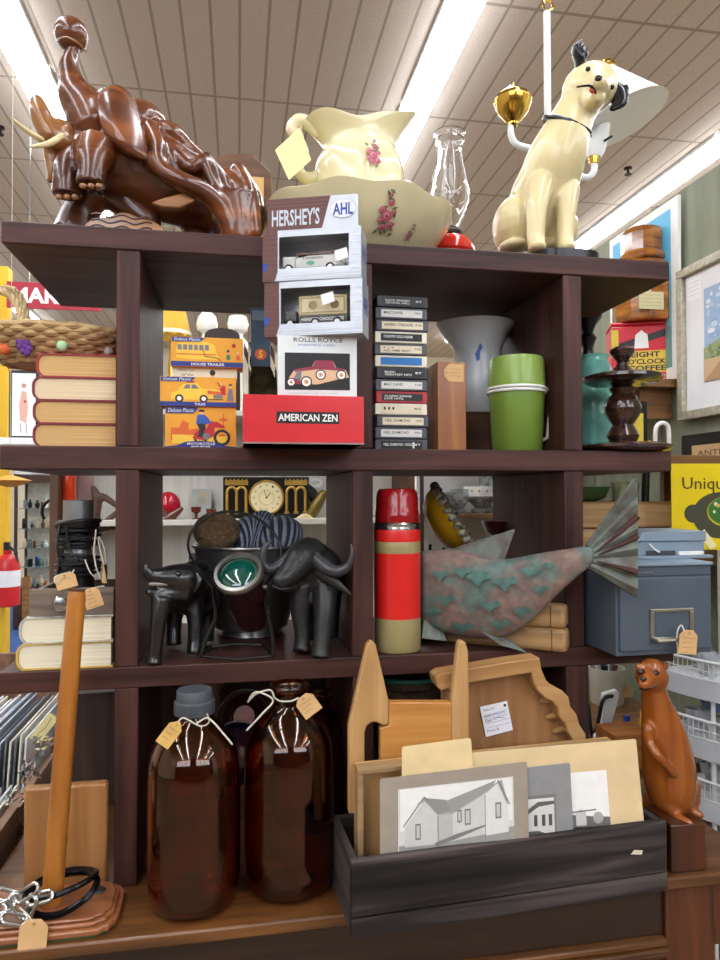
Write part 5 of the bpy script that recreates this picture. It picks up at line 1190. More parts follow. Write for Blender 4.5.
# --- amber bottles
AMB=glass('amber_glass','#d8822a',.03,1.5)
def bottle(px,pyb,yc,rpx,ytop,label,cap,hx=None,shoulder=.30):
    b0=at(px,pyb,yc); k=sc(b0); r=rpx*k; H=at(px,ytop,yc).z-ZD; t=thing('amber_bottle',label,'bottle',(b0.x,yc,ZD)); c=(b0.x,yc,ZD)
    hs=H*(1-shoulder)
    prof=[(r*.80,0),(r*.93,.006),(r,.03),(r,hs*.55),(r*.995,hs),(r*.93,hs+.22*(H-hs)),(r*.72,hs+.46*(H-hs)),(r*.45,hs+.60*(H-hs)),(r*.34,hs+.68*(H-hs)),(r*.33,hs+.86*(H-hs))]
    if not cap: prof+=[(r*.33,hs+.88*(H-hs)),(r*.44,hs+.89*(H-hs)),(r*.45,hs+.97*(H-hs)),(r*.42,H)]
    else: prof+=[(r*.33,H-.004)]
    MB().shell(prof,.0045,c,56).build('glass_body',AMB,t,sub=1)
    if cap: MB().lathe([(r*.43,hs+.70*(H-hs)),(r*.44,hs+.71*(H-hs)),(r*.43,hs+.86*(H-hs)),(r*.39,hs+.88*(H-hs)),(r*.38,H),(r*.36,H+.002),(0,H+.002)],c,40,fr=lambda a,i,q,z:(q*(1+.015*math.cos(30*a)*(i in(1,2))),z)).build('cap',mk('dark_grey_cap','#45494f',.5,var=.06),t)
    MB().lathe([(r*.2,.004),(r*.55,.006),(r*.58,.0065),(r*.2,.0066)],c,40).build('base_ring',AMB,t)
    return t,k
t1,k1=bottle(194,900,-.062,46,690,'big amber glass bottle with dark grey screw cap on dresser beside left upright','c',shoulder=.36)
t2_,k2=bottle(289.5,890,-.04,45.5,683,'big open-necked amber glass bottle beside the capped one on the dresser',None,shoulder=.33)
t3_,k3=bottle(314,860,.20,44,694,'third dark amber bottle standing behind the open-necked bottle',None,shoulder=.33)
ptag('tan handwritten tag tied to the neck of the capped amber bottle',170.5,733.5,15,28,-.117,-38,[(178,722,-.117),(184,718,-.107),(200,726,-.107),(209,722,-.092),(206,712,-.087)],lines=3,col=mk('honey_tag','#d3ab60',.8))
ptag('tan handwritten tag tied to the neck of the open amber bottle',308,705,20,22,-.082,35,[(298,698,-.082),(291,701,-.082),(280,701,-.082),(274,697,-.072)],lines=3)
def cordthing(label,pts,loc):
    m=MB(); chain(m,[(x,y,Y,.9) for x,y,Y in pts],n=6); m.build('string',STRING,loc=loc,label=label,cat='string')
cordthing('white string looped round the neck of the capped amber bottle',[(196,724,-.102),(206,718,-.092),(213,722,-.107),(222,732,-.132),(232,744,-.144)],at(200,720,-.09))
cordthing('white string hanging from the neck of the open amber bottle',[(274,697,-.082),(270,690,-.082),(256,694,-.092),(248,702,-.092),(256,692,-.102),(273,700,-.102),(262,714,-.118),(247,730,-.123)],at(260,700,-.07))
# --- dishes and spindle behind bottles
BRD=mk('dark_brown_glaze','#2f1712',.2,var=.2,coat=.5); BLD=mk('dark_blue_glaze','#141b33',.15,coat=.6); 
def dish(label,cx,cy,Y,r,mat,axis=(0,-1,.35),centre=None):
    p=at(cx,cy,Y); k=sc(p); T=Matrix.Translation(p)@Vector(axis).normalized().to_track_quat('Z','Y').to_matrix().to_4x4()
    t=thing('dish',label,'dish',p)
    MB().shell([(r*.35*k,0),(r*.75*k,.008),(r*.95*k,.022),(r*k,.03)],.003,n=40,T=T).build('dish_body',mat,t)
    if centre: MB().lathe([(r*.38*k,.0045),(r*.36*k,.0055),(0,.006)],n=24,T=T).build('painted_centre',centre,t)
PKC=mk('pale_pink_glaze','#d9a79c',.3)
dish('dark brown dish with pale pink centre leaning behind the bottles',244,716,.30,27,BRD,(.05,-1,.2),PKC)
dish('dark blue dish leaning in front of the brown dish behind the bottles',236,753,.20,30,BLD,(.05,-1,.35))
dish('black dish leaning behind the open-necked bottle at right',318,716,.34,30,BRD,(.0,-1,.2),PKC)
sp=at(214,700,.33); m=MB(); ks=sc(sp); z0=ZD
MB().lathe([(12*ks,0),(13*ks,.01),(6*ks,.03),(5*ks,.25),(9*ks,.28),(5*ks,.31),(5*ks,at(214,695,.33).z-ZD),(9*ks,at(214,690,.33).z-ZD),(9*ks,at(214,684,.33).z-ZD)],(sp.x,.36,ZD),20).build('turned_spindle',wood('tan_turned_wood','#7c6545','#a58a63','Z'),loc=(sp.x,.36,ZD),label='tan turned wooden spindle standing behind the amber bottles',cat='spindle')
# dark cabinet back behind dresser bays
MB().box(-.20,.95,.47,.50,ZD,1.19).build('dark_screen',wood('dark_screen_wood','#2c1f17','#463328','Z',.6,.6),smooth=False,loc=(.3,.48,ZD),label='dark wooden screen standing at the back of the dresser top',cat='screen')
# --- long dark crate
CR=wood('blackened_crate_wood','#161313','#5c524d','X',.7,.75,0,.6,c3='#2f2827',spec=.25)
YF=-.215; xa,xb=.170,.742; zt=.97; yb=-.03
t=thing('wooden_crate','long blackened wooden crate of old photographs overhanging the dresser front','crate',((xa+xb)/2,-.13,ZD))
M_=WM[t.name]
MB().box(xa,xb,YF,YF+.014,ZD+.032,zt).build('front_board',CR,t,bevel=.002)
m=MB(); n=24; o=[(xa+(xb-xa)*i/n,ZD+.0302-.0015*abs(math.sin(i*1.3))) for i in range(n+1)]
m.prism([(xa,ZD+.0005)]+[(xb,ZD+.0005)]+o[::-1],YF+.0005,YF+.0135); m.build('lower_front_board',CR,t,smooth=False)
MB().box(xa,xb,yb-.014,yb,ZD,zt-.01).build('back_board',CR,t,bevel=.002)
for x in(xa,xb-.014): MB().box(x+.0003,x+.0137,YF+.0145,yb-.0145,ZD,zt-.003).build('end_board',wood('blackened_crate_wood_end','#2b2624','#544a46','Y',.8,.75,0,.4,spec=.25),t,bevel=.002)
MB().box(xa+.015,xb-.015,YF+.0145,yb-.0145,ZD+.0005,ZD+.010).build('bottom_board',CR,t)
p=at(643,861,YF); MB().add([p+Vector((-.011,-.001,-.003)),p+Vector((.011,-.001,-.006)),p+Vector((.013,-.001,.001)),p+Vector((-.004,-.001,.004))],[(0,1,2,3)]).build('torn_paper',mk('off_white_paper','#d8cdb4',.8),t,smooth=False)
zc=ZD+.011
t.matrix_world=Matrix.Translation((.017*.06,.017,0))@M_@Matrix.Rotation(R(3.4),4,'Z')
# --- castle shaped wooden rack
CAW=wood('honey_wood','#b9752f','#dba156','X',.8,.4,.2,.08); CAR=wood('raw_honey_wood','#b3834c','#d3a76d','Z',.8,.5,.1,.08)
Yc=-.10
def P2(pts,Y): return [(at(x,y,Y).x,at(x,y,Y).z) for x,y in pts]
t=thing('wooden_rack','honey wood rack end with two tall spikes and slot standing in the crate','rack',(at(405,760,Yc).x,Yc+.02,zc))
out=[(350,800),(349,722),(366,645),(369,640),(374,640),(377,646),(388,700),(388,702)]
m=MB(); m.prism(P2([(348,812),(348,724),(366,644),(370,639.5),(375,643),(388,700),(388,724),(381,724),(376,721),(371,721),(366,725),(364,732),(364,812)],Yc),Yc-.008,Yc+.010).build('spiked_post',CAR,t,bevel=.003)
m=MB(); m.prism(P2([(388.2,701),(450,701),(450,812),(379,812),(379.5,731),(379,727),(388.2,724.2)],Yc),Yc-.008,Yc+.010).build('panel',CAW,t,bevel=.002)
m=MB(); m.prism(P2([(450.2,812),(450.2,701),(457,642),(460,639.5),(464,641),(467,650),(468,700),(468,812)],Yc),Yc-.008,Yc+.010).build('spiked_post',CAR,t,bevel=.003)
# --- shallow wooden tray box standing in front of it
Yt=-.135
t=thing('picture_tray','shallow pale wooden box standing upright in the crate behind photographs','tray',(at(470,760,Yt).x,Yt,zc))
a=at(356,845,Yt); b=at(612,741,Yt); za=at(360,766,Yt).z; zr=at(600,741,Yt).z
LT=wood('pale_tray_wood','#bd8a4c','#dcb37a','Z',.7,.5); LTE=wood('tray_edge_wood','#8d6d48','#b3946a','X',.8,.6)
sl=(zr-za)/(b.x-a.x)
m=MB(); m.prism([(a.x,zc),(b.x,zc),(b.x,zr),(a.x,za)],Yt+.012,Yt+.018); m.build('back',LT,t,smooth=False)
m=MB(); m.prism([(a.x,za-.008),(b.x,zr-.008),(b.x,zr),(a.x,za)],Yt-.018,Yt+.0115); m.build('top_edge',LTE,t,smooth=False,bevel=.001)
m=MB(); m.prism([(a.x,zc),(a.x+.010,zc),(a.x+.010,za-.0085),(a.x,za-.0085)],Yt-.018,Yt+.0115); m.build('side_edge',LTE,t,smooth=False,bevel=.001)
m=MB(); m.prism([(b.x-.010,zc),(b.x,zc),(b.x,zr-.0085),(b.x-.010,zr-.0085)],Yt-.018,Yt+.0115); m.build('side_edge',LTE,t,smooth=False,bevel=.001)
# --- carved raw wood bracket with white tag
Yk=-.072
t=thing('carved_bracket','raw carved wooden wall bracket with scalloped side and white paper tag behind rack','bracket',(at(510,740,Yk).x,Yk+.03,ZD))
RW=wood('raw_carved_wood','#a87843','#cfa36a','X',.7,.6,0,.25); RW2=wood('inner_raw_wood','#8d5f35','#b58350','Z',.6,.6,0,.2)
sc_out=[(538,657),(540,668),(545,680),(552,686),(561,690),(567,696),(569,706),(575,713),(578,724),(584,733),(586,760)]
sc_in=[(530,672),(531,680),(536,690),(543,697),(551,701),(556,707),(557,716),(563,722),(566,731),(571,739),(572,760)]
m=MB(); m.prism(P2([(434,676),(440,672),(470,667),(505,661),(538,656.5)]+sc_out[1:]+[(586,800),(572,800)]+sc_in[::-1]+[(500,677),(470,682),(440,690),(436,686)],Yk),Yk-.008,Yk+.035); m.build('carved_rim',RW,t,bevel=.003)
m=MB(); m.prism(P2([(441,689),(470,682),(500,677),(530,671)]+sc_in+[(572,800),(441,800)],Yk+.03),Yk+.026,Yk+.034); m.build('back_panel',RW2,t,smooth=False)
for (x,y,l) in((556,700,.02),(562,716,.02),(568,730,.02)):
    m=MB(); chain(m,[(x-14,y+1,Yk+.024,2.5),(x-4,y-1,Yk+.012,3.5),(x,y,Yk-.002,3)],n=8); m.build('carved_ridge',RW,t)
Yl=Yk+.022
t=thing('paper_label','white printed paper label fixed inside the carved wooden bracket','label',at(496,718,Yl))
q=[at(x,y,Yl) for x,y in((480,707),(507,701),(513,730),(486,737))]
MB().slab([q[3],q[2],q[1],q[0]],(0,.001,0)).build('card',mk('white_label_card','#e6e6ea',.6,var=.02),t,smooth=False)
U=q[2]-q[3]; V=q[0]-q[3]; A=Art(q[3],U,V,.0006); A.text(DKI,'Dealer #12',.1,.82,.5,.9,.0); A.disc(DKI,.88,.86,.05)
for k,(tx,v) in enumerate((('Item',.62),('Date',.46),('Price $',.12))): A.text(DKI,tx,.08,v,.08+.06*len(tx),v+.09)
for v in(.7,.56,.42,.28): A.line(GRY,[(.08,v),(.92,v)],.0006)
A.line(BLU,[(.35,.64),(.5,.68),(.6,.63),(.75,.68),(.85,.64)],.0009); A.line(BLU,[(.35,.5),(.55,.54),(.8,.48)],.0009); A.build('printing',t)
# --- old photographs in the crate
MNT=mk('grey_brown_mount','#978b7d',.8,var=.06,vs=30); TANM=mk('tan_mount_card','#dcc294',.8,var=.06,vs=20); CRM2=mk('cream_mount_card','#e2c996',.8,var=.08,vs=20); GRM=mk('grey_mount','#8b8b8a',.8,var=.05,vs=50)
def photo(label,corners,Y,mat,fn,lean=.0,rc=.004):
    # corners px: TL,TR,BR,BL
    q=[at(x,y,Y+(lean if i<2 else 0)) for i,(x,y) in enumerate(corners)]
    t=thing('photograph',label,'photograph',(q[2]+q[3])/2,0,'old mounted photographs in the crate')
    U=(q[2]-q[3]); V=(q[0]-q[3]); Nn=U.cross(V).normalized()
    def rcp(a,b,r=.03):
        return a
    r_=.025; k=V.length/U.length
    pl=[]
    for (u,v,sx,s_y) in((0,1,1,-1),(1,1,-1,-1)):
        for i in range(4):
            a=R(90*i/3)
            if sx>0: pl.append((u+r_*k*(1-math.cos(a)),v-r_*(1-math.sin(a))))
            else: pl.append((u-r_*k*(1-math.sin(a)),v-r_*(1-math.cos(a))))
    pl=[(0,0)]+pl+[(1,0)]
    q2=[q[3]+(q[2]-q[3])*u+V*v+((q[1]-q[2])-V)*(u*v) for u,v in pl]
    MB().slab(q2,-Nn*.0018).build('mount',mat,t,smooth=False)
    A=Art(q[3],U,V,.0004); A.bil=((q[1]-q[2])-V)
    A.P=lambda u,v:A.O+A.U*u+A.V*v+A.bil*(u*v)+A.N*A.l
    fn(A); A.build('print',t); return t
G=lambda v:flat('#%02x%02x%02x'%(v,v-1 if v>1 else v,max(0,v-6)))
def house(A):
    A.rect(G(205),.12,.0,.9,.84); A.rect(G(226),.13,.3,.89,.83)
    A.poly(G(150),[(.12,.0),(.9,.0),(.9,.22),(.12,.12)])
    A.poly(G(160),[(.24,.62),(.30,.70),(.40,.50),(.40,.49),(.47,.5),(.76,.77),(.82,.82),(.86,.50),(.84,.49),(.76,.72),(.46,.43),(.38,.44),(.30,.64)])
    A.poly(G(140),[(.28,.70),(.44,.64),(.47,.50),(.38,.47)]); A.poly(G(150),[(.44,.63),(.78,.82),(.74,.72),(.47,.46)])
    A.poly(G(196),[(.16,.1),(.16,.34),(.29,.66),(.38,.46),(.38,.1)]); A.poly(G(180),[(.38,.1),(.38,.46),(.48,.46),(.48,.12)]); A.poly(G(200),[(.48,.12),(.48,.46),(.70,.66),(.70,.16)]); A.poly(G(214),[(.70,.14),(.70,.66),(.79,.78),(.86,.46),(.86,.16)])
    for a,b,c,d in((.23,.18,.265,.38),(.51,.34,.54,.5),(.56,.3,.6,.5),(.77,.34,.81,.54)): A.rect(G(110),a,b,c,d); A.rect(G(190),a+.007,b+.02,c-.007,d-.02)
    A.poly(G(120),[(.36,.08),(.5,.14),(.7,.26),(.7,.28),(.5,.2),(.36,.12)]); A.line(G(110),[(.38,.0),(.38,.46)],.0012); A.line(G(120),[(.70,.1),(.70,.66)],.0012)
    A.line(G(245),[(.12,.0),(.12,.84)],.0008); A.line(G(130),[(.15,.36),(.29,.71),(.32,.66)],.002); A.line(G(120),[(.79,.82),(.87,.50)],.002)
def street(A):
    A.rect(G(120),-.0,.0,.66,.64); A.rect(G(215),.0,.0,.62,.6); A.poly(G(90),[(0,0),(.62,0),(.62,.12),(.3,.2),(0,.26)]); A.poly(G(205),[(.05,.2),(.05,.42),(.5,.5),(.62,.5),(.62,.14),(.4,.2)]); A.poly(G(95),[(0,.38),(.3,.5),(.62,.52),(.62,.56),(.28,.56),(0,.44)])
    for u in(.2,.36,.5): A.rect(G(80),u,.26,u+.07,.4)
def barn(A):
    A.rect(G(238),.0,.0,.80,.66); A.poly(G(222),[(.36,.0),(.36,.42),(.43,.56),(.47,.5),(.47,0)]); A.line(G(120),[(.38,.62),(.50,.42)],.002); A.rect(G(150),.37,.15,.40,.3)
    A.poly(G(110),[(.47,.0),(.47,.10),(.56,.16),(.70,.12),(.80,.1),(.80,0)]); A.poly(G(200),[(.6,.02),(.6,.18),(.63,.22),(.66,.18),(.66,.02)]); A.rect(G(205),.51,.02,.57,.12); A.disc(G(170),.73,.1,.03); A.line(G(100),[(.52,.18),(.72,.2)],.002)
def blank(A): A.rect(flat('#cfae74'),.0,.0,.8,.42); A.rect(flat('#bfa06a'),.3,.16,.52,.22)
photo('tan mounted photograph of a pale building, largest and rearmost in the crate',[(470,753),(636,739),(644,822),(470,836)],-.172,TANM,barn,.008)
photo('plain cream card back standing just behind the front house photograph',[(402,747),(471,738),(478,845),(402,850)],-.180,CRM2,blank,.01)
photo('grey mounted photograph of a street house beside the front photograph',[(524,768),(570,763),(574,845),(524,848)],-.181,GRM,street,.01)
photo('grey-brown mounted photograph of a gabled house at front of the crate',[(380,779),(527,762),(529,842),(380,858)],-.192,MNT,house,.012)
# --- wicker basket with green rim behind the rack
bp=at(408,720,.15); kb=sc(bp)
t=thing('wicker_planter','brown wicker basket with green rim behind the wooden rack','basket',(bp.x,.16,ZD))
m=MB(); c=(bp.x,.16,ZD); Hh=at(405,681,.10).z-ZD
for i in range(15):
    u=(i+.5)/15; m.tube([(c[0]+(.045+.03*u+.002*math.cos(10*a+math.pi*i))*math.cos(a),c[1]+(.045+.03*u+.002*math.cos(10*a+math.pi*i))*math.sin(a),ZD+Hh*u) for a in [2*math.pi*j/60 for j in range(60)]],Hh/30*1.05,6,closed=True)
m.build('woven_wall',mk('dark_wicker','#5f4630',.7,c2='#34261b',vs=120),t)
m=MB(); m.torus((c[0],c[1],ZD+Hh),.076,.006,40,8); m.build('rim',mk('green_rim','#2f6f55',.4),t)
# --- carved otter on block
OT=wood('otter_wood','#8a4415','#c26f2a','Z',.45,.24,.4,.06); OTD=wood('otter_block_wood','#2c1409','#5c2c15','Z',.5,.35,.3,.08)
Yo=-.095
a=at(664,866,-.12); b=at(703,866,-.12)
t=thing('otter_carving','tall carved brown wooden otter standing on a block beside the dark crate','carving',at(684,866,-.10))
zb_=at(684,822,-.125).z
MB().prism([(x,z) for x,z in((0,0),(1,0),(1,1),(0,1))],0,1,T=Matrix.Translation((.786,-.135,ZD))@Matrix.Diagonal((.072,.085,zb_-ZD,1))).build('block',OTD,t,bevel=.002)
b=MB()
chain(b,[(672,797,-.06,22),(670,780,-.065,25),(668,760,-.07,24.5),(665,740,-.075,22),(661,722,-.08,19),(657,706,-.085,15),(654,692,-.09,12.5),(652,682,-.092,12)],n=20)
chain(b,[(653,683,-.09,14),(652,676,-.095,16),(652,671,-.095,14)],n=16); chain(b,[(650,678,-.11,10),(646,682,-.126,8),(644,684,-.134,6)],n=12)
blob(b,639,667,-.095,4,4.5,3); blob(b,665,666,-.09,4,4.5,3)
chain(b,[(648,728,-.098,6),(649,742,-.103,5.5),(657,755,-.117,5),(668,767,-.121,4.5),(674,775,-.118,3.5)],n=12)   # near arm
chain(b,[(686,785,-.055,14),(688,800,-.055,12)],n=12)
chain(b,[(672,805,-.085,10),(676,815,-.095,6),(681,820,-.11,5.5),(690,824,-.128,4)],n=12); chain(b,[(686,800,-.06,8),(690,810,-.07,6),(700,815,-.085,4)],n=12)
chain(b,[(655,800,-.02,11),(650,816,-.01,9),(648,835,-.0,7)],n=12)
b.build('body',OT,t,remesh=.0034,smoothit=2)
for x,y,Y_ in((641,672,-.1195),(655.5,673.5,-.1215)):
    m=MB(); blob(m,x,y,Y_+.001,4.6,3.6,2.2); m.build('eye_socket',mk('carved_shadow_line','#4d210c',.35,coat=.4),t)  # dark brown rim round each eye
    m=MB(); blob(m,x,y,Y_-.0015,3.0,2.2,2.2); m.build('eye',mk('dark_glass_eye','#1c0d07',.1,coat=.6),t)
m=MB(); blob(m,643.5,679,-.141,3.4,2.4,2.4); m.build('nose',mk('dark_glass_eye','#1c0d07',.1),t)
m=MB(); chain(m,[(639,688,-.137,.8),(644,690,-.142,.9),(650,688,-.137,.8)],n=6); m.build('mouth',mk('dark_glass_eye','#1c0d07',.1),t)
# torn card scrap beside the block
p=atz(671,866,ZD+.0005); MB().slab([p+Vector((-.010,-.008,.0)),p+Vector((.008,-.006,.0)),p+Vector((.010,.008,.0)),p+Vector((-.006,.007,.0))],(0,0,.0008)).build('card_scrap',TAGM,smooth=False,loc=p,label='small tan card scrap lying on dresser beside the crate corner',cat='scrap')
# ================================================================== THE SHOP BEHIND
def X_(px,Y,py=500): return at(px,py,Y).x
def Z_(px,py,Y): return at(px,py,Y).z
BW=wood('warm_shelf_wood','#6e4a2c','#a3774a','X',.8,.5)
WPAN=mk('white_beadboard','#e6e3da',.7,c2='#d9d5cb',vs=1,stretch=(60,60,.2))
# --- white display unit with clock
YU=1.75
ux0,ux1=X_(58,YU-.3),X_(415,YU-.3)-.03; zs=Z_(260,519,YU-.28)
t=thing('display_unit','white painted display shelving unit with clock standing behind the bookcase','shelving',((ux0+ux1)/2,YU,0))
MB().box(ux0,ux1,YU,YU+.03,0,1.9).build('back_panel',WPAN,t,smooth=False)
WSH=mk('white_shelf_paint','#d8d5ca',.5,var=.04)
for z in(.45,.98,zs,1.88): MB().box(ux0+.001,ux1-.001,YU-.3,YU-.001,z-.022,z).build('shelf',WSH,t,smooth=False,bevel=.002)
for x in(ux0-.03,ux1): MB().box(x,x+.03,YU-.3,YU+.03,0,1.9).build('side',wood('brown_post_wood','#4a2f1d','#704a2d','Z',.8,.5),t,smooth=False,bevel=.002)
ys=YU-.2
def px_span(p0,p1,Y): return X_(p0,Y),X_(p1,Y)
x0,x1=px_span(223,309,ys); h=Z_(266,477,ys)-zs; w=x1-x0
t=thing('mantel_clock','black mantel clock with gold dial and arched gold columns on the white shelf','clock',((x0+x1)/2,ys+.05,zs))
BK=mk('black_clock_lacquer','#15120f',.3,var=.1,coat=.3); GD=mk('gilt_trim','#c9a14f',.3,.6,var=.15); DIAL=mk('gold_dial','#efe0b0',.4,0,var=.05)
MB().box(-w/2,w/2,-.05,.05,0,h).build('case',BK,t,local=True,smooth=False,bevel=.003)
MB().box(-w/2-.01,w/2+.01,-.06,.06,0,.018).build('plinth',BK,t,local=True,smooth=False,bevel=.003)
T=Matrix.Translation((0,-.05,h*.5))@Matrix.Rotation(R(90),4,'X')
MB().lathe([(h*.40,0),(h*.43,.004),(h*.40,.010),(h*.38,.006)],n=40,T=T,cap=False).build('bezel',GD,t,local=True)
d=MB().lathe([(h*.38,.0),(h*.38,.0045),(0,.0045)],n=40,T=T).build('dial',DIAL,t,local=True)
A=Art((-h*.38,-.0546,h*.12),(h*.76,0,0),(0,0,h*.76))
for k,nm in enumerate(('XII','I','II','III','IIII','V','VI','VII','VIII','IX','X','XI')):
    a=R(90-30*k); u,v=.5+.4*math.cos(a),.5+.4*math.sin(a); A.text(DKI,nm,u-.03,v-.035,u+.03,v+.035)
A.line(DKI,[(.5,.5),(.62,.66)],.003); A.line(DKI,[(.5,.5),(.42,.74)],.002); A.disc(DKI,.5,.5,.03); A.ring(flat('#a88a45'),.5,.5,.24,.01); A.build('numerals_and_hands',d,local=True)
for sx in(-1,1):
    c=sx*w*.345; m=MB(); ww=w*.115
    for k in(-1,0,1): m.tube([(c+k*ww*.95,-.054,.022),(c+k*ww*.95,-.054,h*.62)],.006,8); m.box(c+k*ww*.95-.009,c+k*ww*.95+.009,-.062,-.0501,.018,.028)
    for k in(-.5,.5):
        m.tube([(c+k*ww*.95*1+math.cos(math.pi*i/8)*ww*.475,-.054,h*.62+math.sin(math.pi*i/8)*ww*.55) for i in range(9)],.006,8)
    m.box(c-ww*1.15,c+ww*1.15,-.058,-.0501,h*.80,h*.92)
    for k in range(6): m.box(c-ww*1.1+k*ww*.4,c-ww*.95+k*ww*.4,-.058,-.0501,h*.92,h*.95)
    m.build('gilt_arcade',GD,t,local=True)
def simple(name,label,cat,mb,mat,loc,**k): return mb.build(name,mat,loc=loc,label=label,cat=cat,**k)
p=at(168,505,ys); m=MB().ell((p.x,p.y,zs+.055),(.05,.05,.055)); simple('red_ball','glossy red ball on the white shelf left of the mantel clock','ball',m,mk('glossy_red','#b3152b',.15,coat=.5),(p.x,p.y,zs))
p=at(174,521,ys-.05); m=MB(); 
chain(m,[(160,522,ys-.05,4),(168,518,ys-.05,5),(175,514,ys-.05,4),(181,509,ys-.05,2.5)],n=10); chain(m,[(166,514,ys-.05,3),(160,509,ys-.05,2)],n=8); chain(m,[(172,518,ys-.05,2.5),(178,523,ys-.05,2)],n=8)
simple('wooden_bird','reddish carved wooden bird on the white shelf below the red ball','figurine',m,CARV,p,smooth=True)
GOB=mk('brown_glazed_goblet','#6a2a18',.2,coat=.5,var=.2)
for k,(px,y0,lb) in enumerate(((196,507,'taller brown goblet on the white shelf left of the clock'),(211,509,'shorter brown goblet on the white shelf beside the clock'))):
    x=X_(px,ys-.02); hh=Z_(px,y0,ys-.02)-zs; m=MB(); m.lathe([(.016,0),(.017,.003),(.006,.008),(.006,hh*.45),(.018,hh*.6),(.02,hh),(.017,hh),(.014,hh*.65),(0,hh*.55)],(x,ys-.02,zs),20); simple('goblet',lb,'goblet',m,GOB,(x,ys-.02,zs))
x0,x1=px_span(192,211,YU-.04); t=thing('small_picture','small pale picture card propped behind the goblets on white shelf','picture',((x0+x1)/2,YU-.04,zs))
hq=Z_(200,489,YU-.04)-zs; MB().box(-(x1-x0)/2,(x1-x0)/2,0,.01,0,hq).build('card',mk('pale_blue_grey_card','#b9c0bd',.7),t,local=True,smooth=False); A=Art((-(x1-x0)/2,0,0),(x1-x0,0,0),(0,0,hq)); A.rect(flat('#c9b9a0'),.2,.45,.8,.9); A.disc(flat('#a8b3a2'),.5,.6,.2); A.build('print',t,local=True)
m=MB(); chain(m,[(308,520,ys,5),(316,506,ys,6),(323,494,ys,4.5)],n=12); simple('brass_nozzle','olive brass nozzle leaning at the right end of the white shelf','nozzle',m,mk('olive_brass','#7a6a35',.35,.6),at(311,522,ys))
m=MB(); chain(m,[(309,483,YU-.06,1.8),(314,480,YU-.06,1.8),(321,482,YU-.06,1.8),(319,486,YU-.06,1.8),(312,487,YU-.06,1.8),(309,483,YU-.06,1.8)],n=8); simple('white_clip','white clip hanging above the brass nozzle at right of clock','clip',m,WHITEP,at(314,483,YU-.06))
m=MB(); chain(m,[(303,482,YU-.07,2),(310,492,YU-.07,6),(318,502,YU-.07,5)],n=10); simple('dark_pouch','dark leather pouch hanging behind the brass nozzle','pouch',m,mk('dark_leather','#3a332b',.6),at(310,500,YU-.07))
m=MB(); chain(m,[(298,520,ys-.06,3),(305,517,ys-.06,4),(313,521,ys-.06,3)],n=9); m.ell(at(309,518,ys-.06),.012); simple('crumpled_paper','crumpled cream paper on white shelf at right of the clock','paper',m,mk('cream_paper','#dcc79a',.8,bump=.5),at(306,523,ys-.06),remesh=.006)
# left end of the unit
x=X_(68,ys); m=MB(); hh=Z_(68,474,ys)-zs-.08; 
t=thing('red_lantern','red-orange glass lantern chimney on the white unit at far left','lantern',(x,ys,zs)); kz=sc(at(68,490,ys))
MB().lathe([(7.5*kz,Z_(68,502,ys)-zs),(8*kz,Z_(68,500,ys)-zs),(7.5*kz,Z_(68,472,ys)-zs),(6*kz,Z_(68,466,ys)-zs)],(x,ys,zs),24).build('glass',mk('red_orange_glass','#d8431f',.15,var=.1,coat=.5),t); MB().lathe([(9*kz,0),(9*kz,.02),(5*kz,.03),(7*kz,Z_(68,502,ys)-zs)],(x,ys,zs),24).build('base',mk('dark_bronze','#2b2119',.4,.7),t)
m=MB(); m.tube([at(60+14*math.cos(a)-4,512-13*math.sin(a),ys-.02) for a in [math.pi*i/12+.6 for i in range(13)]],.006,8); m.build('bail',mk('dark_bronze','#2b2119',.4,.7),t)
x0,x1=px_span(78,93,YU-.015); MB().box(x0,x1,YU-.012,YU-.004,Z_(85,502,YU),Z_(85,470,YU)).build('pink_sheet',mk('pale_pink_paper','#d9b3b0',.8,var=.05),smooth=False,loc=(x0,YU-.01,Z_(85,502,YU)),label='pale pink paper sheet pinned to the white unit back at left',cat='paper')
DRW=wood('driftwood_brown','#3b2318','#6d4a38','X',1,.5)
m=MB(); chain(m,[(93,487,ys,2.5),(95,492,ys,4),(97,502,ys,5),(95,515,ys,5.5),(97,526,ys,4)],n=10); chain(m,[(96,496,ys,3),(104,497,ys,3.5),(113,503,ys,3),(122,510,ys,2.5)],n=10); chain(m,[(96,528,ys,4),(104,524,ys,3.5),(114,515,ys,3),(122,508,ys,2)],n=10); chain(m,[(97,530,ys,4),(108,528,ys,3.5),(122,526,ys,3)],n=8)
simple('wooden_bird_carving','brown carved wooden antlered figure on the white unit beside left upright','carving',m,DRW,at(100,530,ys),remesh=.006)
# lamps and hat box on top of the unit
MG=mk('milk_glass','#eeebdf',.2,var=.03,coat=.3)
yt=YU-.12
for k,(px,y0,lb) in enumerate(((207,313,'white milk glass lamp behind the toy boxes, left one'),(238,316,'white milk glass lamp behind toy boxes, right one'))):
    p=at(px,400,yt); kq=sc(p); zb=1.88; f=lambda y:Z_(px,y,yt)-zb
    MB().lathe([(12*kq,0),(12*kq,.01),(5*kq,.03),(4*kq,f(362)),(9*kq,f(356)),(12*kq,f(350)),(10*kq,f(343)),(5*kq,f(337)),(5*kq,f(334)),(9*kq,f(331)),(10.5*kq,f(324)),(8.5*kq,f(317)),(5*kq,f(y0)),(0,f(y0))],(p.x,yt,zb),28,fr=lambda a,i,r,z:(r*(1+.03*math.cos(12*a)),z)).build('milk_glass_lamp',MG,loc=(p.x,yt,zb),label=lb,cat='lamp',group='milk glass lamps on the white unit')
p=at(222,400,yt-.08); zz0=1.88; x0,x1=px_span(204,240,yt-.08); xm_=(x0+x1)/2; W2=(x1-x0)/2
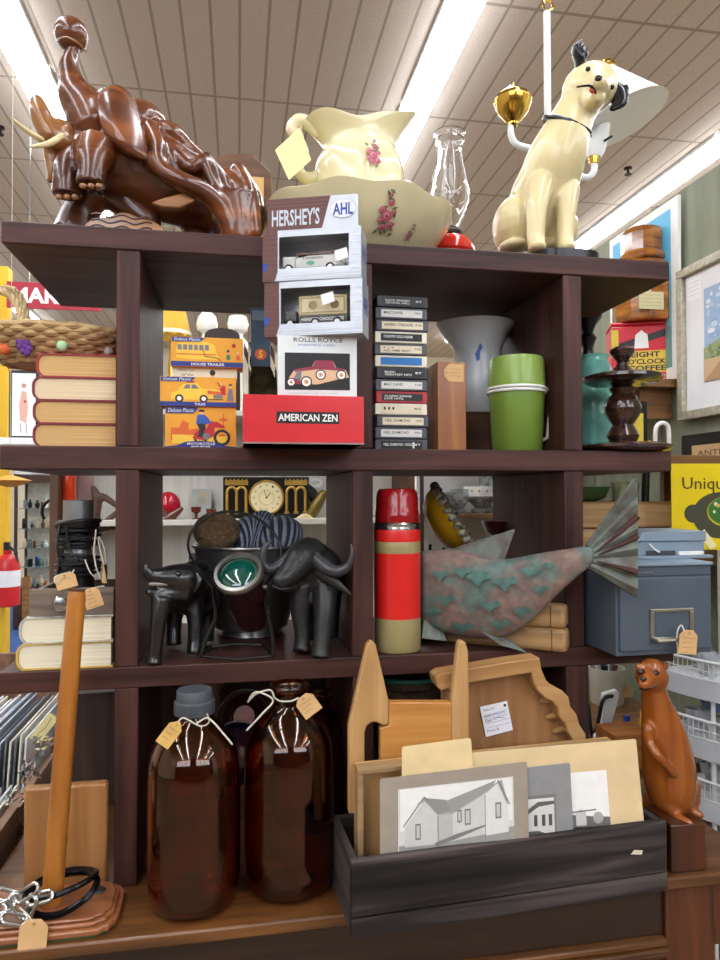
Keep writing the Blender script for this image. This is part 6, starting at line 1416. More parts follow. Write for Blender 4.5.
o=[(xm_-W2,zz0)]+[(xm_-W2*math.cos(math.pi*i/12),Z_(222,340,yt-.08)+ (Z_(222,329,yt-.08)-Z_(222,340,yt-.08))*math.sin(math.pi*i/12)**.6) for i in range(13)]+[(xm_+W2,zz0)]
MB().prism(o,yt-.1,yt-.06).build('dark_crest',mk('dark_wood_crest','#2a1712',.4),loc=(xm_,yt-.08,zz0),label='dark round-topped wooden clock case behind the toy boxes',cat='clock case',bevel=.003)
p=at(172,400,yt); kq=sc(p); t=thing('yellow_lamp','table lamp with yellow trimmed shade behind the toy boxes','lamp',(p.x,yt,1.88)); f=lambda y:Z_(172,y,yt)-1.88
MB().lathe([(8*kq,0),(8*kq,.015),(3*kq,.03),(4*kq,f(370)),(2*kq,f(340))],(p.x,yt,1.88),20).build('base',BRASS,t)
MB().shell([(19*kq,f(337)),(17*kq,f(328)),(12*kq,f(306)),(11*kq,f(300))],.003,(p.x,yt,1.88),32,fr=lambda a,i,r,z:(r,z+(.006*math.sin(10*a) if i==0 else 0))).build('shade',mk('yellow_shade_cloth','#e0b13a',.7,var=.08),t)
MB().lathe([(19.3*kq,f(336)),(18.3*kq,f(332))],(p.x,yt,1.88),32).build('shade_trim',mk('white_lace','#e6dfc8',.8),t)
# --- wood shelf unit with glass bowls (right of the flask)
YV=1.95; vx0,vx1=X_(417,YV),X_(500,YV); zv=Z_(450,514,YV-.25)
t=thing('glassware_shelf','white backed shelf unit with wooden boards holding glass bowls behind the fish','shelving',((vx0+vx1)/2,YV,0))
MB().box(vx0,vx1+.6,YV,YV+.03,0,1.85).build('back_panel',mk('white_panel_paint','#e4e3de',.6,var=.04),t,smooth=False)
for z in(.5,1.0,zv,1.84): MB().box(vx0,vx1+.6,YV-.28,YV-.001,z-.02,z).build('shelf',BW,t,smooth=False,bevel=.002)
MB().box(X_(418,YV-.25),X_(421.5,YV-.25),YV-.29,YV-.281,0,1.84).build('post',wood('dark_post_wood','#3b1f15','#5d3423','Z',.8,.5),t,smooth=False)
GLB=mk('clear_pressed_glass','#cfd3d2',.08,trans=.7,ior=1.3,bump=.3,bs=90)
yv=YV-.16
def vbowl(px,y0,rp,lb,prof,mat=GLB,name='glass_bowl',cat='bowl'):
    p=at(px,500,yv); k=sc(p); H=Z_(px,y0,yv)-zv
    t=thing(name,lb,cat,(p.x,yv,zv)); MB().shell([(r*rp*k,z*H) for r,z in prof],.003,(p.x,yv,zv),32).build('bowl_body',mat,t); return t,(p.x,yv,zv),k,H
BP=[(.55,0),(.6,.12),(.35,.2),(.5,.3),(.95,.55),(1,1)]
t,c,k,H=vbowl(481,486,17,'white banded clear glass footed bowl on the wooden shelf behind the fish',BP)
m=MB(); m.lathe([(17.1*k,H*.62),(17.3*k,H*.98)],c,32); wbd=m.build('white_band',mk('frosted_white_band','#e9e8e4',.4),t)
for k2 in range(5): 
    m=MB(); a=R(-140+k2*25); q=Vector(c)+Vector((17.6*k*math.cos(a),17.6*k*math.sin(a),H*.82)); m.ell(q,.006,n=8,m=6); m.build('gold_motif',GD,wbd)
vbowl(460,489,10,'small clear glass bowl left of the white banded bowl',BP)
vbowl(488,474,9,'clear glass dish stacked behind the banded bowl at right',BP)
m=MB(); blob(m,450,503,yv,6,8,5); blob(m,448,495,yv,4,4,4); blob(m,456,507,yv,5,5,4); chain(m,[(446,510,yv,3),(452,512,yv,4),(459,512,yv,3)],n=8); simple('grey_figurine','mottled grey figurine on the wooden shelf left of glass bowls','figurine',m,mk('mottled_grey_glaze','#8c877c',.3,c2='#45423c',vs=60),at(451,514,yv),remesh=.005)
# --- aisle at far left: yellow column, glass cabinet, extinguisher, sign
YC=4.6; cx1=X_(11,YC+.12)
MB().box(cx1-.7,cx1,YC,YC+.12,0,3.38).build('yellow_column',mk('yellow_wall_paint','#e0b32c',.7,var=.03),smooth=False,kind='structure')
bpy.data.objects['yellow_column'].name='trim_1'
MB().box(cx1-.71,cx1+.01,YC-.01,YC-.0005,0,.14).build('baseboard_left',WHITEP,smooth=False,kind='structure')
xe=X_(7,YC-.12); kz=sc(at(7,560,YC-.12))
t=thing('fire_extinguisher','red fire extinguisher hanging on the yellow column at far left','extinguisher',(xe,YC-.1,Z_(7,606,YC-.1)))
ez0=Z_(7,606,YC-.1); f=lambda y:Z_(7,y,YC-.1)-ez0
ecy=MB().lathe([(10*kz,0),(12*kz,.01),(12*kz,f(566)),(10*kz,f(558)),(4*kz,f(554)),(4*kz,f(550))],(xe,YC-.1,ez0),24).build('cylinder',mk('extinguisher_red','#c01c25',.25,coat=.3,var=.03),t)
MB().lathe([(12.2*kz,f(586)),(12.2*kz,f(570))],(xe,YC-.1,ez0),24).build('label',mk('white_label_card','#e6e6ea',.6),ecy)
m=MB(); m.box(xe-.02,xe+.02,YC-.13,YC-.09,ez0+f(550),ez0+f(542)); m.tube([(xe,YC-.11,ez0+f(545)),(xe+.07,YC-.12,ez0+f(552)),(xe+.08,YC-.12,ez0+f(580))],.012,8); m.build('valve',BLACKPL,t)
m=MB(); m.box(xe-.03,xe+.03,YC-.09,YC-.0002,ez0+f(590),ez0+f(560)); m.build('bracket',CHROME,t)
# picture and ledge
YP=4.0
x0,x1=X_(-6,YP),X_(40,YP); zl2=Z_(10,438,YP)
t=thing('white_ledge','white display ledge on the yellow column at left','ledge',((x0+x1)/2,YP+.3,zl2-.2)); MB().box(x0,x1,YP-.05,YC-.0002,zl2-.05,zl2).build('board',WHITEP,t,smooth=False,bevel=.004); MB().box(x0+.05,x1-.05,YP+.3,YC-.0002,zl2-.25,zl2-.0505).build('bracket',WHITEP,t,smooth=False)
x0,x1=X_(9,YP),X_(33,YP); t=thing('framed_sketch','dark framed pink figure sketch on white paper behind the wicker basket','picture',((x0+x1)/2,YP+.05,zl2)); w=x1-x0; hq=Z_(20,372,YP)-zl2
MB().box(-w/2-.02,w/2+.02,0,.03,0,hq+.02).build('frame',BLACKPL,t,local=True,smooth=False); A=Art((-w/2,0,.02),(w,0,0),(0,0,hq-.02)); A.rect(flat('#e3e4e6'),0,0,1,1); A.poly(flat('#d9a893'),[(.35,.25),(.3,.5),(.42,.72),(.6,.7),(.68,.45),(.6,.2)]); A.disc(flat('#c58f78'),.5,.8,.1); A.line(flat('#a87b6a'),[(.35,.2),(.4,.05)],.006); A.line(flat('#a87b6a'),[(.6,.2),(.62,.04)],.006); A.disc(flat('#c4474a'),.55,.55,.06); A.build('drawing',t,local=True)
x0,x1=X_(34,YP),X_(42,YP); MB().box(x0,x1,YP+.12,YP+.15,zl2,Z_(36,392,YP)).build('narrow_picture',mk('pale_blue_grey_card','#b9c0bd',.7),smooth=False,loc=(x0,YP+.13,zl2),label='narrow pale frame beside the framed sketch on the white ledge',cat='picture')
# sign
YS=4.3; x0,x1=X_(5,YS),X_(100,YS); z0,z1=Z_(5,307,YS),Z_(5,281,YS)
t=thing('hanging_sign','red hanging shop sign with bold white capital letters at upper left','sign',((x0+x1)/2,YS,z0)); w=x1-x0
MB().box(-w/2,w/2,0,.02,0,z1-z0).build('board',mk('sign_red','#a3162f',.5,var=.02),t,local=True,smooth=False); A=Art((-w/2,0,0),(w,0,0),(0,0,z1-z0)); A.text(WHITEINK,'MARKET',.05,.2,.96,.8,.035); A.build('lettering',t,local=True)
m=MB(); 
m.tube([(-w*.27,.01,z1-z0),(-w*.27,.01,CEIL-z0-.001)],.004,6); m.build('hanging_wire',CHROME,t,local=True)
m=MB(); m.tube([(w*.3,.01,z1-z0),(w*.3,.01,CEIL-z0-.001)],.004,6); m.build('hanging_wire',CHROME,t,local=True)
p=at(16,325,YS-.4); m=MB(); chain(m,[(8,312,4.9,3),(14,318,4.9,6),(24,327,4.9,5),(27,331,4.9,3)],n=10); 
# glass cabinet
YG=7.2; gx0,gx1=X_(17,YG),X_(51,YG); gz1=Z_(30,482,YG); gz0=Z_(30,588,YG)
t=thing('glass_cabinet','tall glass display cabinet full of china far away at left','cabinet',((gx0+gx1)/2,YG,0)); 
DKF=wood('cabinet_brown','#2b1812','#4a2c20','Z',.8,.5)
gw=.03
for x in(gx0-gw,gx1):
    for yy in(YG,YG+.4): MB().box(x,x+gw,yy,yy+gw,0,gz1).build('frame_post',DKF,t,smooth=False)
MB().box(gx0-gw,gx1+gw,YG-.01,YG+.44,gz1,gz1+.10).build('cornice',DKF,t,smooth=False); MB().box(gx0-gw,gx1+gw,YG-.01,YG+.44,.05,gz0).build('base',DKF,t,smooth=False)
MB().box(gx0,gx1,YG+.41,YG+.42,gz0,gz1).build('back_panel',mk('pale_cabinet_back','#c9cdc9',.6),t,smooth=False)
MB().box(gx0,gx1,YG+.003,YG+.008,gz0,gz1).build('glass_door',glass('cabinet_glass',rough=.0,ior=1.05),t,smooth=False)
PC=[mk('china_'+n,c,.3,var=.1) for n,c in(('white','#dfe3e6'),('blue','#2c4f9a'),('amber','#b0703a'),('green','#5d7a5a'),('cream','#d8cba8'),('grey','#7f8a94'),('brown','#6a4a34'),('black','#22252a'))]
rr=random.Random(3); n=0
for q,ysh in enumerate((508,528,547,566,586)):
    zsh=Z_(34,ysh,YG+.2)
    MB().box(gx0+.001,gx1-.001,YG+.06,YG+.40,zsh-.008,zsh).build('glass_shelf',mk('pale_green_glass_edge','#b9cdc6',.1,trans=.6),t,smooth=False)
    for k in range(6):
        x=gx0+(gx1-gx0)*(k+.5)/6; r=rr.uniform(.018,.03); hh=rr.uniform(.06,.13); mt=PC[rr.randrange(8)]
        pf=[(r*.6,0),(r,.3*hh),(r*.9,.6*hh),(r*.4,.75*hh),(r*.5,hh),(0,hh)] if rr.random()<.6 else [(r*.8,0),(r,.1*hh),(r,.9*hh),(r*.7,hh),(0,hh)]
        col=mt.name.split('_')[1]
        MB().lathe(pf,(x,YG+.15+rr.uniform(0,.12),zsh),14).build('china_piece',mt,loc=(x,YG+.2,zsh),label='small %s ornament on the %s shelf of the far glass cabinet'%(col,('top','second','third','fourth','lowest')[q]),cat='ornament',group='%s ornaments on the %s cabinet shelf'%(col,('top','second','third','fourth','lowest')[q]))
a=at(27,640,5.6); MB().slab([Vector((at(22,640,5.6).x,5.6,.009)),Vector((at(34,640,5.6).x,5.6,.009)),at(30,575,5.8),at(22,578,5.8)],(0,.02,0)).build('wooden_easel_board',BW,smooth=False,loc=(a.x,5.6,.009),label='tan wooden board leaning near the floor beside the fire extinguisher',cat='board')
m=MB(); ob=at(10,478,3.2); m.lathe([(.02,.0),(.09,.02),(.12,.04),(.02,.07)],(ob.x,3.2,Z_(10,487,3.2)),24); t=thing('pendant_lamp','orange-yellow hanging lampshade at far left below the upper shelf','lamp',(ob.x,3.2,Z_(10,487,3.2)))
m.build('shade',mk('orange_yellow_shade','#d98f1f',.5),t); MB().tube([(ob.x,3.2,Z_(10,487,3.2)+.071),(ob.x,3.2,CEIL-.001)],.0018,6).build('cord',mk('pale_cord','#b9b2a4',.6),t)
# ================================================================== RIGHT SIDE
PX=1.60
PM=mk('grey_green_panelling','#8f937e',.75,c2='#7c806c',vs=1.2,stretch=(1,14,2),bump=.15,bs=20)
m=MB().box(PX,PX+.05,-1.0,3.4,0,2.66); m.build('partition_wall',PM,smooth=False,kind='structure'); bpy.data.objects['partition_wall'].name='wall_panelled'
k=0
for i in range(9): MB().box(PX-.012,PX-.0003,-.9+i*.5,-.865+i*.5,.001,2.659).build('trim_%d'%(i+2),PM,smooth=False,kind='structure')
# framed watercolour
fy0,fy1=.28,.945; fz1=2.35; fz0=1.81
FRM=mk('antique_silver_frame','#b3ad9a',.5,.3,var=.2,vs=60,bump=.3)
t=thing('framed_watercolour','large framed landscape watercolour with white mat hanging on the panelled wall','picture',(PX-.02,(fy0+fy1)/2,fz0))
xw=PX-.0125
def wbox(n,m,a,b,c,d,x0=xw-.03): MB().box(x0,xw-.0003,a,b,c,d).build(n,m,t,smooth=False,bevel=.003)
wbox('frame_rail',FRM,fy0,fy1,fz1-.03,fz1); wbox('frame_rail',FRM,fy0,fy1,fz0,fz0+.03); wbox('frame_rail',FRM,fy1-.03,fy1,fz0+.0303,fz1-.0303); wbox('frame_rail',FRM,fy0,fy0+.03,fz0+.0303,fz1-.0303)
wbox('mat_board',mk('white_mat_board','#e6e6e8',.6,var=.02),fy0+.031,fy1-.031,fz0+.031,fz1-.031,xw-.012)
A=Art((xw-.0125,fy1-.13,fz0+.12),(0,-(fy1-fy0-.26),0),(0,0,fz1-fz0-.22)); A.rect(flat('#9db4d3'),0,0,1,1)
rr=random.Random(5)
for i in range(110): A.disc(flat(('#c8d2e0','#8fa9d0','#dfe4ea','#a9a9c4','#b9c6dc')[i%5]),rr.uniform(.05,.95),rr.uniform(.45,.96),rr.uniform(.015,.05),rr.uniform(.012,.035),n=9)
A.poly(flat('#8fa07a'),[(0,.2),(0,.36),(.2,.42),(.5,.38),(1,.44),(1,.2)])
for i in range(80): A.disc(flat(('#5f7a4a','#8a9a5a','#7f8a55','#a3a873')[i%4]),rr.uniform(.02,.98),rr.uniform(.22,.42),rr.uniform(.012,.035),rr.uniform(.01,.03),n=8)
A.poly(flat('#c9a983'),[(0,0),(0,.24),(.4,.22),(1,.28),(1,0)]); A.poly(flat('#b08a66'),[(0,.0),(.2,.18),(.5,.1),(.7,0)])
A.build('painting',t)
A=Art((xw-.0124,fy1-.045,fz1-.12),(0,-.07,0),(0,0,.075)); A.rect(flat('#f0f0f2'),0,0,1,1)
for i in range(4): A.line(flat('#9a9aa2'),[(.1,.8-.2*i),(.9,.8-.2*i)],.001)
A.build('title_card',t)
# dark frame below
t=thing('framed_sign','black framed sign with tan lettered card below the watercolour','sign',(PX-.02,.6,1.55))
MB().box(xw-.025,xw-.0003,.30,.93,1.50,1.755).build('frame',BLACKPL,t,smooth=False,bevel=.003)
A=Art((xw-.0256,.87,1.53),(0,-.5,0),(0,0,.185)); A.rect(flat('#c9a878'),0,0,1,1); A.text(DKI,'ANTIQUE',.06,.78,.5,.9); A.text(DKI,'SALE',.06,.3,.7,.66,.03); A.build('lettered_card',t)
# wall shelves
WSF=BW
def wshelf(lb,z,y0,y1,x0): 
    t=thing('wall_shelf',lb,'shelf',((x0+PX)/2,(y0+y1)/2,z-.03)); MB().box(x0,PX-.0125,y0,y1,z-.03,z).build('board',WSF,t,smooth=False,bevel=.002); MB().box(PX-.14,PX-.0125,y0+.05,y0+.07,z-.14,z-.0303).build('bracket',WSF,t,smooth=False); MB().box(PX-.14,PX-.0125,y1-.07,y1-.05,z-.14,z-.0303).build('bracket',WSF,t,smooth=False)
zt1=Z_(660,379,.98)
wshelf('worn wooden wall shelf under the red coffee tin',zt1,.97,1.42,1.02); wshelf('wooden wall shelf at the height of the bookcase upper shelf',1.66,.50,.95,.99); wshelf('lower wooden wall shelf holding the tan books behind the card file',1.37,.50,.95,.99)
# coffee tin
yT=1.03; x0,x1=X_(618,yT),X_(671,yT); w=x1-x0; h=Z_(645,320,yT)-zt1
TR=mk('red_tin_enamel','#cf2030',.3,var=.04,coat=.3)
t=thing('coffee_tin','red coffee tin with yellow and black lettering on the wall shelf','tin',((x0+x1)/2+.036,yT+.09,zt1),R(-22))
rbox(w,.14,h-.012).build('body',TR,t,local=True,smooth=False,bevel=.006); MB().box(-w/2-.003,w/2+.003,-.073,.073,h-.0118,h).build('lid',TR,t,local=True,smooth=False,bevel=.004)
A=Art((-w/2,-.07,0),(w,0,0),(0,0,h)); TY=flat('#d9b93c')
A.poly(DKI,[(.0,.50),(1,.78),(1,.90),(.0,.62)]); A.disc(WHITEINK,.5,.66,.11); A.poly(WHITEINK,[(.38,.56),(.62,.56),(.6,.78),(.5,.86),(.4,.78)]);
A.rect(TY,.22,.16,.95,.52); A.text(DKI,'EIGHT',.33,.41,.80,.50,.03); A.text(DKI,"O'CLOCK",.27,.295,.90,.385,.03); A.text(DKI,'COFFEE',.27,.185,.90,.275,.03); A.text(WHITEINK,'ONE TO ONE POUND',.3,.085,.88,.125,.01); A.text(WHITEINK,'MILD AND MELLOW',.3,.03,.88,.065,.01)
A.rect(TY,.0,.42,.12,.88); A.text(WHITEINK,'COFFEE BEAN',.05,.55,.30,.60,.0,.06)
A.build('printed_front',t,local=True)
# amber jar on the tin
za=zt1+h+.0005; yj=yT+.07; xj=X_(645,yj); kj=sc(at(638,280,yj)); f=lambda y:Z_(638,y,yj)-za
AJ=mk('amber_marbled_jar','#c07a2c',.12,c2='#5d2f12',vs=9,stretch=(1,1,4),coat=.6)
t=thing('amber_jar','amber marbled faceted jar with knob lid standing on the red coffee tin','jar',(xj,yj,za))
MB().lathe([(28*kj,0),(29*kj,.006),(29*kj,f(276)),(25*kj,f(268)),(23*kj,f(264))],(xj,yj,za),10).build('body',AJ,t,auto=20)
MB().lathe([(24*kj,f(264)),(24.5*kj,f(262)),(22*kj,f(256)),(20*kj,f(254)),(20*kj,f(236)),(18*kj,f(231)),(0,f(230))],(xj,yj,za),12).build('lid',AJ,t,auto=20)
A=Art((xj-.085,yj-28*kj-.0015,za+.03),(.10,0,0),(0,0,.065)); A.rect(flat('#d9cfa0'),0,0,1,1); 
for i in range(4): A.line(flat('#9a9060'),[(.1,.8-.2*i),(.9,.8-.2*i)],.0012)
A.build('paper_label',t)
# poster
t=thing('poster','white bordered blue sky poster leaning on the wall behind the coffee tin','poster',(PX-.03,1.2,zt1))
def wl(px,py): p=atx(px,py,PX-.03); return p
q=[wl(678,374),wl(611,390),wl(611,240),wl(678,195)]
zlo=zt1+.0005; q=[Vector((PX-.03,q[0].y,zlo)),Vector((PX-.03,q[1].y,zlo)),Vector((PX-.03,q[1].y,q[2].z)),Vector((PX-.03,q[1].y*0+q[3].y,q[2].z))]
MB().slab(q,(.012,0,0)).build('board',WHITEP,t,smooth=False)
U=q[0]-q[1]; V=q[2]-q[1]; A=Art(q[1],U,V,.001); A.rect(flat('#5fb3dc'),.06,.07,.93,.95); A.poly(flat('#7fb8bd'),[(.06,.07),(.93,.07),(.93,.5),(.5,.56),(.06,.48)]); A.poly(flat('#6f9a92'),[(.06,.07),(.93,.07),(.93,.3),(.06,.36)])
for u,v,a_ in((.65,.82,.14),(.4,.7,.12),(.75,.72,.1)): A.disc(flat('#c9e0ea'),u,v,a_,.015)
A.build('print',t)
# things on the shelf at bookcase height
y5=.60; zz5=1.66
MB().box(X_(614,y5+.2),X_(652,y5+.2),y5+.22,y5+.24,zz5,Z_(630,400,y5+.2)).build('black_picture_frame',BLACKPL,smooth=False,bevel=.003,loc=(X_(630,y5+.2),y5+.23,zz5),label='plain black frame behind the tiered stand on the wall shelf',cat='frame')
MB().box(X_(634,y5),X_(650,y5),y5+.03,y5+.10,zz5,Z_(640,412,y5)).build('yellow_carton',mk('yellow_white_carton','#ddc64a',.5,var=.1),smooth=False,loc=(X_(642,y5),y5+.06,zz5),label='small yellow carton behind the tiered stand on the wall shelf',cat='carton')
p=at(645,436,y5); m=MB(); m.lathe([(.03,0),(.035,.004),(.022,.02),(.006,.045),(0,.047)],(p.x-.005,y5-.03,zz5),20); simple('yellow_funnel','bright yellow plastic funnel lying behind the dark tiered stand','funnel',m,mk('bright_yellow_plastic','#e8cf1f',.35),(p.x,y5-.03,zz5))
x=X_(652,y5+.06); t=thing('white_cup','white enamel cup with looped handle on the wall shelf right of tiered stand','cup',(x,y5+.14,zz5)); kc2=sc(at(652,430,y5+.14))
MB().shell([(.03,0),(.034,.004),(.038,.075)],.002,(x-.015,y5+.16,zz5),28).build('cup_body',WHITEP,t)
m=MB(); chain(m,[(655,443,y5+.08,2.2),(656,428,y5+.08,2.2),(662,423,y5+.08,2.2),(668,427,y5+.08,2.2),(669,443,y5+.08,2.2)],n=8); m.build('handle',WHITEP,t)
# tan books and bowl
y6=.54; z6=1.3705
TNB=wood('tan_book_block','#b98f5c','#d6b384','X',1.4,.8)
def fbook(x0p,x1p,y0,y1,lb,cm,z):
    x0,x1=X_(x0p,y6),X_(x1p,y6); h=Z_(630,y0,y6)-Z_(630,y1,y6); t=thing('thick_book',lb,'book',((x0+x1)/2,y6+.1,z),0,'thick tan books on the lower wall shelf'); w=x1-x0
    MB().box(-w/2,w/2,-.098,.1,.003,h-.003).build('pages',TNB,t,local=True,smooth=False,bevel=.001); m=MB(); m.box(-w/2-.002,w/2+.002,-.101,.101,0,.003); m.box(-w/2-.002,w/2+.002,-.101,.101,h-.003,h); m.build('cover',cm,t,local=True,smooth=False); return z+h
DKC=mk('dark_brown_cover','#3a2a22',.6)
z6=fbook(578,668,517,545,'thick dark covered tan book on lower wall shelf, under the paler one',DKC,z6)+.0003
z6=fbook(580,677,491,516,'thick pale tan book on lower wall shelf, behind fish tail',mk('tan_cover','#a87f52',.6),z6)+.0003
def lath(name,lb,cat,prof,x,y,z,mat,n=28): return MB().lathe(prof,(x,y,z),n).build(name,mat,loc=(x,y,z),label=lb,cat=cat)
x=X_(590,y6+.08); MB().shell([(.03,0),(.055,.012),(.07,.045)],.003,(x,y6+.1,z6),28).build('green_bowl',mk('dark_green_glaze','#2f5a38',.25,coat=.4),loc=(x,y6+.1,z6),label='dark green bowl on top of the tan books behind the right upright',cat='bowl')
x=X_(632,y6+.06); MB().shell([(.036,0),(.04,.004),(.042,.06)],.002,(x,y6+.1,z6),28).build('mottled_jar',mk('mottled_green_white','#b9c49a',.3,c2='#5f7a4a',vs=50),loc=(x,y6+.1,z6),label='mottled pale green pot on top of the tan books',cat='pot')
x=X_(651,y6+.03); m=MB(); m.tube([(x,y6+.06,z6),(x+.004,y6+.06,z6+.09)],.011,12); simple('black_pen_pot','narrow black canister on the tan books beside the yellow sign','canister',m,BLACKPL,(x,y6+.06,z6))
# yellow sign
y7=.40
def sgn():
    x0,x1=X_(676,y7),X_(772,y7); z0,z1=Z_(690,546,y7),Z_(690,459,y7); w=x1-x0;h=z1-z0
    t=thing('yellow_sign','bright yellow paper sign with black lettering and dark pan picture at right edge','sign',((x0+x1)/2,y7,1.0556),R(-8))
    dz=z0-1.0556-.012
    MB().box(-w/2,w/2,0,.004,dz,dz+h).build('panel',mk('bright_yellow_paper','#f2d505',.5,var=.02),t,local=True,smooth=False)
    m=MB(); m.box(-.012,.012,.0042,.02,.0121,dz+h*.8); m.build('stand_post',WHITEP,t,local=True,smooth=False); m=MB(); m.box(-.05,.05,-.04,.06,0,.012); m.build('stand_foot',WHITEP,t,local=True,smooth=False)
    A=Art((-w/2,0,dz),(w,0,0),(0,0,h)); A.text(flat('#4a3c1f'),'Unique',.10,.66,.57,.84,.005)
    A.disc(flat('#4b4c3a'),.20,.42,.085); A.disc(flat('#4b4c3a'),.46,.40,.27,.27,n=28); A.disc(flat('#c9b722'),.53,.44,.20,.18,n=26); A.disc(flat('#3e7a32'),.53,.45,.19,.165,n=26)
    rr=random.Random(2)
    for i in range(26): A.disc(flat(('#e0c34f','#f0ead0','#d99a3a')[i%3]),.53+rr.uniform(-.14,.14),.45+rr.uniform(-.12,.12),rr.uniform(.01,.022))
    A.poly(flat('#f4ecb4'),[(.24,.17),(.30,.24),(.42,.05),(.36,.0)]); A.build('print',t,local=True)
sgn()
# table and odds behind the otter
TB=BW; t=thing('side_table','wooden side table crowded with china behind the otter carving','table',(1.15,.95,0))
MB().box(.86,1.52,.56,1.5,.72,.75).build('table_top',TB,t,smooth=False,bevel=.003)
for x in(.88,1.46):
    for y in(.58,1.44): MB().box(x,x+.04,y,y+.04,0,.7199).build('leg',TB,t,smooth=False)
zt=.7505
def onT(px,py): p=atz(px,py,zt); return p
def tz(px,py,Y): return Z_(px,py,Y)-zt
Y=1.15; x=X_(605,Y); k=sc(at(605,690,Y)); t=thing('stoneware_crock','cream stoneware crock full of utensils behind the right upright','crock',(x,Y,zt)); f=lambda y:tz(605,y,Y)
MB().shell([(15*k,0),(16*k,.01),(17*k,f(675)),(18*k,f(671)),(17.5*k,f(667))],.006,(x,Y,zt),36).build('crock_body',mk('cream_stoneware','#c9c5b4',.35,var=.08),t)
rr=random.Random(8)
for i in range(7):
    m=MB(); a=rr.uniform(0,6.28); m.tube([(x+.02*math.cos(a),Y+.02*math.sin(a),zt+f(690)),(x+.035*math.cos(a),Y+.035*math.sin(a),zt+f(664)+rr.uniform(-.01,.01))],[.005,.011],8); m.build('utensil',(BLACKPL,WHITEP,GM,mk('dull_brown_wood','#4a3222'))[i%4],t)
Y=.80
m=MB(); m.slab([at(x_,y_,Y) for x_,y_ in((600,745),(606,746),(620,694),(617,690),(604,694))],(0,.02,0)); 
t=thing('folding_stool','small white folding stand with black legs behind the carved bracket','stand',at(608,745,Y)); m.build('panel',WHITEP,t,smooth=False,bevel=.002)
m=MB(); chain(m,[(590,752,Y-.01,2),(598,722,Y-.01,2),(603,700,Y-.01,2),(612,696,Y-.01,2)],n=8); m.build('leg',BLACKPL,t)
m=MB(); chain(m,[(588,705,Y,2),(592,735,Y,2),(602,758,Y,2)],n=8); m.build('leg',BLACKPL,t)
for k,(px,py,h_,r_,mt,lb,nm,cat) in enumerate(((627,722,.09,.022,mk('cobalt_glass','#1d3f9a',.1,coat=.6),'cobalt blue glass bottle behind the otter carving','blue_bottle','bottle'),
    (612,735,.07,.026,WHITEP,'white china creamer behind the crate, left of the wooden box','china_creamer','creamer'),(620,745,.06,.026,mk('white_china','#e6e2d8',.25),'white china cup behind the crate beside the wooden box','china_cup','cup'),
    (613,752,.045,.022,mk('red_brown_pot','#8a4530',.3),'small red-brown pot behind the crate','small_pot','pot'),(643,722,.11,.018,mk('amber_yellow_glass','#d9a23a',.1,coat=.5),'amber yellow glass bottle beside the otter head','amber_yellow_bottle','bottle'),
    (602,725,.06,.028,mk('speckled_white','#d9d5ca',.3),'speckled white jug behind the folding stand','white_jug','jug'),(668,716,.10,.05,mk('grey_metal_can','#a8abac',.3,.6),'grey metal can behind the otter neck','metal_can','can'))):
    p=onT(px,py+22); lath(nm,lb,cat,[(r_*.7,0),(r_,h_*.15),(r_*.95,h_*.6),(r_*.45,h_*.8),(r_*.5,h_),(0,h_)],p.x,p.y,zt,mt)
p=onT(633,765); MB().box(p.x-.075,p.x+.05,p.y-.03,p.y+.08,zt,zt+.10).build('small_wooden_box',wood('orange_box_wood','#8a4f1f','#b8752f','X',1,.4),smooth=False,bevel=.002,loc=(p.x,p.y,zt),label='small orange-brown wooden box behind the otter carving',cat='box')
ptag('tan paper tag behind the otter head, hanging near the crock',626,692,15,11,1.10,0,[(620,688,1.10),(617,680,1.10)],lines=1)
# corner rack with wire rails
GFA=mk('grey_rack_fascia','#d3d6d9',.4,.0,var=.03); WWR=mk('white_coated_wire','#e2e3e2',.35,var=.02)
t=thing('wire_rack','white tiered corner rack with wire rails and glassware at right edge','rack',(1.45,.42,0)); cxr,cyr,rr_=1.56,.50,.40
def arc(r,z,a0=180,a1=264,n=22): return [(cxr+r*math.cos(R(a0+(a1-a0)*i/n)),cyr+r*math.sin(R(a0+(a1-a0)*i/n)),z) for i in range(n+1)]
tiers=[1.055,.90,.745,.58]
for z in tiers:
    o=arc(rr_,z); m=MB(); m.slab([(cxr,cyr,z)]+o,(0,0,-.012)); m.build('tier_shelf',GFA,t,smooth=False)
    m=MB(); v=arc(rr_+.002,z-.045)+arc(rr_+.002,z+.004); n=len(o); m.add(v+[(a[0]+(cxr-a[0])*.01,a[1]+(cyr-a[1])*.01,a[2]) for a in v],[(i,i+1,n+i+1,n+i) for i in range(n-1)]+[(2*n+i,3*n+i,3*n+i+1,2*n+i+1) for i in range(n-1)]+[(n+i,n+i+1,3*n+i+1,3*n+i) for i in range(n-1)]); m.build('fascia',GFA,t,auto=60)
    m=MB(); m.tube(arc(rr_,z+.055),.004,8); m.tube(arc(rr_,z+.03),.0015,6); m.tube(arc(rr_,z+.008),.0025,6)
    for p in arc(rr_,z+.008,180,264,40): m.tube([p,(p[0],p[1],z+.055)],.0013,5)
    m.build('wire_rail',WWR,t)
for a in(180,208,236,264):
    m=MB(); x,y=cxr+(rr_-.01)*math.cos(R(a)),cyr+(rr_-.01)*math.sin(R(a)); m.tube([(x,y,0),(x,y,1.11)],.006,8); m.build('upright',WWR,t)
m=MB(); m.tube([(cxr,cyr,0),(cxr,cyr,1.4)],.012,10); m.build('centre_post',WWR,t)
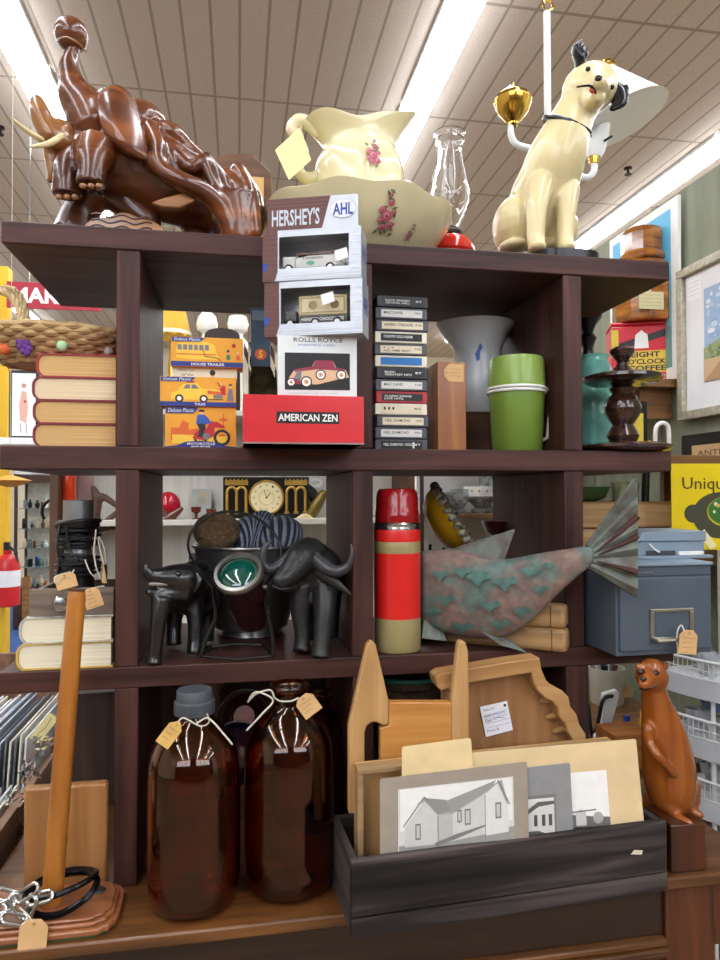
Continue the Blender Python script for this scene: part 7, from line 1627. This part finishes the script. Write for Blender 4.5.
# glassware on tiers
rr=random.Random(21); GW2=mk('smoky_clear_glass','#eceff1',.06,trans=.5,ior=1.3); BGW=mk('pale_blue_glass','#8fb0d8',.08,trans=.5,ior=1.3)
proto=None; cnt=0
for q,z in enumerate(tiers):
    for k in range(12):
        a=R(rr.uniform(184,262)); r=rr_*rr.uniform(.55,.86) ; x,y=cxr+r*math.cos(a),cyr+r*math.sin(a)
        if proto is None:
            proto=thing('drinking_glass','x','glass',(0,0,0)); MB().shell([(.016,0),(.018,.003),(.010,.008),(.009,.018),(.021,.03),(.024,.06)],.0015,n=18).build('glass_bowl',GW2,proto,local=True); o=proto
        else: o=dup(proto)
        o.matrix_world=Matrix.Translation((x,y,z+.0003)); o['group']='drinking glasses on rack tier %s'%('one','two','three','four')[q]; o['label']='clear drinking glass among many on the %s tier of the wire rack'%('top','second','third','bottom')[q]
for q,(a,rad,z,mt,lb) in enumerate(((205,.36,.90,BGW,'pale blue glass dish on second tier of the wire rack'),(250,.34,1.055,GW2,'large clear glass bowl on the top tier of wire rack'),(225,.34,1.055,GW2,'clear glass compote at left of the top rack tier'))):
    x,y=cxr+.30*math.cos(R(a)),cyr+.30*math.sin(R(a)); MB().shell([(.03,.061),(.05,.07),(.07,.115)],.003,(x,y,z),28).build('glass_dish',mt,loc=(x,y,z),label=lb,cat='dish')
m=MB(); rr=random.Random(31)
for q in range(9):
    z=tiers[q%4]; a=R(rr.uniform(185,262) if q%4 else rr.uniform(244,262)); p=Vector((cxr+.27*math.cos(a),cyr+.27*math.sin(a),z+.085)); pts=[]
    for i in range(6):
        for j in range(6): pts.append(p+Vector(((i-2.5)*.02+rr.uniform(-.012,.012),rr.uniform(-.03,.03),(j-2.5)*.013+rr.uniform(-.01,.01))))
    m.add(pts,[(i*6+j,i*6+j+1,(i+1)*6+j+1,(i+1)*6+j) for i in range(5) for j in range(5)])
m.build('plastic_bags',glass('bag_film',rough=.12,ior=1.12),smooth=False,loc=(cxr-.2,cyr-.2,.9),label='crumpled clear plastic bags round the glassware on wire rack',cat='plastic bag',kind='stuff')
# under the dresser: dark round tray
p=at(640,945,.1); t=thing('round_tray','dark round tray with tan rim on the dresser lower shelf','tray',(p.x,.17,.38))
MB().lathe([(.13,0),(.16,.01),(.17,.03),(.165,.03),(.15,.014),(0,.012)],(p.x,.17,.38),40).build('tray_body',BLACKPL,t); m=MB(); m.torus((p.x,.17,.41),.168,.006,48,8); m.build('rim',mk('tan_rim','#a8762f',.4),t)
# ------------------------------------------------------------------ world, view
w=bpy.data.worlds.new('world'); SC.world=w; w.use_nodes=True
w.node_tree.nodes['Background'].inputs[0].default_value=(.9,.95,1,1); w.node_tree.nodes['Background'].inputs[1].default_value=.2
SC.view_settings.view_transform='Standard'; SC.view_settings.look='None'; SC.view_settings.gamma=1; SC.view_settings.use_curve_mapping=False
SC.view_settings.exposure=EXPO
